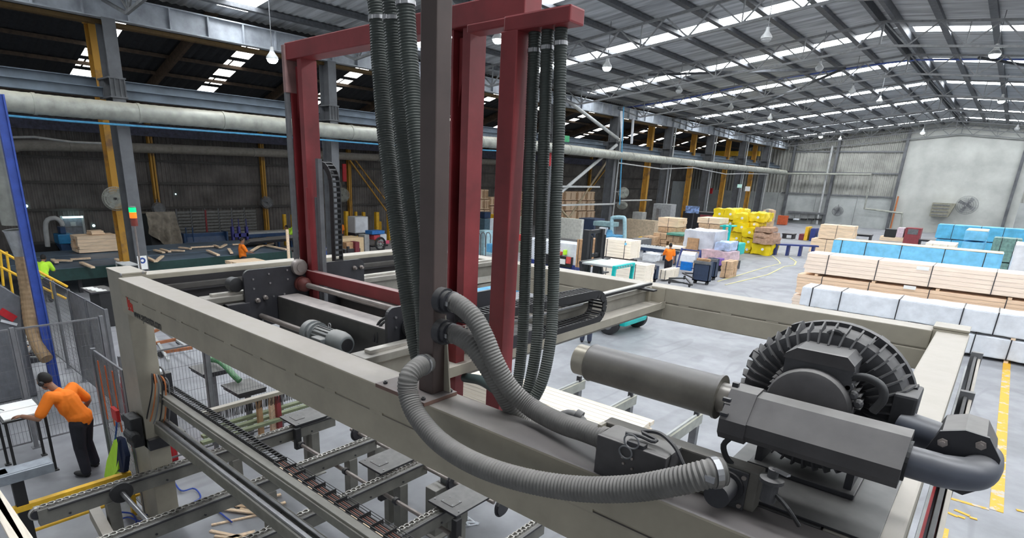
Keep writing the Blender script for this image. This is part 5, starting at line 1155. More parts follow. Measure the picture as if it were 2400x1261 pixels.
wrapped('upper far blue wrapped pack stack by the end wall', (xD, 2.5, yD, yD+1.5, za-1.0, za), M_bluew2, (.15,.4,.6,.85), 'far blue packs', seed=5)
wrapped('lower far blue wrapped pack stack by the end wall', (xD+.1, 2.5, yD, yD+1.5, .1, za-1.08), M_bluew2, (.15,.4,.6,.85), 'far blue packs', seed=6)
yE = 47.0
for k, (pa, pb, lab) in enumerate((((2262,540),(2260,562),'small blue wrapped pack on top, standing before the far blue stack'),((2262,566),(2262,590),'small blue wrapped pack below, standing before the far blue stack'))):
    zt_ = at(*pa,y=yE).z; zb_ = at(*pb,y=yE).z; x0 = at(2258,560,y=yE).x; x1 = at(2312,560,y=yE).x
    wrapped(lab, (x0,x1,yE,yE+3.0,max(zb_,.05) if k == 0 else .05,zt_), M_bluew, (), 'small blue packs', seed=8+k, top=M_wood if k == 0 else None)
M_greenw = mat('green_grey_wrap', (.20,.36,.32), .5, var=.2)
for k in range(2):
    x0 = at(2325,575,y=46).x; x1 = at(2393,575,y=46).x; zt_ = at(2330,557,y=46).z
    wrapped('green-grey wrapped pack right of the small blue packs, %s' % ('upper','lower')[k], (x0,x1,46,47.5,(.9 if k == 0 else .05),(zt_ if k == 0 else .85)), M_greenw, (.3,.8), 'green-grey packs', seed=12+k)
a = at(2388,610,y=30.5); wrapped('tall grey-white wrapped pack at the right frame edge', (at(2375,600,y=30.5).x, 2.2, 30.5, 33, .05, at(2395,575,y=30.5).z), M_white, (), None, seed=15)
x0 = at(2168,575,y=40).x
board_pack('loose pale board bundle lying behind the long blue pack', (x0, at(2240,575,y=40).x, 40, 42.5, 1.45, at(2200,572,y=40).z), 3, 4, (), M_woodx, along='y')
simple('support_crate', 'dark crate under the loose pale board bundle', 'crate', (x0+.05, at(2238,575,y=40).x, 40.1, 42.4, 0, 1.45), M_dark)
p = fb3(1937,(1940,586),2000,568)
board_pack('lower pale pine pack left of the long blue pack', (-10.6, -8.6, 49.5, 51, .05, 1.05), 4, 4, (.5,))
board_pack('upper pale pine pack left of the long blue pack', (-10.2, -8.0, 49.5, 51, 1.1, 2.1), 4, 4, (.5,))

# ---- blue benches and things along the end wall ----
bb = thing('long_bench', 'long low navy blue workbench in front of the end wall', 'bench', (-11.5,50,0))
M_navyp = mat('navy_paint', (.03,.05,.22), .5)
a = at(1812,572,z=.75); b = at(1916,577,z=.75)
MB().bar(a,b,.5,.1).build('bench_top', M_navyp, bb)
for k in range(4): c = a.lerp(b,.08+.28*k); MB().box(c.x-.08,c.x+.08,c.y-.2,c.y+.2,0,.7).build('leg', M_navyp, bb)
simple('orange_cabinet', 'orange-red steel cabinet standing by the corner column of the end wall', 'cabinet', (at(1821,520,y=80).x, at(1843,520,y=80).x, 80, 80.6, .05, at(1830,505,y=80).z), mat('orange_red_paint', (.62,.12,.04), .5))
for k, px in enumerate((1853,1867,1884,1901,1918)):
    a = at(px,513,y=86.6); t = thing('wash_basin', 'small wall basin on the end wall, %s from the left' % names_o[k], 'basin', a, 'row of wall basins')
    MB().box(a.x-.35,a.x+.35,86.3,86.85,a.z-.15,a.z+.05,.05).build('bowl', M_black if k != 1 else M_white, t); MB().box(a.x-.3,a.x+.3,86.8,86.88,a.z+.05,a.z+.9).build('splash_panel', M_lgrey, t)
tag(MB().box(at(1848,500,y=86.7).x, at(1935,502,y=86.7).x, 86.3, 86.8, at(1900,499,y=86.7).z-.1, at(1900,499,y=86.7).z+.1).build('wall_shelf', M_grey), 'long grey shelf rail above the row of wall basins', 'shelf')
bench_specs = ((1826,1853,547,583,M_dark,'dark green workbench right of the brown sacks'),(1866,1878,548,585,mat('maroon_bin',(.20,.03,.04),.6),'maroon bin behind the long navy bench'),(1878,1886,531,585,M_ysafe,'yellow column-like bin behind the long navy bench'),(1890,1902,535,588,M_navyp,'navy upright stand behind the long navy bench'),(1908,1934,545,592,M_dark,'dark open workbench left of the pale pine packs'),
    (1990,2040,549,560,M_dark,'long dark worktop right of the pale pine packs'),(2070,2098,537,556,M_black,'black machine on the worktop by the end wall'),(2098,2115,534,556,mat('pinkish_white',(.75,.6,.66),.6),'pink and white sacks on the worktop by the end wall'),(2115,2152,534,568,mat('red_grey_machine',(.30,.05,.06),.5),'red-framed machine by the end wall'),(2060,2120,555,563,M_wood,'pale boards on the long worktop by the end wall'),(2150,2190,562,572,M_dark,'low dark table left of the far blue stack'))
for k, (xa, xb, yt, yb, m, lab) in enumerate(bench_specs):
    yy = 60 if xa < 1930 else 66; z1_ = at((xa+xb)/2,yt,y=yy).z; x0 = at(xa,yb,y=yy).x; x1 = at(xb,yb,y=yy).x
    t = thing('workbench' if k in (0,4,5,10) else ('machine' if k in (6,8) else ('sack' if k == 7 else ('timber_stack' if k == 9 else 'bin'))), lab, {0:'workbench',4:'workbench',5:'workbench',10:'table',6:'machine',8:'machine',7:'sack',9:'timber'}.get(k,'bin'), (x0,yy,0))
    zb_ = 0
    if k in (6,7,9): zb_ = at(xa,yb,y=yy).z; yy += .1
    MB().box(x0,x1,yy,yy+1.2,z1_-.12 if k in (0,4,5,10) else zb_,z1_,.03).build('top' if k in (0,4,5,10) else 'body', m, t)
    if k in (0,4,5,10):
        for u in (x0+.1,x1-.1): MB().box(u-.06,u+.06,yy+.1,yy+1.1,0,z1_-.12).build('leg', m, t)
        MB().box(x0+.1,x1-.1,yy+.3,yy+1.0,.35,.4).build('shelf', m, t)
    if k == 8: MB().box(x0+.2,x1-.2,yy-.03,yy,.9,z1_-.1).build('window_panel', M_grey, t)

# ---- pedestal / wall fans ----
def fan(px, py, r, plane, axis, lab, mount=None, m=None):
    c = at(px, py, **plane); t = thing('industrial_fan', lab, 'fan', c); A = Vector(axis).normalized(); m = m or M_grey
    for q in (1,.8,.6,.4,.2): MB().ring(c+A*(0 if q == 1 else .12), A, r*q, .014, 28, 6).build('guard_ring', m, t)
    mb = MB(); u = A.orthogonal().normalized(); v = A.cross(u)
    for k in range(60): d = u*math.cos(2*PI*k/60)+v*math.sin(2*PI*k/60); mb.bar(c+d*r*.1+A*.12, c+d*r*.85+A*.12, .016); mb.bar(c+d*r*.85+A*.12, c+d*r, .016)
    mb.build('guard_wire', m, t)
    for k in range(4):
        d = u*math.cos(2*PI*k/4+.3)+v*math.sin(2*PI*k/4+.3); n = (A*.35+d.cross(A)).normalized(); mb = MB()
        w_ = n*r*.22; mb.add([c+d*r*.12-w_*.5, c+d*r*.9-w_, c+d*r*.9+w_, c+d*r*.12+w_*.5]+[q+A*.01 for q in (c+d*r*.12-w_*.5, c+d*r*.9-w_, c+d*r*.9+w_, c+d*r*.12+w_*.5)], [(0,1,2,3),(7,6,5,4),(0,4,5,1),(1,5,6,2),(2,6,7,3),(3,7,4,0)]).build('blade', M_lgrey, t)
    MB().lathe(c-A*.25, A, [(0,.08),(.02,.1),(.2,.1),(.3,.05)], 14).build('fan_motor', M_grey, t)
    if mount is not None: MB().tube([c-A*.2, Vector(mount)], .04, 8).build('bracket_arm', M_grey, t)
    return t
fan(271,466,.42,dict(x=-24.3),(.8,-.3,0),'big round fan on the first yellow column at left',(-24.9,7.5,3.2), M_galv)
fan(803,457,.45,dict(x=-33),(.6,-.7,-.1),'dusty round fan behind the black upright cable chain',(-35.6,25,3.9), M_galv)
fan(625,475,.38,dict(x=-35),(.9,-.3,0),'small dark fan on the yellow wall post left of the red mast',(-35.7,19.2,3.1))
fan(372,490,.35,dict(x=-34.5),(1,0,.1),'dark fan above the tarpaulin-covered machine',(-35.7,12.7,2.9))
fan(1461,452,.42,dict(x=-22.9),(.3,-.9,.1),'upper of two stacked round fans on the braced column',(-23.4,41.5,3.9), M_galv)
fan(1458,481,.42,dict(x=-22.9),(.3,-.6,-.75),'lower tilted one of two stacked round fans on the braced column',(-23.4,41.5,3.0), M_galv)
fan(1963,495,.62,dict(y=85.8),(0,-1,-.2),'dark wall fan on the end wall left of the wide concrete panel',(at(1965,480,y=86.8).x,86.9,at(1965,480,y=86.8).z))
fan(2266,481,1.0,dict(y=85.8),(-.1,-1,-.1),'largest end wall fan, on the wide concrete panel',(at(2258,510,y=86.8).x,86.9,4.0))
c = at(2208,492,y=86); t = thing('wall_heater', 'louvred dusty heater box on the wide concrete panel left of the largest fan', 'heater', c)
MB().prism([(c.x-1.0,c.z-.75),(c.x+.7,c.z-.75),(c.x+1.1,c.z+.75),(c.x-1.0,c.z+.75)], 85.6, 86.8, 'y').build('heater_body', mat('olive_grey_box',(.27,.26,.2),.6), t)
for k in range(4): MB().box(c.x-.9,c.x+.6,85.55,85.62,c.z-.6+.36*k,c.z-.5+.36*k).build('louvre', M_grey, t)

# ---- high bay lamps ----
M_lampg = mat('lamp_glass', (.9,.95,1), .3, emit=(.92,1,.97), es=26)
def lamp(px, py, z, lit, lab, s=1.0):
    c = at(px, py, z=z); t = thing('high_bay_lamp', lab, 'lamp', c, 'high bay lamps')
    MB().lathe(c+Vector((0,0,-.12*s)), (0,0,1), [(0,.27*s),(.1*s,.25*s),(.24*s,.14*s),(.34*s,.09*s),(.5*s,.08*s)], 18).build('reflector', M_lgrey, t, smooth=True)
    MB().lathe(c+Vector((0,0,-.30*s)), (0,0,1), [(0,.03*s),(.02*s,.14*s),(.1*s,.22*s),(.179*s,.24*s)], 18).build('lamp_lens', M_lampg if lit else M_lgrey, t)
    zr_ = (zroof(c.x) if c.x > EX else zbay(c.x))+(.12 if c.x > EX else -.0); MB().tube([c+Vector((0,0,.35*s)), Vector((c.x,c.y,zr_))], .015, 6).build('hanger', M_grey, t)
LMP = [(638,132,8.6,1,'glowing high bay lamp under the dark side bay roof'),(1167,86,9.6,1,'brightest glowing high bay lamp, seen between the red posts'),(1423,153,9.6,1,'glowing high bay lamp right of the hanging hoses'),
    (1797,84,9.7,0,'unlit high bay lamp high up above the middle of the hall'),(1592,210,9.7,0,'unlit high bay lamp below the second bright skylight row'),(1713,250,9.7,0,'unlit high bay lamp at the third bright skylight row, left one'),(1998,212,10.2,0,'unlit high bay lamp at the third bright skylight row, right one'),
    (2333,122,10.3,1,'glowing high bay lamp near the top right corner'),(1805,275,9.6,0,'small far high bay lamp above the left column row'),(1921,157,10.4,0,'unlit high bay lamp left of the ridge'),(2062,235,10.2,0,'small far lamp under the fourth skylight row'),(1924,318,9.8,1,'small far glowing lamp low at the left end of the last truss'),(1969,325,9.8,0,'small far unlit lamp by the last truss'),(2163,309,10.4,1,'small far glowing lamp below the ridge'),(2348,233,10.4,1,'small far glowing lamp right of the ridge'),(2384,300,10.0,0,'small far unlit lamp by the right frame edge')]
for px, py, z, lit, lab in LMP: lamp(px, py, z, lit, lab, .8 if lit else .7)

# ---- braces at the fifth column ----
for k, (a, b, x, m, lab) in enumerate((((1325,232),(1448,325),-23.2,M_lgrey,'thick pale diagonal tube brace falling to the fifth grey column'),((1313,452),(1445,340),-23.2,M_lgrey,'thick pale diagonal tube brace rising to the fifth grey column'),((1310,545),(1445,345),-25.4,mat('tan_brace',(.35,.28,.18),.6),'thin tan diagonal brace behind the pale braces'),((1312,488),(1368,552),-23.0,mat('tan_brace',(.35,.28,.18),.6),'thin tan brace falling to the forklift mast'))):
    tag(MB().tube([at(*a,x=x), at(*b,x=x)], .12 if k < 2 else .07, 10).build('tube_brace', m), lab, 'brace')
for q0, q1, lab in (((1305,481),(1440,478),'pale horizontal light channel below the diagonal braces'),((1310,437),(1405,438),'thin pale horizontal rail above the stacked crates')):
    tag(MB().bar(at(*q0,x=-23.1), at(*q1,x=-23.1), .12, .12).build('light_channel', M_lgrey), lab, 'rail')
tag(MB().tube([at(1455,470,x=-23), at(1527,469,x=-23)], .06, 8).build('horizontal_pipe', M_lgrey), 'pale horizontal pipe from the stacked fans to the yellow column', 'pipe')
for q0, q1, lab in (((1456,260),(1458,330),'white and blue hose reel pipe hanging by the fifth grey column, left one'),((1484,278),(1480,337),'white pipe drop right of the fifth grey column')):
    tag(MB().tube([at(*q0,x=-22.8), at(*q1,x=-22.8)], .1, 8).build('pipe_drop', M_white), lab, 'pipe')
a = at(1462,250,x=-22.7); b = at(1452,480,x=-22.7); tag(MB().tube([a,b],.045,8).build('blue_pipe', mat('light_blue_pipe')), 'thin blue pipe running down the fifth grey column', 'pipe')
a = at(808,405,x=-35.4); simple('fire_sign', 'red fire point sign on the side wall right of the upright cable chain', 'sign', (-35.5,-35.4,a.y-.15,a.y+.15,a.z-.6,a.z+.6), mat('bright_red',(.5,.02,.02)), bev=.01)
a = at(1284,372,x=-23.3); simple('fire_sign', 'small red sign seen between the hanging hoses', 'sign', (-23.3,-23.2,a.y-.25,a.y+.25,a.z-.45,a.z+.45), MATS['bright_red'], bev=.01)
a = at(1322,325,x=-23.3); simple('exit_sign', 'green sign on the crane runway beam beside the hoses', 'sign', (-23.3,-23.2,a.y-.5,a.y+.5,a.z-.2,a.z+.2), mat('exit_green',(.05,.35,.15),.5), bev=.01)
ac = at(1700,360,y=86.5); crn = thing('overhead_crane', 'yellow overhead crane girder across the far side bay', 'crane', (-30,80,8))
z0 = at(1665,365,y=80).z; z1 = at(1665,354,y=80).z
MB().box(at(1662,360,y=80).x, -24.9, 80, 80.6, z0, z1, .02).build('girder', M_ysafe, crn); MB().box(-30,-28.6,79.7,80.9,z0-.3,z0,.02).build('hoist', M_ysafe, crn)
# =============== side bay: sorting deck, machines, people ===============
M_deck = mat('dark_blue_deck', (.10,.14,.19), .45, var=.2, scale=.6)
M_deckg = mat('green_black_edge', (.012,.05,.045), .5)
xn = at(380,611,z=1.0).x; xf = -30.0
dk = thing('sorting_deck', 'very long dark blue-grey sorting conveyor deck across the side bay', 'conveyor', (xn, 12, 0))
for k in range(3):
    x0 = xn+(xf-xn)*k/3; x1 = xn+(xf-xn)*(k+1)/3
    MB().box(x1+.03, x0, at(120,640,x=xn).y-1.0, at(655,592,x=xn).y+.6, .93, 1.0+.02*k, .01).build('deck_strip', M_deck, dk)
MB().box(xn, xn+.06, at(120,640,x=xn).y-1.0, at(655,592,x=xn).y+.6, .55, .98).build('edge_skirt', M_deckg, dk)
for k in range(9):
    y = 4.2+1.75*k
    for x in (xn-.3, xf+.3): MB().box(x-.06,x+.06,y-.06,y+.06,0,.93).build('leg', M_dark, dk)
random.seed(9)
GB = 'loose boards lying on the sorting deck'
for k, (a, b) in enumerate((((572,600,),(0,0)),)): pass
BRD = [((190,615),(218,627)),((272,607),(292,617)),((343,603),(365,613)),((366,612),(381,600)),((486,587),(512,598)),((536,583),(543,593)),((420,580),(447,583)),((447,580),(500,577)),((502,575),(516,580)),((516,580),(530,573)),((545,573),(590,571)),((590,588),(608,577)),((400,587),(432,588)),((362,586),(384,592)),((377,584),(398,590)),((123,608),(133,615)),((128,610),(168,611)),((165,608),(212,605)),((608,572),(672,585)),((676,590),(680,556)),((610,577),(640,570))]
wh = ['left of the tower light','just left of the first yellow column','right of the first grey column, flat one','right of the first grey column, leaning one','in front of the blue press, near edge','standing nearly upright near the orange shirt','right of the tarpaulin','long one before the dark blue bin','short one before the dark blue bin, left','short one before the dark blue bin, right','behind the man in orange','held beside the man in orange','near the foot of the tarpaulin, right','near the foot of the tarpaulin, left','near the foot of the tarpaulin, middle','by the yellow vest worker, short','by the yellow vest worker, long','before the stacked pale timber','long one pointing at the red mast','upright one left of the red mast','under the black board pile']
for k, (a, b) in enumerate(BRD):
    pa = at(*a, z=1.09); pb = at(*b, z=1.09)
    if k == 19: pa = Vector((pa.x, pa.y, .02)); pb = Vector((pa.x, pa.y, 2.1))
    if (pb-pa).length > 4: pb = pa+(pb-pa).normalized()*4
    tag(MB().bar(pa, pb, .13, .06).build('timber_board', M_wood), 'pale board on the dark sorting deck, %s' % wh[k], 'board', GB)
x0,x1,y0,y1,z0,z1 = fb3(190,(195,603),285,577,z=1.05)
board_pack('pale timber bundle resting on the sorting deck by the first yellow column', (-29.6,-28.5,at(190,600,x=-28.5).y,at(284,590,x=-28.5).y,1.07,1.75), 5, 4, (), M_woody, along='y')
board_pack('small loose boards on top of the pale timber bundle', (-29.4,-28.8,at(228,590,x=-28.5).y,at(258,590,x=-28.5).y,1.77,1.92), 2, 3, (), M_woody, along='y')
# people in the bay
person((at(105,680,x=-24.3).x, at(103,660,x=-24.3).y, 0), (-.9,.5), pose(chest=(.12,0,1.24), neck=(.25,0,1.38), head=(.36,0,1.48), shL=(.2,.18,1.32), elL=(.3,.26,1.06), wrL=(.5,.2,1.05), shR=(.2,-.18,1.32), elR=(.3,-.26,1.06), wrR=(.5,-.2,1.05)), M_hiviz, 'person in hi-vis yellow shirt bending over the left end of the dark deck')
yo = at(567,580,x=-25.0).y
person((-25.0, yo, 0), (.15,1), pose(elR=(.12,-.25,1.15), wrR=(.35,-.2,1.1), elL=(.12,.25,1.15), wrL=(.35,.2,1.12), look=(.9,-.3,-.3)), M_orange, 'bearded person in orange shirt at the near edge of the sorting deck')
person((-31.2, at(690,568,x=-31.2).y, 0), (-.4,-.9), pose(chest=(.16,0,1.22), neck=(.3,0,1.36), head=(.42,0,1.42), elR=(.3,-.26,1.0), wrR=(.45,-.2,.9), elL=(.3,.26,1.0), wrL=(.45,.2,.9)), M_hiviz, 'person in hi-vis yellow stooping left of the red mast')
person((-31.0, at(797,540,x=-31.0).y, 0), (-1,.2), STAND, M_orange, 'person in orange mostly hidden behind the upright cable chain')
# tarpaulin-covered machine
tp = thing('covered_machine', 'tall machine draped with a grey-brown tarpaulin beside the louvred screens', 'machine', (-31,11.5,0))
xt = -31.0
ol = [(345,497),(403,503),(404,520),(398,530),(404,545),(413,585),(392,583),(380,570),(362,555),(350,540),(345,530)]
P = [at(*q, x=xt) for q in ol]
n = len(P); mb = MB()
for i in range(14):
    for j in range(12): pass
cols, rows = 22, 18
ya_, yb_ = P[0].y-.05, P[1].y+.15; ztop = P[0].z
vs = []; 
for i in range(rows+1):
    for j in range(cols+1):
        u = j/cols; v = i/rows; y = ya_+(yb_-ya_)*u+v*.25*(u-.3); z = ztop-.02*u-v*(ztop-.7)*(.55+.45*min(1,u*1.6)) - .12*math.sin(u*PI)*(1-v)*.3
        x = xt+.18*math.sin(u*19+v*3)*v+.1*noise.noise(Vector((u*6,v*5,2)))+.15*v
        vs.append(Vector((x,y,z)))
N_ = len(vs); vs += [v+Vector((-.03,0,0)) for v in vs]
fs = []
for i in range(rows):
    for j in range(cols):
        a = i*(cols+1)+j; fs.append((a,a+1,a+cols+2,a+cols+1)); fs.append((N_+a,N_+a+cols+1,N_+a+cols+2,N_+a+1))
MB().add(vs, fs).build('tarpaulin', mat('tarpaulin', (.27,.235,.19), .85, var=.15, bump=.2), tp, smooth=True)
MB().add([Vector((xt,ya_,ztop)),Vector((xt-1.0,ya_,ztop-.05)),Vector((xt-1.0,yb_,ztop-.1)),Vector((xt,yb_,ztop)),Vector((xt,ya_,ztop-.04)),Vector((xt-1.0,ya_,ztop-.09)),Vector((xt-1.0,yb_,ztop-.14)),Vector((xt,yb_,ztop-.04))],[(0,1,2,3),(7,6,5,4),(0,4,5,1),(1,5,6,2),(2,6,7,3),(3,7,4,0)]).build('tarpaulin_top', MATS['tarpaulin'], tp)
MB().box(xt-.95,xt-.12,ya_+.1,yb_-.1,0,ztop-.15,.03).build('machine_body', M_black, tp)
# blue presses
def bxp(name, lab, cat, pl, pr, pt, pb, x, dep, m, group=None, zb=None, bev=.03):
    """box whose +x face spans the pixels pl..pr, rows pt..pb on the plane x"""
    mid = (pt+pb)/2; y0 = at(pl, mid, x=x).y; y1 = at(pr, mid, x=x).y; z1 = at((pl+pr)/2, pt, x=x).z; z0 = at((pl+pr)/2, pb, x=x).z if zb is None else zb
    return simple(name, lab, cat, (x-dep, x, y0, y1, max(z0,0), z1), m, group, bev), (x-dep, x, y0, y1, max(z0,0), z1)
M_nblue = mat('machine_blue', (.02,.06,.15), .4, dust=.3)
M_lblue = mat('bright_machine_blue', (.02,.20,.42), .4)
bpz = thing('blue_press', 'low dark blue machine in front of the louvred screens', 'machine', (-33,14,0))
xx = -32.5; e = [at(433,565,x=xx).y, at(533,560,x=xx).y]; zt1 = at(480,547,x=xx).z
MB().box(xx-.6,xx-.3,e[0],e[1],.6,zt1,.03).box(xx-.6,xx,e[0],e[1],.0,zt1-.6,.03).prism([(xx,zt1-.6),(xx-.3,zt1-.6),(xx-.3,zt1-.2)],e[0],e[1],'y').build('machine_body', M_nblue, bpz)
for y in (e[0],e[1]): MB().box(xx-.65,xx+.05,y-.04,y+.04,0,zt1+.05).build('end_frame', M_nblue, bpz)
MB().tube([(xx+.05,e[0]+.1,zt1-.4),(xx+.05,e[0]+.1,zt1+.35),(xx+.05,e[0]+.45,zt1+.35),(xx+.05,e[0]+.45,zt1-.4)],.03,8).build('handle_hoop', M_nblue, bpz)
a = at(492,545,x=-32); tag(MB().tube([at(481,492,x=-33.5), at(486,550,x=-33.5)], .05, 8).build('red_pole', M_red), 'slim red pole in front of the louvred screens', 'pole')
pv = thing('blue_press', 'upright blue clamping frame right of the low dark blue machine', 'machine', (-32.5,17,0))
for px in (545,560,578): y = at(px,545,x=-32.5).y; MB().box(-32.6,-32.4,y-.06,y+.06,.0,at(px,531,x=-32.5).z).cyl((-32.5,y+.02,at(px,531,x=-32.5).z),(-32.5,y+.02,at(px,513,x=-32.5).z),.025,8).build('clamp_column', mat('indigo_paint',(.05,.05,.25),.5), pv)
MB().box(-32.6,-32.4,at(545,545,x=-32.5).y,at(580,545,x=-32.5).y,.9,1.1).build('cross_bar', MATS['indigo_paint'], pv)
ct = thing('blue_conveyor', 'long pale-topped blue conveyor behind the black board pile', 'conveyor', (-33.5,20,0))
e = [at(575,556,x=-33).y, at(700,548,x=-33).y]; MB().box(-33.8,-33,e[0],e[1],.95,1.05,.01).build('belt', M_lgrey, ct); MB().box(-33.85,-32.95,e[0],e[1],.75,.95,.01).build('side_frame', M_nblue, ct)
for k in range(4): y = e[0]+(e[1]-e[0])*(k+.5)/4; MB().box(-33.7,-33.1,y-.05,y+.05,0,.75).build('leg', M_nblue, ct)
# black board pile
for k in range(4):
    c = at(648+4*k, 569-2*k, z=1.15+.05*k); t_ = MB().bar(c+Vector((-.6,-1.4,0)), c+Vector((.6,1.2,.25)), 1.3, .03)
    tag(t_.build('black_board', M_dark), 'large black sheet in the tilted pile left of the red mast, %s' % ('bottom','second','third','top')[k], 'board', 'tilted black sheets')
# lower left machines near the wall: blue dust collector, door with light
dr = thing('door_1', 'grey steel door with a bright light tube above it', 'door', (WX+.3, 7.5, 0)); dr['kind'] = 'structure'; del dr['category']
yd0 = at(148,540,x=WX+.3).y; yd1 = at(198,540,x=WX+.3).y; zd = at(170,510,x=WX+.3).z
MB().box(WX+.2,WX+.3,yd0,yd1,0,zd,.01).build('door_leaf', mat('grey_door',(.20,.21,.24),.6), dr)
for y in (yd0,yd1): MB().box(WX+.18,WX+.36,y-.05,y+.05,0,zd+.1).build('door_frame', M_lgrey, dr)
for z in (.8,1.5): MB().box(WX+.3,WX+.33,yd0+.1,yd1-.1,z-.03,z+.03).build('door_rib', M_grey, dr)
a = at(172,525,x=WX+.34); MB().box(WX+.3,WX+.32,a.y-.12,a.y+.12,a.z-.1,a.z+.1).build('notice', M_lgrey, dr)
tag(MB().box(WX+.4,WX+.5,at(147,509,x=WX+.45).y,at(194,509,x=WX+.45).y,at(170,511,x=WX+.45).z,at(170,507,x=WX+.45).z).build('light_tube', mat('tube_light',(.9,1,1),.3,emit=(.6,.95,1),es=4)), 'glowing fluorescent light tube above the grey door', 'lamp')
du = thing('dust_collector', 'bright blue dust extractor with a bent grey duct near the far left wall', 'machine', (-31,5.5,0))
xx = -31.5
def yz(px,py): a = at(px,py,x=xx); return a.y, a.z
y0_,zt_ = yz(135,550); y1_,_ = yz(172,550); zb_ = yz(150,572)[1]
MB().box(xx-.8,xx,y0_,y1_,zb_,zt_,.04).build('hopper', M_lblue, du); MB().prism([(y0_+.2,zb_-.5),(y1_-.2,zb_-.5),(y1_,zb_),(y0_,zb_)],xx-.7,xx-.1,'x').build('cone', M_nblue, du)
a0 = yz(142,535); MB().box(xx-.6,xx-.15,a0[0],yz(156,535)[0],zt_,yz(150,532)[1],.04).build('motor_head', M_nblue, du)
for u in (y0_+.1,y1_-.1): MB().box(xx-.1,xx-.02,u-.04,u+.04,0,zb_).build('leg', M_nblue, du)
MB().tube(smoothpath([at(112,578,x=xx),at(107,530,x=xx),at(112,515,x=xx),at(130,511,x=xx),at(143,520,x=xx),at(148,532,x=xx)],.15), .1, 10).build('bent_duct', M_lgrey, du, smooth=True)
wk = thing('dark_machine', 'low dark machine mass behind the left end of the sorting deck', 'machine', (-31.5,5,0))
MB().box(-33.4,-32.5,at(85,590,x=-31.6).y,at(150,590,x=-31.6).y,0,1.1,.05).box(-33.3,-32.5,at(150,585,x=-31.6).y,at(185,585,x=-31.6).y,0,.9,.05).build('machine_body', M_black, wk)
for k, (px, py, lab) in enumerate(((220,529,'small bright hole of daylight in the dark wall right of the door'),(412,455,'tiny bright daylight hole in the wall above the tarpaulin'),(62,483,'bright daylight spot by the blue post at far left'))):
    a = at(px,py,x=WX+.12); tag(MB().lathe((WX+.1,a.y,a.z),(1,0,0),[(0,.07 if k != 1 else .04),(.02,.06 if k != 1 else .035)],12).build('daylight_hole', MATS['tube_light']), lab, 'light spot')
a = at(270,465,x=-24.5)
# foreground of deck: pallet table near orange man
board_pack('low pallet stack of boards in front of the man in orange at the deck', (-23.9,-22.6,at(553,606,x=-23).y,at(622,603,x=-23).y,.5,1.0), 4, 5, (), M_woody, along='y')
for k, px in enumerate((532,577)): y = at(px,612,x=-22.5).y; simple('yellow_bollard', 'short yellow post just behind the far frame beam, %s' % ('left of the pallet stack','right, before the pallet stack')[k], 'bollard', (-22.5,-22.35,y-.08,y+.08,0,.85), M_ysafe, bev=.01)
simple('low_trestle','dark trestle under the low pallet stack of boards','trestle',(-23.8,-22.7,at(556,606,x=-23).y,at(620,603,x=-23).y,0,.49),M_dark)
# ---- middle of the bay: bollards, white cabinet, crates, cart ----
ym = mat('amber_post', (.75,.43,.02), .5)
for k, (px, pt, pb, x, w_, lab) in enumerate(((667,502,545,-34,.09,'thin yellow post against the wall, left of the red mast'),(686,503,542,-34,.09,'second thin yellow post against the wall, left of the red mast'),(751,533,592,-27,.17,'stout amber post directly right of the red mast'),(834,496,506,-34.5,.08,'yellow post top behind the white cabinet, left'),(852,497,507,-34.5,.1,'yellow post top behind the white cabinet, right'),(883,497,538,-33,.13,'tall amber post right of the white cabinet'),(912,500,538,-33,.13,'tall amber post beside the ribbed hoses'),(890,519,538,-34,.1,'short amber post behind the tall ones'),(920,518,540,-33.4,.12,'short amber post touching the ribbed hoses'),(1114,508,590,-25.5,.16,'tall amber post between the red posts, left one'),(1156,502,592,-25.8,.16,'tall amber post between the red posts, right one'),(812,495,560,-33,.12,'amber post behind the upright cable chain'))):
    y = at(px,(pt+pb)/2,x=x).y; z = at(px,pt,x=x).z; simple('bollard', lab, 'bollard', (x-w_,x+w_,y-w_,y+w_,0,z), ym, 'amber safety posts', .02)
wc = thing('white_cabinet', 'white box unit standing on a pallet above the cream crate', 'cabinet', (-30,23,0))
X_ = -30.5; y0,y1 = at(832,530,x=X_).y, at(863,530,x=X_).y; zt_,zb_ = at(848,508,x=X_).z, at(848,546,x=X_).z
xl_ = at(815,530,y=y0).x
MB().box(xl_,X_,y0,y1,zb_,zt_,.03).build('cabinet_body', mat('off_white_panel',(.62,.64,.66),.5,var=.04), wc); MB().box(xl_,X_,y0,y1,zb_-.15,zb_-.0).build('pallet', M_dark, wc)
MB().box(X_,X_+.02,y0+.05,y1-.05,zb_+.05,zt_-.05,.005).build('door', M_white, wc)
for u in (y0+.1,y1-.1): MB().box(X_-.8,X_-.1,u-.08,u+.08,0,zb_-.15).build('leg', M_dark, wc)
M_cream = mat('cream_board',(.80,.60,.36),.7,var=.06)
bxp('cream_crate','cream board crate beneath the white cabinet','crate',800,853,558,588,-27.6,1.2,M_cream,zb=.05)
bxp('cardboard_box','open brown cardboard box before the cream crate','box',812,832,568,584,-26.2,.5,M_card,zb=.5)
bxp('maroon_bin','maroon bin right of the open cardboard box','bin',833,843,567,587,-26.0,.5,MATS['maroon_bin'],zb=.05)
bxp('bin_stand','dark low stand under the cardboard box','stand',808,845,583,589,-26.1,.7,M_dark,zb=0)
bxp('grey_cabinet','narrow grey-white cabinet right of the cream crate','cabinet',855,866,550,582,-28.2,.6,M_lgrey,zb=0)
cts = thing('hand_cart', 'cart with blue crate, white cans and a big spoked wheel', 'cart', (-28,25,0))
X_ = -28.0
def Y(px): return at(px,560,x=X_).y
def Zz(py): return at(890,py,x=X_).z
MB().box(X_-.7,X_,Y(873),Y(902),Zz(549),Zz(541),.02).build('blue_crate', mat('crate_blue',(.04,.22,.62),.5), cts)
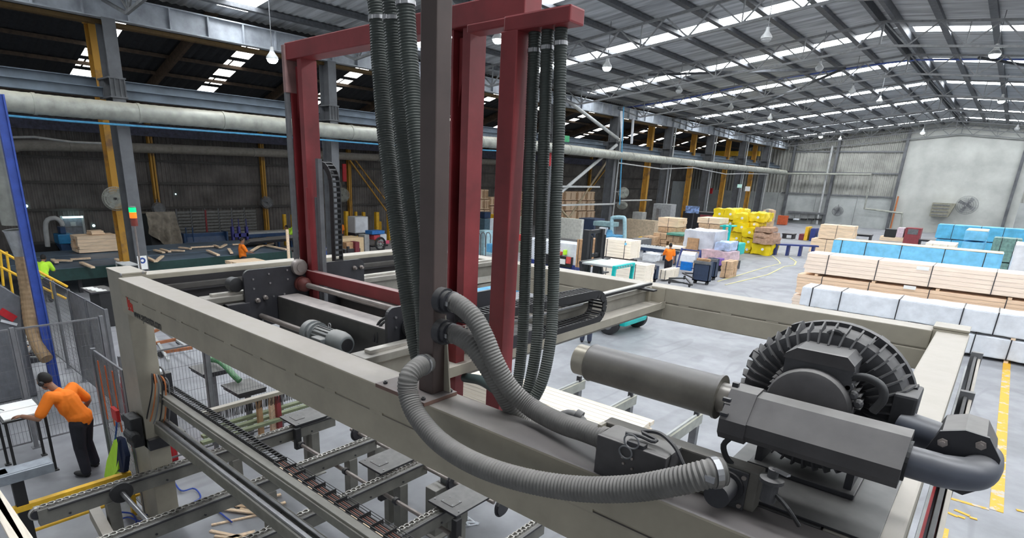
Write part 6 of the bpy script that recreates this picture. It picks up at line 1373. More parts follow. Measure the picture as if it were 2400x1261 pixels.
MB().box(X_-.6,X_-.05,Y(878),Y(893),Zz(562),Zz(551),.03).build('red_white_cans', mat('red_can',(.6,.08,.1),.5), cts)
MB().box(X_-.6,X_-.0,Y(892),Y(907),Zz(566),Zz(549),.08).build('white_can', M_white, cts)
MB().box(X_-.6,X_-.0,Y(900),Y(913),Zz(573),Zz(565),.03).build('pink_box', mat('pink_plastic',(.8,.12,.22),.5), cts)
MB().box(X_-.7,X_-.1,Y(876),Y(912),.35,.45,.02).build('platform', M_dark, cts)
wc_ = Vector((X_+.1,Y(889),max(Zz(571),.42)))
MB().ring(wc_,(1,0,0),.36,.06,26,8).build('tyre', M_rubber, cts); MB().ring(wc_,(1,0,0),.2,.015,20,6).lathe(wc_-Vector((.05,0,0)),(1,0,0),[(0,.06),(.1,.06)],12).build('wheel_rim', M_lgrey, cts)
mb = MB()
for k in range(12): t_ = 2*PI*k/12; mb.bar(wc_, wc_+Vector((0,math.cos(t_)*.31,math.sin(t_)*.31)), .015)
mb.build('spokes', M_lgrey, cts)
MB().box(X_-.6,X_-.5,Y(912)-.05,Y(912)+.05,0,.4).box(X_-.6,X_-.5,Y(878)-.05,Y(878)+.05,0,.4).build('leg', M_dark, cts)
hc_ = thing('blue_trolley','small blue-framed trolley between the amber post and the cable chain','trolley',(-25,20,0))
for px in (763,779): y = at(px,585,x=-25.3).y; MB().box(-25.35,-25.3,y-.03,y+.03,0,at(px,576,x=-25.3).z).box(-25.9,-25.85,y-.03,y+.03,0,.9).build('leg', M_blue, hc_)
MB().box(-25.9,-25.3,at(763,580,x=-25.3).y,at(779,580,x=-25.3).y,.82,.88).build('shelf', M_grey, hc_)
# stacked crates by the wall (between the red posts and behind the hoses)
GC = 'pale plank crates stacked by the side wall'
def crates(x, grid, lab, dep=1.2):
    k = 0
    for (pl, pr, pt, pb, nm) in grid:
        mid = (pt+pb)/2; y0, y1 = at(pl,mid,x=x).y, at(pr,mid,x=x).y; z1, z0 = at((pl+pr)/2,pt,x=x).z, at((pl+pr)/2,pb,x=x).z
        t = thing('plank_crate', '%s, %s' % (lab, nm), 'crate', (x,y0,z0), GC)
        MB().box(x-dep,x-.02,y0+.02,y1-.02,max(z0,0)+.02,z1-.01).build('crate_body', M_wood, t)
        for u in (y0+.1,(y0+y1)/2,y1-.1): MB().box(x-.03,x,u-.05,u+.05,max(z0,0)+.02,z1-.01).build('batten', M_card, t)
        for z in (max(z0,0)+.08, z1-.08): MB().box(x-.03,x+.01,y0+.02,y1-.02,z-.04,z+.04).build('batten', M_wood, t)
rows_ = ('top','upper','middle','lower','bottom')
G = []
for r, (a, b) in enumerate(((444,467),(468,491),(492,515),(516,540),(541,568))):
    for c_, (u, v) in enumerate(((1082,1110),(1111,1134),(1135,1147) if r else (1135,1145))): G.append((u,v,a,b,'%s row, %s column' % (rows_[r], ('left','middle','right')[c_])))
for r, (a, b) in enumerate(((462,482),(483,505),(506,530))):
    G.append((1149,1165,a,b,'%s row by the amber post, left' % rows_[r+1])); G.append((1166,1180,a,b,'%s row by the amber post, right' % rows_[r+1]))
crates(-34.0, G, 'pale plank crate between the red posts')
G = []
for r, (a, b) in enumerate(((449,470),(471,494),(495,520))):
    for c_, (u, v) in enumerate(((1222,1240),(1312,1322),(1325,1352),(1354,1374),(1376,1394))): G.append((u,v,a,b,'%s row, %s column' % (rows_[r], ('far left','second','third','fourth','fifth')[c_])))
crates(-33.0, G, 'pale plank crate behind the pale braces')
bxp('blue_cloth_bale','dark blue bale under the plank crates between the red posts','bale',1136,1150,497,512,-32.5,.7,M_nblue)
bxp('grey_blue_bin','grey-blue bin below the dark blue bale','bin',1136,1150,513,527,-32.3,.7,mat('grey_blue_bin',(.12,.22,.30),.5),zb=0)
# =============== middle of the hall ===============
fk = thing('forklift', 'teal forklift truck with black mast, half hidden behind the beige frame', 'forklift', (-9.3, 17.1, 0))
xm = -10.6
ya, yb = at(1372,590,x=xm).y, at(1404,590,x=xm).y; zm = at(1385,538,x=xm).z
for y in (ya, yb): MB().box(xm-.1,xm+.12,y-.09,y+.09,.15,zm,.01).build('mast_rail', M_black, fk); MB().box(xm-.02,xm+.14,y+.1,y+.16,.15,zm-.2,.01).build('mast_rail', M_dark, fk)
for z in (.5, 1.4, 2.2, zm-.08): MB().box(xm-.08,xm+.06,ya,yb,z-.06,z+.06,.01).build('mast_crossbar', M_black, fk)
for u in (.35,.6): MB().tube([(xm+.05,ya+(yb-ya)*u,.4),(xm+.05,ya+(yb-ya)*u,zm-.15)],.025,8).build('lift_chain', M_black, fk)
for z in (1.2, 1.5, 2.0): MB().box(xm-.1,xm+.1,yb+.15,yb+.7,z-.02,z+.02).build('hose_bracket', M_black, fk)
MB().box(-10.5,-8.35,16.35,17.85,.35,.95,.12).build('chassis', M_tealm, fk)
MB().box(-8.95,-8.2,16.3,17.9,.3,1.15,.15).build('counterweight', M_tealm, fk)
MB().box(-9.6,-9.0,16.8,17.4,.95,1.1,.04).box(-9.05,-8.95,16.8,17.4,1.0,1.5,.04).build('seat', M_black, fk)
zc = 2.1
for x, m in ((-10.2,M_dark),(-8.95,M_tealm)):
    for y in (16.6,17.85): MB().bar((x+(.25 if x < -10 else -.05),y,.9),(x,y,zc),.1,.1).build('canopy_post', m, fk)
for x, m in ((-10.2,M_dark),(-8.95,M_tealm)): MB().box(x-.06,x+.06,16.55,17.9,zc-.06,zc+.06,.03).build('canopy_rail', m, fk)
for y in (16.6,17.85): MB().box(-10.2,-9.0,y-.03,y+.03,zc-.03,zc+.03,.01).build('canopy_rail', M_lgrey, fk)
MB().box(-10.15,-9.0,16.63,17.82,zc+.02,zc+.035).build('canopy_sheet', mat('pale_green_sheet', (.62,.72,.66), .5), fk)
for k in range(6): MB().box(-10.2,-8.85,16.72+.17*k,16.76+.17*k,zc-.02,zc+.02).build('canopy_bar', M_lgrey, fk)
for x, y, r in ((-8.75,16.15,.34),(-8.6,17.75,.34),(-10.3,16.15,.38),(-10.3,17.75,.38)):
    MB().lathe((x,y-.0,r),(0,1,0),[(0,r*.4),(0,r*.8),(.03,r),(.22,r),(.25,r*.8),(.25,r*.4)],28).build('wheel', M_rubber, fk, smooth=True)
    MB().lathe((x,y-.01,r),(0,1,0),[(0,.05),(.0,r*.5),(.02,r*.45),(.02,.05)],18).build('wheel_hub', M_grey, fk)
MB().box(-9.6,-9.5,17.0,17.3,1.0,1.35,.02).ring((-9.85,17.1,1.4),(1,0,.6),.16,.02,18,6).build('steering_wheel', M_black, fk)
for y in (16.5,17.6): MB().box(-8.22,-8.15,y-.1,y+.1,1.0,1.12,.02).build('tail_lamp', M_black, fk)
# legs of a worker behind the loop of the beige beam
p = at(1372,803,z=0)
person((p.x, p.y, 0), (-.5,.9), STAND, mat('grey_shirt',(.1,.11,.13),.9), 'person seen only as jeans and brown boots below the beige rail, beside the forklift', trousers=mat('blue_jeans',(.05,.06,.10),.9))
# big bright timber packs around the mast
GP = 'bright timber packs behind the forklift'
def pk(lab, pl, pc, pr, pt, z, nl, na, m=M_woodx, h=None, along='y', g=GP, zb=None):
    x0,x1,y0,y1,z0,z1 = fb3(pl, pc, pr, pt, z=z)
    return board_pack(lab, (x0,x1,y0,y1,z0,z1), nl, na, (.3,.8), m, g, along=along)
yq = 24.5
def yp(lab, pl, pr, pt, pb, y, dep, nl, na, m=M_woodx, along='x', straps=(.2,.8), g=GP):
    mid = (pt+pb)/2; x0, x1 = at(pl,mid,y=y).x, at(pr,mid,y=y).x; c = (pl+pr)/2; z1, z0 = at(c,pt,y=y).z, at(c,pb,y=y).z
    return board_pack(lab, (x0,x1,y,y+dep,max(z0,.02),z1), nl, na, straps, m, g, along=along, jitter=.02)
yp('big bright pine pack behind the forklift mast, the topmost with blue dot',1408,1478,562,604,yq,1.0,6,5)
yp('wide bright pine pack below the topmost pack, behind the forklift canopy',1398,1512,615,660,23.2,.9,6,4)
yp('brown-ended timber pack just left of the forklift mast',1351,1371,562,628,24.6,1.5,6,3,M_card)
a = at(1466,572,y=yq-.02); tag(MB().lathe((a.x,yq-.005,a.z),(0,-1,0),[(0,.06),(.006,.06)],14).build('blue_dot', M_bluew), 'round pale blue sticker on the topmost bright pine pack', 'sticker')
simple('support_trestle', 'dark trestle under the bright pine packs behind the forklift', 'trestle', (-14.3,-12.5,24.7,25.3,0,max(.05,at(1440,606,y=yq).z-.02)), M_dark)
simple('support_trestle', 'second dark trestle, under the wide bright pine pack', 'trestle', (at(1400,640,y=23.2).x+.1,at(1510,640,y=23.2).x-.1,23.3,24.0,0,max(.06,at(1455,661,y=23.2).z-.02)), M_dark)
yp('small bright board stack right of the navy tub',1545,1562,633,655,27.5,1.5,4,3)
# white bag in cage, navy tub
def bag(lab, pl, pr, pt, pb, y, dep, m, cat='bag', name='bulk_bag', bulge=.08, seed=0, zb=None, group=None):
    mid = (pt+pb)/2; x0, x1 = at(pl,mid,y=y).x, at(pr,mid,y=y).x; c = (pl+pr)/2; z1 = at(c,pt,y=y).z; z0 = at(c,pb,y=y).z if zb is None else zb
    return wrapped(lab, (x0,x1,y,y+dep,max(z0,.03),z1), m, (), group, name, cat, bulge, seed)
bag('white woven bulk bag beside the man in orange at the middle of the hall',1505,1538,594,624,27.3,.5,M_white,seed=31,zb=.9)
def tub(lab, pl, pr, pt, pb, y, dep, m):
    mid = (pt+pb)/2; x0, x1 = at(pl,mid,y=y).x, at(pr,mid,y=y).x; c = (pl+pr)/2; z1 = at(c,pt,y=y).z; t = thing('metal_bin', lab, 'bin', (x0,y,0))
    MB().box(x0,x1,y,y+.03,.15,z1).box(x0,x1,y+dep-.03,y+dep,.15,z1).box(x0,x0+.03,y,y+dep,.15,z1).box(x1-.03,x1,y,y+dep,.15,z1).box(x0,x1,y,y+dep,.15,.2).build('bin_body', m, t)
    MB().box(x0-.04,x1+.04,y-.04,y,z1-.14,z1+.0,.01).build('rim', M_grey, t)
    for u in (x0+.1,x1-.1):
        for v in (y+.1,y+dep-.1): MB().lathe((u-.03,v,.08),(1,0,0),[(0,.08),(.06,.08)],12).build('castor', M_rubber, t)
    return x0, x1, z1
M_navyb = mat('navy_bin_paint',(.03,.05,.10),.5)
tub('navy steel bin on castors under the white bulk bag',1501,1536,622,658,26.6,.35,M_navyb)
tub('larger navy steel bin on castors right of the man in orange',1624,1662,612,668,28.2,.4,M_navyb)
simple('brown_plank','brown plank resting inside the larger navy bin','board',(at(1629,630,y=28.3).x,at(1660,630,y=28.3).x,28.3,28.5,1.12,1.24),M_card)
tub('dark bin directly behind the larger navy bin',1652,1677,606,655,29.9,.4,M_navyb)
hf = thing('trolley_frame','low black trolley frame lying left of the larger navy bin','trolley',(-11,28,0))
for a, b in (((1568,652),(1608,652)),((1568,655),(1622,668)),((1600,640),(1625,652)),((1605,640),(1628,641)),((1608,652),(1622,668)),((1570,660),(1612,664))): MB().bar(at(*a,z=.3), at(*b,z=.3), .06).build('frame_bar', M_black, hf)
for q in ((1568,660),(1615,668),(1603,650)): p = at(*q,z=.1); MB().lathe(p,(1,0,0),[(0,.1),(.05,.1)],12).build('castor', M_rubber, hf)
p = at(1562,650,z=0)
person((p.x,p.y,0), (-.35,.95), pose(elL=(.12,.3,1.12), wrL=(.33,.38,1.08)), M_orange, 'person in orange shirt and dark trousers beside the white bulk bag', fine=False)
# roll cart with blue and white rolls
rcx = thing('roll_cart','navy A-frame cart with blue and white plastic rolls','cart',(-13,31,0))
y = 31.3; x0, x1 = at(1592,612,y=y).x, at(1637,612,y=y).x; zt_ = at(1612,588,y=y).z
for x in (x0,x1): MB().bar((x,y-.3,.05),(x,y+.1,zt_+.1),.06).bar((x,y+.5,.05),(x,y+.1,zt_+.1),.06).build('frame_leg', M_navyp, rcx)
MB().bar((x0,y+.1,zt_+.05),(x1,y+.1,zt_+.05),.05).bar((x0,y-.2,.3),(x1,y-.2,.3),.05).build('frame_bar', M_navyp, rcx)
zz = [at(1612,v,y=y).z for v in (592,600,608,613,633)]
tag(MB().lathe((x0+.15,y+.0,zz[0]-.15),(1,0,0),[(0,.22),(x1-x0-.3,.22)],18).build('plastic_roll', M_white, smooth=True),'white plastic roll on the navy cart, the upper one','roll')
tag(MB().box(x0+.12,x1-.12,y-.22,y-.16,zz[3],zz[1],.02).build('plastic_sheet', M_white),'white plastic sheet hanging on the navy cart','sheet')
tag(MB().box(x0+.2,x1-.25,y-.26,y-.05,max(zz[4],.1),zz[3],.02).build('plastic_roll', mat('strong_blue',(.0,.18,.62),.4)),'strong blue folded sheet at the bottom of the navy cart','sheet')
# steel roller tables
rt_ = thing('roller_table','long blue-grey roller table running behind the man in orange','table',(-16,33,0))
a = at(1480,592,z=1.0); b = at(1600,592,z=1.0); yy = a.y
x0, x1 = at(1478,590,y=33.5).x, at(1592,590,y=33.5).x; zr = at(1530,582,y=33.5).z
MB().box(x0,x1,33.4,33.5,zr-.18,zr,.01).box(x0,x1,35.0,35.1,zr-.18,zr,.01).build('side_frame', M_navyb, rt_)
for k in range(16): u = x0+(x1-x0)*(k+.5)/16; MB().cyl((u,33.5,zr-.05),(u,35.0,zr-.05),.06,10).build('roller', M_lgrey, rt_)
for u in (x0+.2,(x0+x1)/2,x1-.2):
    for v in (33.5,35): MB().box(u-.06,u+.06,v-.05,v+.05,0,zr-.18).build('leg', M_navyb, rt_)
yp('pale boards lying on the right end of the long roller table',1560,1598,578,583,33.7,1.0,1,4,M_woodx,straps=())
# crates on the table's far side
def gcr(lab, pl, pr, pt, pb, y, dep, m, name='timber_bundle', nl=3, na=3, g='tan bundles stacked beyond the roller table', along='x', straps=(.5,)): 
    mid = (pt+pb)/2; x0, x1 = at(pl,mid,y=y).x, at(pr,mid,y=y).x; c = (pl+pr)/2; z1, z0 = at(c,pt,y=y).z, at(c,pb,y=y).z
    return board_pack(lab, (x0,x1,y,y+dep,max(z0,.02),z1), nl, na, straps, m, g, name=name, along=along, jitter=.05)
M_tan = mat('tan_board',(.62,.42,.26),.8,var=.15)
gcr('pale bundle on top of the left tan stack, top one',1543,1590,511,532,42,1.6,M_wood)
gcr('pale bundle on top of the left tan stack, second',1543,1588,533,545,42,1.6,M_tan)
gcr('tan bundle left of the green board, upper',1532,1562,547,560,41,1.4,M_tan); gcr('tan bundle left of the green board, middle',1534,1562,561,570,41,1.4,M_tan); gcr('tan bundle left of the green board, bottom',1534,1562,571,580,41,1.4,M_tan,nl=2)
gcr('tan bundle under the green board, upper',1563,1592,553,567,41,1.5,M_tan); gcr('tan bundle under the green board, lower',1568,1596,568,580,41,1.5,M_tan,nl=2)
simple('green_board','green-edged board lying over the tan bundles','board',(at(1562,549,y=40.8).x,at(1602,549,y=40.8).x,40.8,42.6,at(1580,552,y=40.8).z,at(1580,547,y=40.8).z),mat('green_edge',(.12,.35,.27),.5))
gcr('tan crate right of the yellow box',1505,1532,555,575,40,1.4,M_tan)
bxy = lambda name, lab, cat, pl, pr, pt, pb, y, dep, m, g=None, zb=None, bev=.03: simple(name, lab, cat, (at(pl,(pt+pb)/2,y=y).x, at(pr,(pt+pb)/2,y=y).x, y, y+dep, max(0,at((pl+pr)/2,pb,y=y).z) if zb is None else zb, at((pl+pr)/2,pt,y=y).z), m, g, bev)
bxy('yellow_box','yellow box at the left end of the tan crate','box',1495,1505,555,575,40,1.2,M_ysafe)
bxy('beige_counter','long beige counter wall behind the third yellow column','counter',1465,1535,515,550,46,.8,mat('beige_counter',(.62,.50,.36),.7),zb=0)
bxy('white_machine','white machine on the beige counter left of the third yellow column','machine',1482,1505,497,514,46.2,.8,M_lgrey)
# white wrapped bundle with brown crate window, pinkish bundle
bag('big white wrapped bundle with a brown crate showing through',1602,1674,541,586,34.5,2.2,mat('grey_white_film',(.60,.62,.68),.35,var=.1,scale=2,bump=.6),'bundle','wrapped_bundle',seed=41,bulge=.06)
x0,x1 = at(1612,570,y=34.4).x, at(1638,570,y=34.4).x; z0_,z1_ = at(1625,586,y=34.4).z, at(1625,558,y=34.4).z
board_pack('brown crate face showing through the big white wrapped bundle', (x0,x1,34.36,34.44,z0_,z1_), 1, 4, (), M_card, None)
bxy('pallet','pale pallet under the big white wrapped bundle','pallet',1602,1672,587,596,34.6,2.0,M_wood,zb=0)
bag('pale pink striped wrapped bundle, lower right of the white bundle',1640,1711,588,612,34.0,1.6,mat('pink_white_film',(.70,.52,.56),.45,var=.15,scale=4),'bundle','wrapped_bundle',seed=42,zb=.5)
bag('blue and white film heap on the pale pink bundle',1675,1709,568,588,34.2,1.4,mat('blue_white_film',(.50,.62,.85),.35,var=.2,scale=3,bump=.5),'film','plastic_film',seed=43)
for k,(pl,pr,m) in enumerate(((1648,1662,M_logo),(1662,1676,M_navyp),(1676,1690,mat('purple_plastic',(.2,.1,.4),.5)))): bxy('litter_item',('red','navy','purple')[k]+' packaging under the pale pink bundle','packaging',pl,pr,606,617,33.2,.5,m,zb=.35)
bxy('pallet','dark pallet under the pale pink bundle','pallet',1642,1708,613,622,33.6,2.0,M_dark,zb=0)
for k,(a_,b_) in enumerate(((511,524),(525,537),(538,552))): gcr('tan bundle behind the white wrapped bundle, %s'%('top','middle','bottom')[k],1638+(-3,0,-1)[k],1687,a_,b_,39.5,1.8,(M_wood,M_tan,M_wood)[k],nl=2)
simple('bundle_stand','dark stand beneath the tan bundles behind the white wrapped bundle','stand',(at(1640,560,y=39.6).x,at(1685,560,y=39.6).x,39.6,41,0,at(1660,553,y=39.5).z-.02),M_dark)
cr_2 = at(1702,655,z=0); t = gcr('round-cornered tan crate bundle at the right of the bins',1690,1711,613,652,31.2,1.2,M_tan,nl=6,na=3)
# second forklift
f2 = thing('forklift','small far teal forklift in front of the yellow sacks','forklift',(-13.6,40,0))
X1 = -13.2
def q2(px,py,y=39.0): return at(px,py,y=y)
for px in (1698,1711): a = q2(px,527); b = q2(px,570); MB().box(a.x-.08,a.x+.08,39,39.12,.9,a.z).build('canopy_post', M_tealm, f2)
a = q2(1688,528); b = q2(1712,528); MB().box(a.x,b.x,38.95,40.3,a.z-.08,a.z,.02).build('canopy_roof', M_tealm, f2)
a = q2(1708,570); b = q2(1730,590); MB().box(a.x-.9,b.x,38.9,40.3,.35,q2(1720,570).z,.1).build('chassis', M_tealm, f2)
for px in (1716,): c = q2(px,604); MB().lathe((c.x,38.85,.35),(0,1,0),[(0,.15),(.0,.3),(.03,.35),(.2,.35),(.22,.15)],20).build('wheel', M_rubber, f2)
c = q2(1700,604); MB().lathe((c.x-.3,38.85,.35),(0,1,0),[(0,.15),(.0,.3),(.03,.35),(.2,.35),(.22,.15)],20).build('wheel', M_rubber, f2)
a = q2(1727,590); MB().box(a.x-.25,a.x+.05,38.85,38.95,.5,1.3,.05).build('rear_grille', M_black, f2)
# yellow sacks and brown sacks
M_sack = mat('yellow_sack',(.88,.66,.01),.35,var=.08,scale=2,bump=.5)
GS = 'yellow wrapped sacks in the big pile'
SK = [(1671,1697,490,513,'top row, leftmost'),(1697,1722,490,514,'top row, second'),(1720,1739,492,508,'top row, behind the second'),(1720,1752,501,522,'top row, third'),(1752,1793,499,520,'top row, rightmost'),(1686,1697,514,530,'second row, far left behind the canopy'),(1697,1722,516,532,'second row, left'),(1718,1752,522,543,'second row, middle'),(1752,1778,520,532,'second row, right'),(1684,1700,530,560,'behind the forklift post'),(1739,1768,534,556,'third row, tilted'),(1705,1740,545,572,'third row, left behind the forklift'),(1739,1764,557,577,'fourth row, middle'),(1727,1740,570,592,'bottom row, behind the forklift'),(1736,1760,577,593,'bottom row, left'),(1760,1805,572,597,'bottom row, rightmost under the brown sacks'),(1764,1775,540,556,'beside the brown sacks')]
for k,(pl,pr,pt,pb,w_) in enumerate(SK):
    S_ = bag('yellow wrapped sack, %s'%w_, pl,pr,pt,pb, 44.5+ (0,.0,2.2,-.0,.2,0,.3,-.2,.3,.4,-.4,.0,-.2,-.1,-.3,-.6,.1)[k], 2.0, M_sack, 'sack','yellow_sack',bulge=.14,seed=50+k,group=GS)
    y_ = 44.45+(0,.0,2.2,-.0,.2,0,.3,-.2,.3,.4,-.4,.0,-.2,-.1,-.3,-.6,.1)[k]; a = at((pl*.4+pr*.6),(pt+pb)/2,y=y_-.12)
    if pr-pl > 22: MB().lathe(a,(0,-1,0),[(0,.09),(.02,.09)],12).build('round_label', M_white, S_)
for k,(pl,pr,pt,pb,w_) in enumerate(((1768,1806,534,545,'top'),(1766,1812,546,558,'middle'),(1763,1812,559,573,'bottom'))):
    bag('brown sack on the right side of the yellow pile, %s'%w_, pl,pr,pt,pb,43.6,1.8,mat('brown_sack',(.48,.30,.21),.7,var=.15,bump=.4),'sack','brown_sack',bulge=.12,seed=80+k,group='brown sacks right of the yellow pile')
# grey box machine, gas-blue frame, pale panel, white wall with label
bxy('slanted_panel','large pale panel leaning behind the forklift mast','panel',1309,1362,512,560,34,.3,mat('pale_panel',(.55,.55,.50),.6))
pn = thing('white_sheet_rack','rack of white sheets with black and red placards behind the hoses','rack',(-18,26,0))
y = 26.5; x0,x1 = at(1222,600,y=y).x, at(1352,600,y=y).x; z1_ = at(1320,570,y=y).z
MB().box(x0,x1,y,y+1.2,.3,z1_,.02).build('white_stack', M_white, pn); MB().box(x0,x1,y-.1,y+1.2,.0,.3,.02).build('base', M_navyp, pn)
xa,xb = at(1268,610,y=y-.15).x, at(1340,610,y=y-.15).x; za,zb_ = at(1300,598,y=y-.15).z, at(1300,622,y=y-.15).z
MB().box(xa,xb,y-.2,y-.02,zb_,za,.01).build('black_sign_box', M_black, pn)
MB().box(at(1305,612,y=y-.2).x,at(1325,612,y=y-.2).x,y-.215,y-.2,at(1312,618,y=y-.2).z,at(1312,606,y=y-.2).z).build('white_placard', M_paper, pn)
MB().box(at(1327,610,y=y-.2).x,at(1338,610,y=y-.2).x,y-.215,y-.2,at(1332,618,y=y-.2).z,at(1332,602,y=y-.2).z).build('red_placard', mat('salmon_red',(.75,.10,.09),.5), pn)
bxy('red_cloth','red cloth lump on the black sign box','cloth',1304,1314,590,598,y-.2,.3,mat('salmon_red',(.75,.10,.09)))
bxy('green_glove','bright green glove on the black sign box','glove',1319,1325,586,598,y-.2,.2,M_hiviz)
# pale blue machine with tall hoop
bm_ = thing('strapping_machine','pale blue machine with a tall white-blue hoop frame','machine',(-18,34,0))
y = 35.8; M_pblue = mat('pale_blue_paint',(.35,.55,.62),.5)
def q3(px,py): a = at(px,py,y=y); return a.x, a.z
hp_ = [q3(1434,560),q3(1434,516),q3(1438,510),q3(1460,510),q3(1464,516),q3(1464,560)]
MB().tube(smoothpath([(u,y,v) for u,v in hp_],.1), .13, 10).build('hoop', M_pblue, bm_, smooth=True)
x0,z0_ = q3(1410,568); x1,z1_ = q3(1448,553); MB().box(x0,x1,y-.3,y+1,0,z1_,.05).build('base', mat('mid_blue_paint',(.10,.35,.60),.5), bm_)
x0,z1_ = q3(1424,538); x1,_ = q3(1438,538); MB().lathe(((x0+x1)/2,y,z1_-.9),(0,0,1),[(0,.4),(.5,.4),(.65,.25),(.9,.2)],16).build('motor_hood', mat('mid_blue_paint',(.10,.35,.60)), bm_, smooth=True)
x0,z1_ = q3(1387,518); x1,z0_ = q3(1430,533); MB().box(x0,x1,y+.2,y+1.2,z0_,z1_,.04).build('control_box', mat('grey_teal_paint',(.25,.38,.40),.5), bm_); MB().box(x0+.1,x1-.1,y+.4,y+1,0,z0_).build('stand', M_grey, bm_)
x0,z1_ = q3(1408,532); x1,z0_ = q3(1422,556); MB().box(x0,x1,y-.2,y+.1,z0_,z1_,.03).build('white_door', M_white, bm_)
bxy('dark_machine','dark cabinet machine behind the pale panel and the braces','machine',1355,1392,512,545,37,1.5,M_navyb,zb=0)
bxy('long_dark_table','dark grey table stretching behind the bright pine packs','table',1480,1505,560,572,38,1.5,M_grey,zb=0)
# things around the far yellow columns
bxy('mesh_bag','hanging grey mesh bag and silver film beside the third yellow column','bag',1530,1572,478,510,47,1,mat('grey_mesh',(.30,.31,.32),.6),zb=.03)
bxy('silver_film','crumpled silver film hanging on the mesh bag','film',1538,1546,488,512,46.8,.2,M_metal)
bxy('blue_white_poster','small blue and white chequered board on a stand behind the tan stacks','board',1606,1638,483,500,48,.1,mat('chequered',(.2,.3,.55),.5,var=.8,scale=5))
bxy('poster_stand','dark stand of the blue and white chequered board','stand',1620,1623,500,540,48.02,.1,M_dark,zb=0)
bxy('dark_store','dark jumble of machines behind the white wrapped bundle','machine',1600,1685,497,512,58,2,M_dark,zb=0)
bxy('red_barrier','dark red low barrier behind the yellow sacks','barrier',1640,1690,505,512,56,.3,MATS['maroon_bin'],zb=0)
bxy('curtain','pale translucent plastic curtain behind the sixth grey column','curtain',1572,1608,425,500,60,.1,mat('plastic_curtain',(.26,.29,.31),.4,var=.2,stretch=(8,1,.3)),zb=1)
cp_ = thing('paper_sheets_roll','upright rolled sheets behind the brown sacks','sheets',(-16,58,0))
for px in (1792,1798,1804,1809): a = at(px,505,y=58); b = at(px-1,535,y=58); MB().box(a.x-.25,a.x+.15,58,58.6,.1,at(px,489+abs(1800-px)*.4,y=58).z,.1).build('rolled_sheet', M_tan if px != 1798 else M_galv, cp_)
simple('white_notice','white notice on the fifth yellow column','notice',(at(1746,443,y=66).x,at(1757,443,y=66).x,66,66.1,at(1750,448,y=66).z,at(1750,437,y=66).z),M_paper,bev=.01)
simple('exit_sign','green and white sign left of the white notice','sign',(at(1728,436,y=66).x,at(1738,436,y=66).x,66,66.1,at(1733,440,y=66).z,at(1733,432,y=66).z),mat('pale_exit',(.5,.75,.68),.5,emit=(.5,.8,.7),es=.5),bev=.01)
simple('red_notice','small red notice on the wall between the far yellow columns','sign',(at(1664,447,y=75).x,at(1670,447,y=75).x,75,75.1,at(1667,454,y=75).z,at(1667,441,y=75).z),MATS['bright_red'],bev=.01)
# pallet of boards and steel arms just beyond the near beam
def zboard(lab, q, z, m=M_woodx, th=.05):
    P = [at(*p, z=z) for p in q]; n = len(P)
    return tag(MB().add(P+[p-Vector((0,0,th)) for p in P], [tuple(range(n)),tuple(range(n,2*n))[::-1]]+[(i,(i+1)%n,n+(i+1)%n,n+i) for i in range(n)]).build('pine_board', m), lab, 'board')
sx0, sy0 = -5.2, 5.15
tb_ = board_pack('broad bright stack of boards on the outfeed, behind the near beige beam', (at(1090,890,z=1.3).x-1.2, at(1535,985,z=1.3).x, at(1535,985,z=1.3).y-.85, at(1535,985,z=1.3).y+.0, .95, 1.3), 5, 6, (), M_woodx, None)
oc = thing('outfeed_arms','row of galvanised outfeed arms on the floor beyond the board stack','conveyor',(-3,6.5,0))
for k, (a, b) in enumerate((((1300,920),(1368,890)),((1415,958),(1488,925)),((1560,1015),(1642,968)))):
    A_ = at(*a,z=.9); B_ = at(*b,z=.9); MB().box(B_.x-.05,B_.x+.05,A_.y-1.0,B_.y,.72,.9,.005).build('arm', M_galv, oc); MB().box(B_.x-.015,B_.x+.015,A_.y-.9,B_.y+.02,.9,.93).build('slide_strip', M_lgrey, oc)
    MB().box(B_.x-.05,B_.x+.03,B_.y-.2,B_.y-.12,.9,1.02,.01).build('stop', M_dark, oc)
    MB().box(B_.x-.06,B_.x+.06,B_.y-1.2,B_.y-1.08,0,.72).box(B_.x-.06,B_.x+.06,B_.y-.25,B_.y-.13,0,.72).build('leg', M_grey, oc)
# things seen through the frame near its far corner
for k,(q,z_,m,nm,lab) in enumerate(((((1110,668),(1145,652),(1185,660),(1150,690)),1.6,mat('mid_blue_paint',(.10,.35,.60)),'blue_table','blue machine table seen through the frame right of the second red post'),)):
    P = [at(*p,z=z_) for p in q]; c = sum(P,Vector())/4; t = thing(nm,lab,'table',(c.x,c.y,0)); MB().box(min(p.x for p in P),max(p.x for p in P),min(p.y for p in P),max(p.y for p in P),z_-.08,z_,.01).build('tabletop', m, t)
    for u in (-.3,.3): MB().box(c.x+u-.05,c.x+u+.05,c.y-.05,c.y+.05,0,z_-.08).build('leg', M_blue, t)
for k,(pl,pr,pt,pb,y_,m,nm,lab) in enumerate(((1086,1100,568,590,24,M_lblue,'blue_tank','small blue tank behind the frame, right of the second red post'),(1118,1135,540,585,27,mat('pale_blue_paint',(.35,.55,.62)),'blue_white_machine','pale blue and white machine by the left amber post'),(1140,1160,572,592,24,mat('mid_blue_paint',(.10,.35,.60)),'blue_box','blue box by the right amber post'),(1148,1160,512,535,28,M_white,'white_hood','white hood beside the right amber post'),(1208,1224,508,575,30,mat('grey_green_cabinet',(.35,.38,.30),.6),'ribbed_cabinet','grey-green ribbed cabinet left of the hanging hoses'),(1212,1224,550,565,28,mat('salmon_red',(.75,.10,.09)),'red_motor','red motor left of the hanging hoses'))):
    bxy(nm,lab,'machine',pl,pr,pt,pb,y_,.8,m,zb=0 if k in (1,3,4) else None)
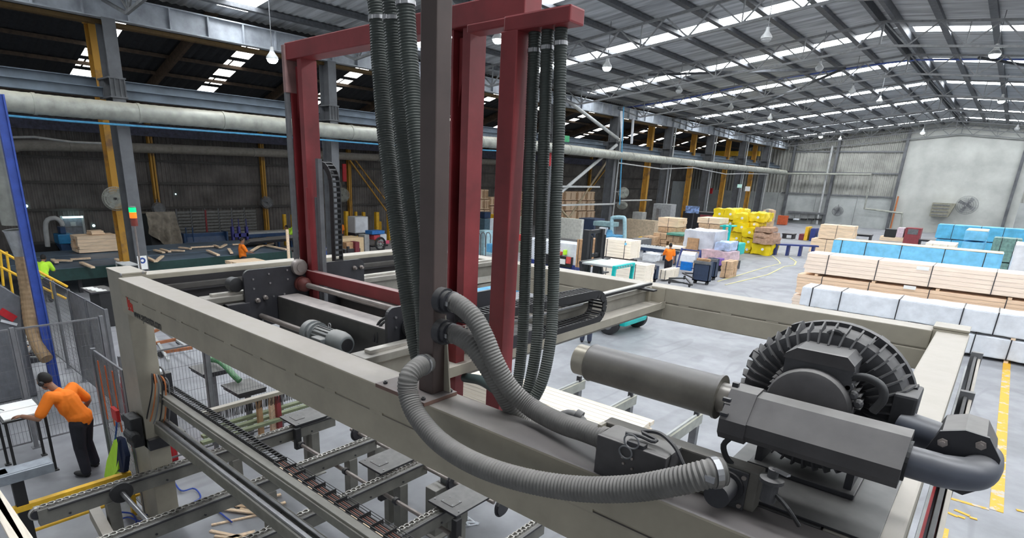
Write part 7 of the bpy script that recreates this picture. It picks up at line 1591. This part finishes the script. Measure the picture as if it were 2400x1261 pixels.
for k,px in enumerate((1105,1117,1128,1140)): a = at(px,545,y=25.5); tag(MB().tube(smoothpath([(a.x,25.5,0),(a.x,25.5,a.z-.2),(a.x+.1,25.5,a.z),(a.x+.3,25.5,a.z-.1),(a.x+.35,25.5,a.z-.9)],.1),.03,8).build('bent_pipe',M_grey),'thin bent grey pipe between the amber posts, %s from the left'%names_o[k],'pipe','bent pipes between the amber posts')

# =============== small pieces go under the part they sit on ===============
RULES = {'bolt': ('side_plate','base_plate','plate','flange_plate','front_plate','flange','side_beam'), 'pad': ('plate',), 'fan_grille': ('fan_cowl',), 'wheel_hub': ('wheel',), 'spokes': ('wheel_rim',), 'terminal_lid': ('terminal_box',),
    'muff_ring': ('ear_defenders',), 'eyes': ('body',), 'door_rib': ('door_leaf',), 'notice': ('door_leaf',), 'bolt_hole': ('post',), 'gusset': ('post','box_tube'), 'track_bolt': ('silver_track',), 'inlet_mouth': ('inlet_rim',),
    'hose_clamp': ('ribbed_tube','neck'), 'cooling_rib': ('impeller_housing',), 'motor_fin': ('motor_cowl',), 'lug': ('impeller_housing',), 'lifting_eye': ('stator','impeller_housing'), 'cable_gland': ('terminal_box',), 'foot_plate': ('fence_post',),
    'battens': ('crate_body',), 'batten': ('crate_body',), 'joint_band': ('pipe',), 'lamp_lens': ('reflector',), 'sprocket': ('side_beam',), 'guard_wire': ('guard_ring',), 'printed_mark': ('beam',), 'lettering': ('beam',), 'track': ('rail_beam',), 'stiffener': ('beam',)}
def centre(o):
    vs = o.data.vertices; n = len(vs); st = max(1, n//60); pick = [vs[i].co for i in range(0, n, st)]
    return sum(pick, Vector())/len(pick)
def top(o):
    while o.parent is not None: o = o.parent
    return o
kids = {}
for o in list(bpy.data.objects):
    if o.parent is not None and o.parent.parent is None: kids.setdefault(o.parent, []).append(o)
for root, ch in kids.items():
    if root.name.startswith('roof_truss'): continue
    by = {}
    for c in ch:
        if c.type == 'MESH' and len(c.data.vertices): by.setdefault(c.name.split('.')[0], []).append(c)
    for k, hosts in RULES.items():
        hs = [h for n_ in hosts for h in by.get(n_, []) if h.location.length < 1e-6]
        if not hs or k not in by: continue
        hc = [(h, centre(h)) for h in hs]
        for c in by[k]:
            p = centre(c) if k not in ('lettering','printed_mark') else (Vector(c.location) if k == 'lettering' else centre(c))
            if k in ('lettering','printed_mark'): h = hs[0]
            else: h = min(hc, key=lambda t: (t[1]-p).length)[0]
            if h is not c: c.parent = h
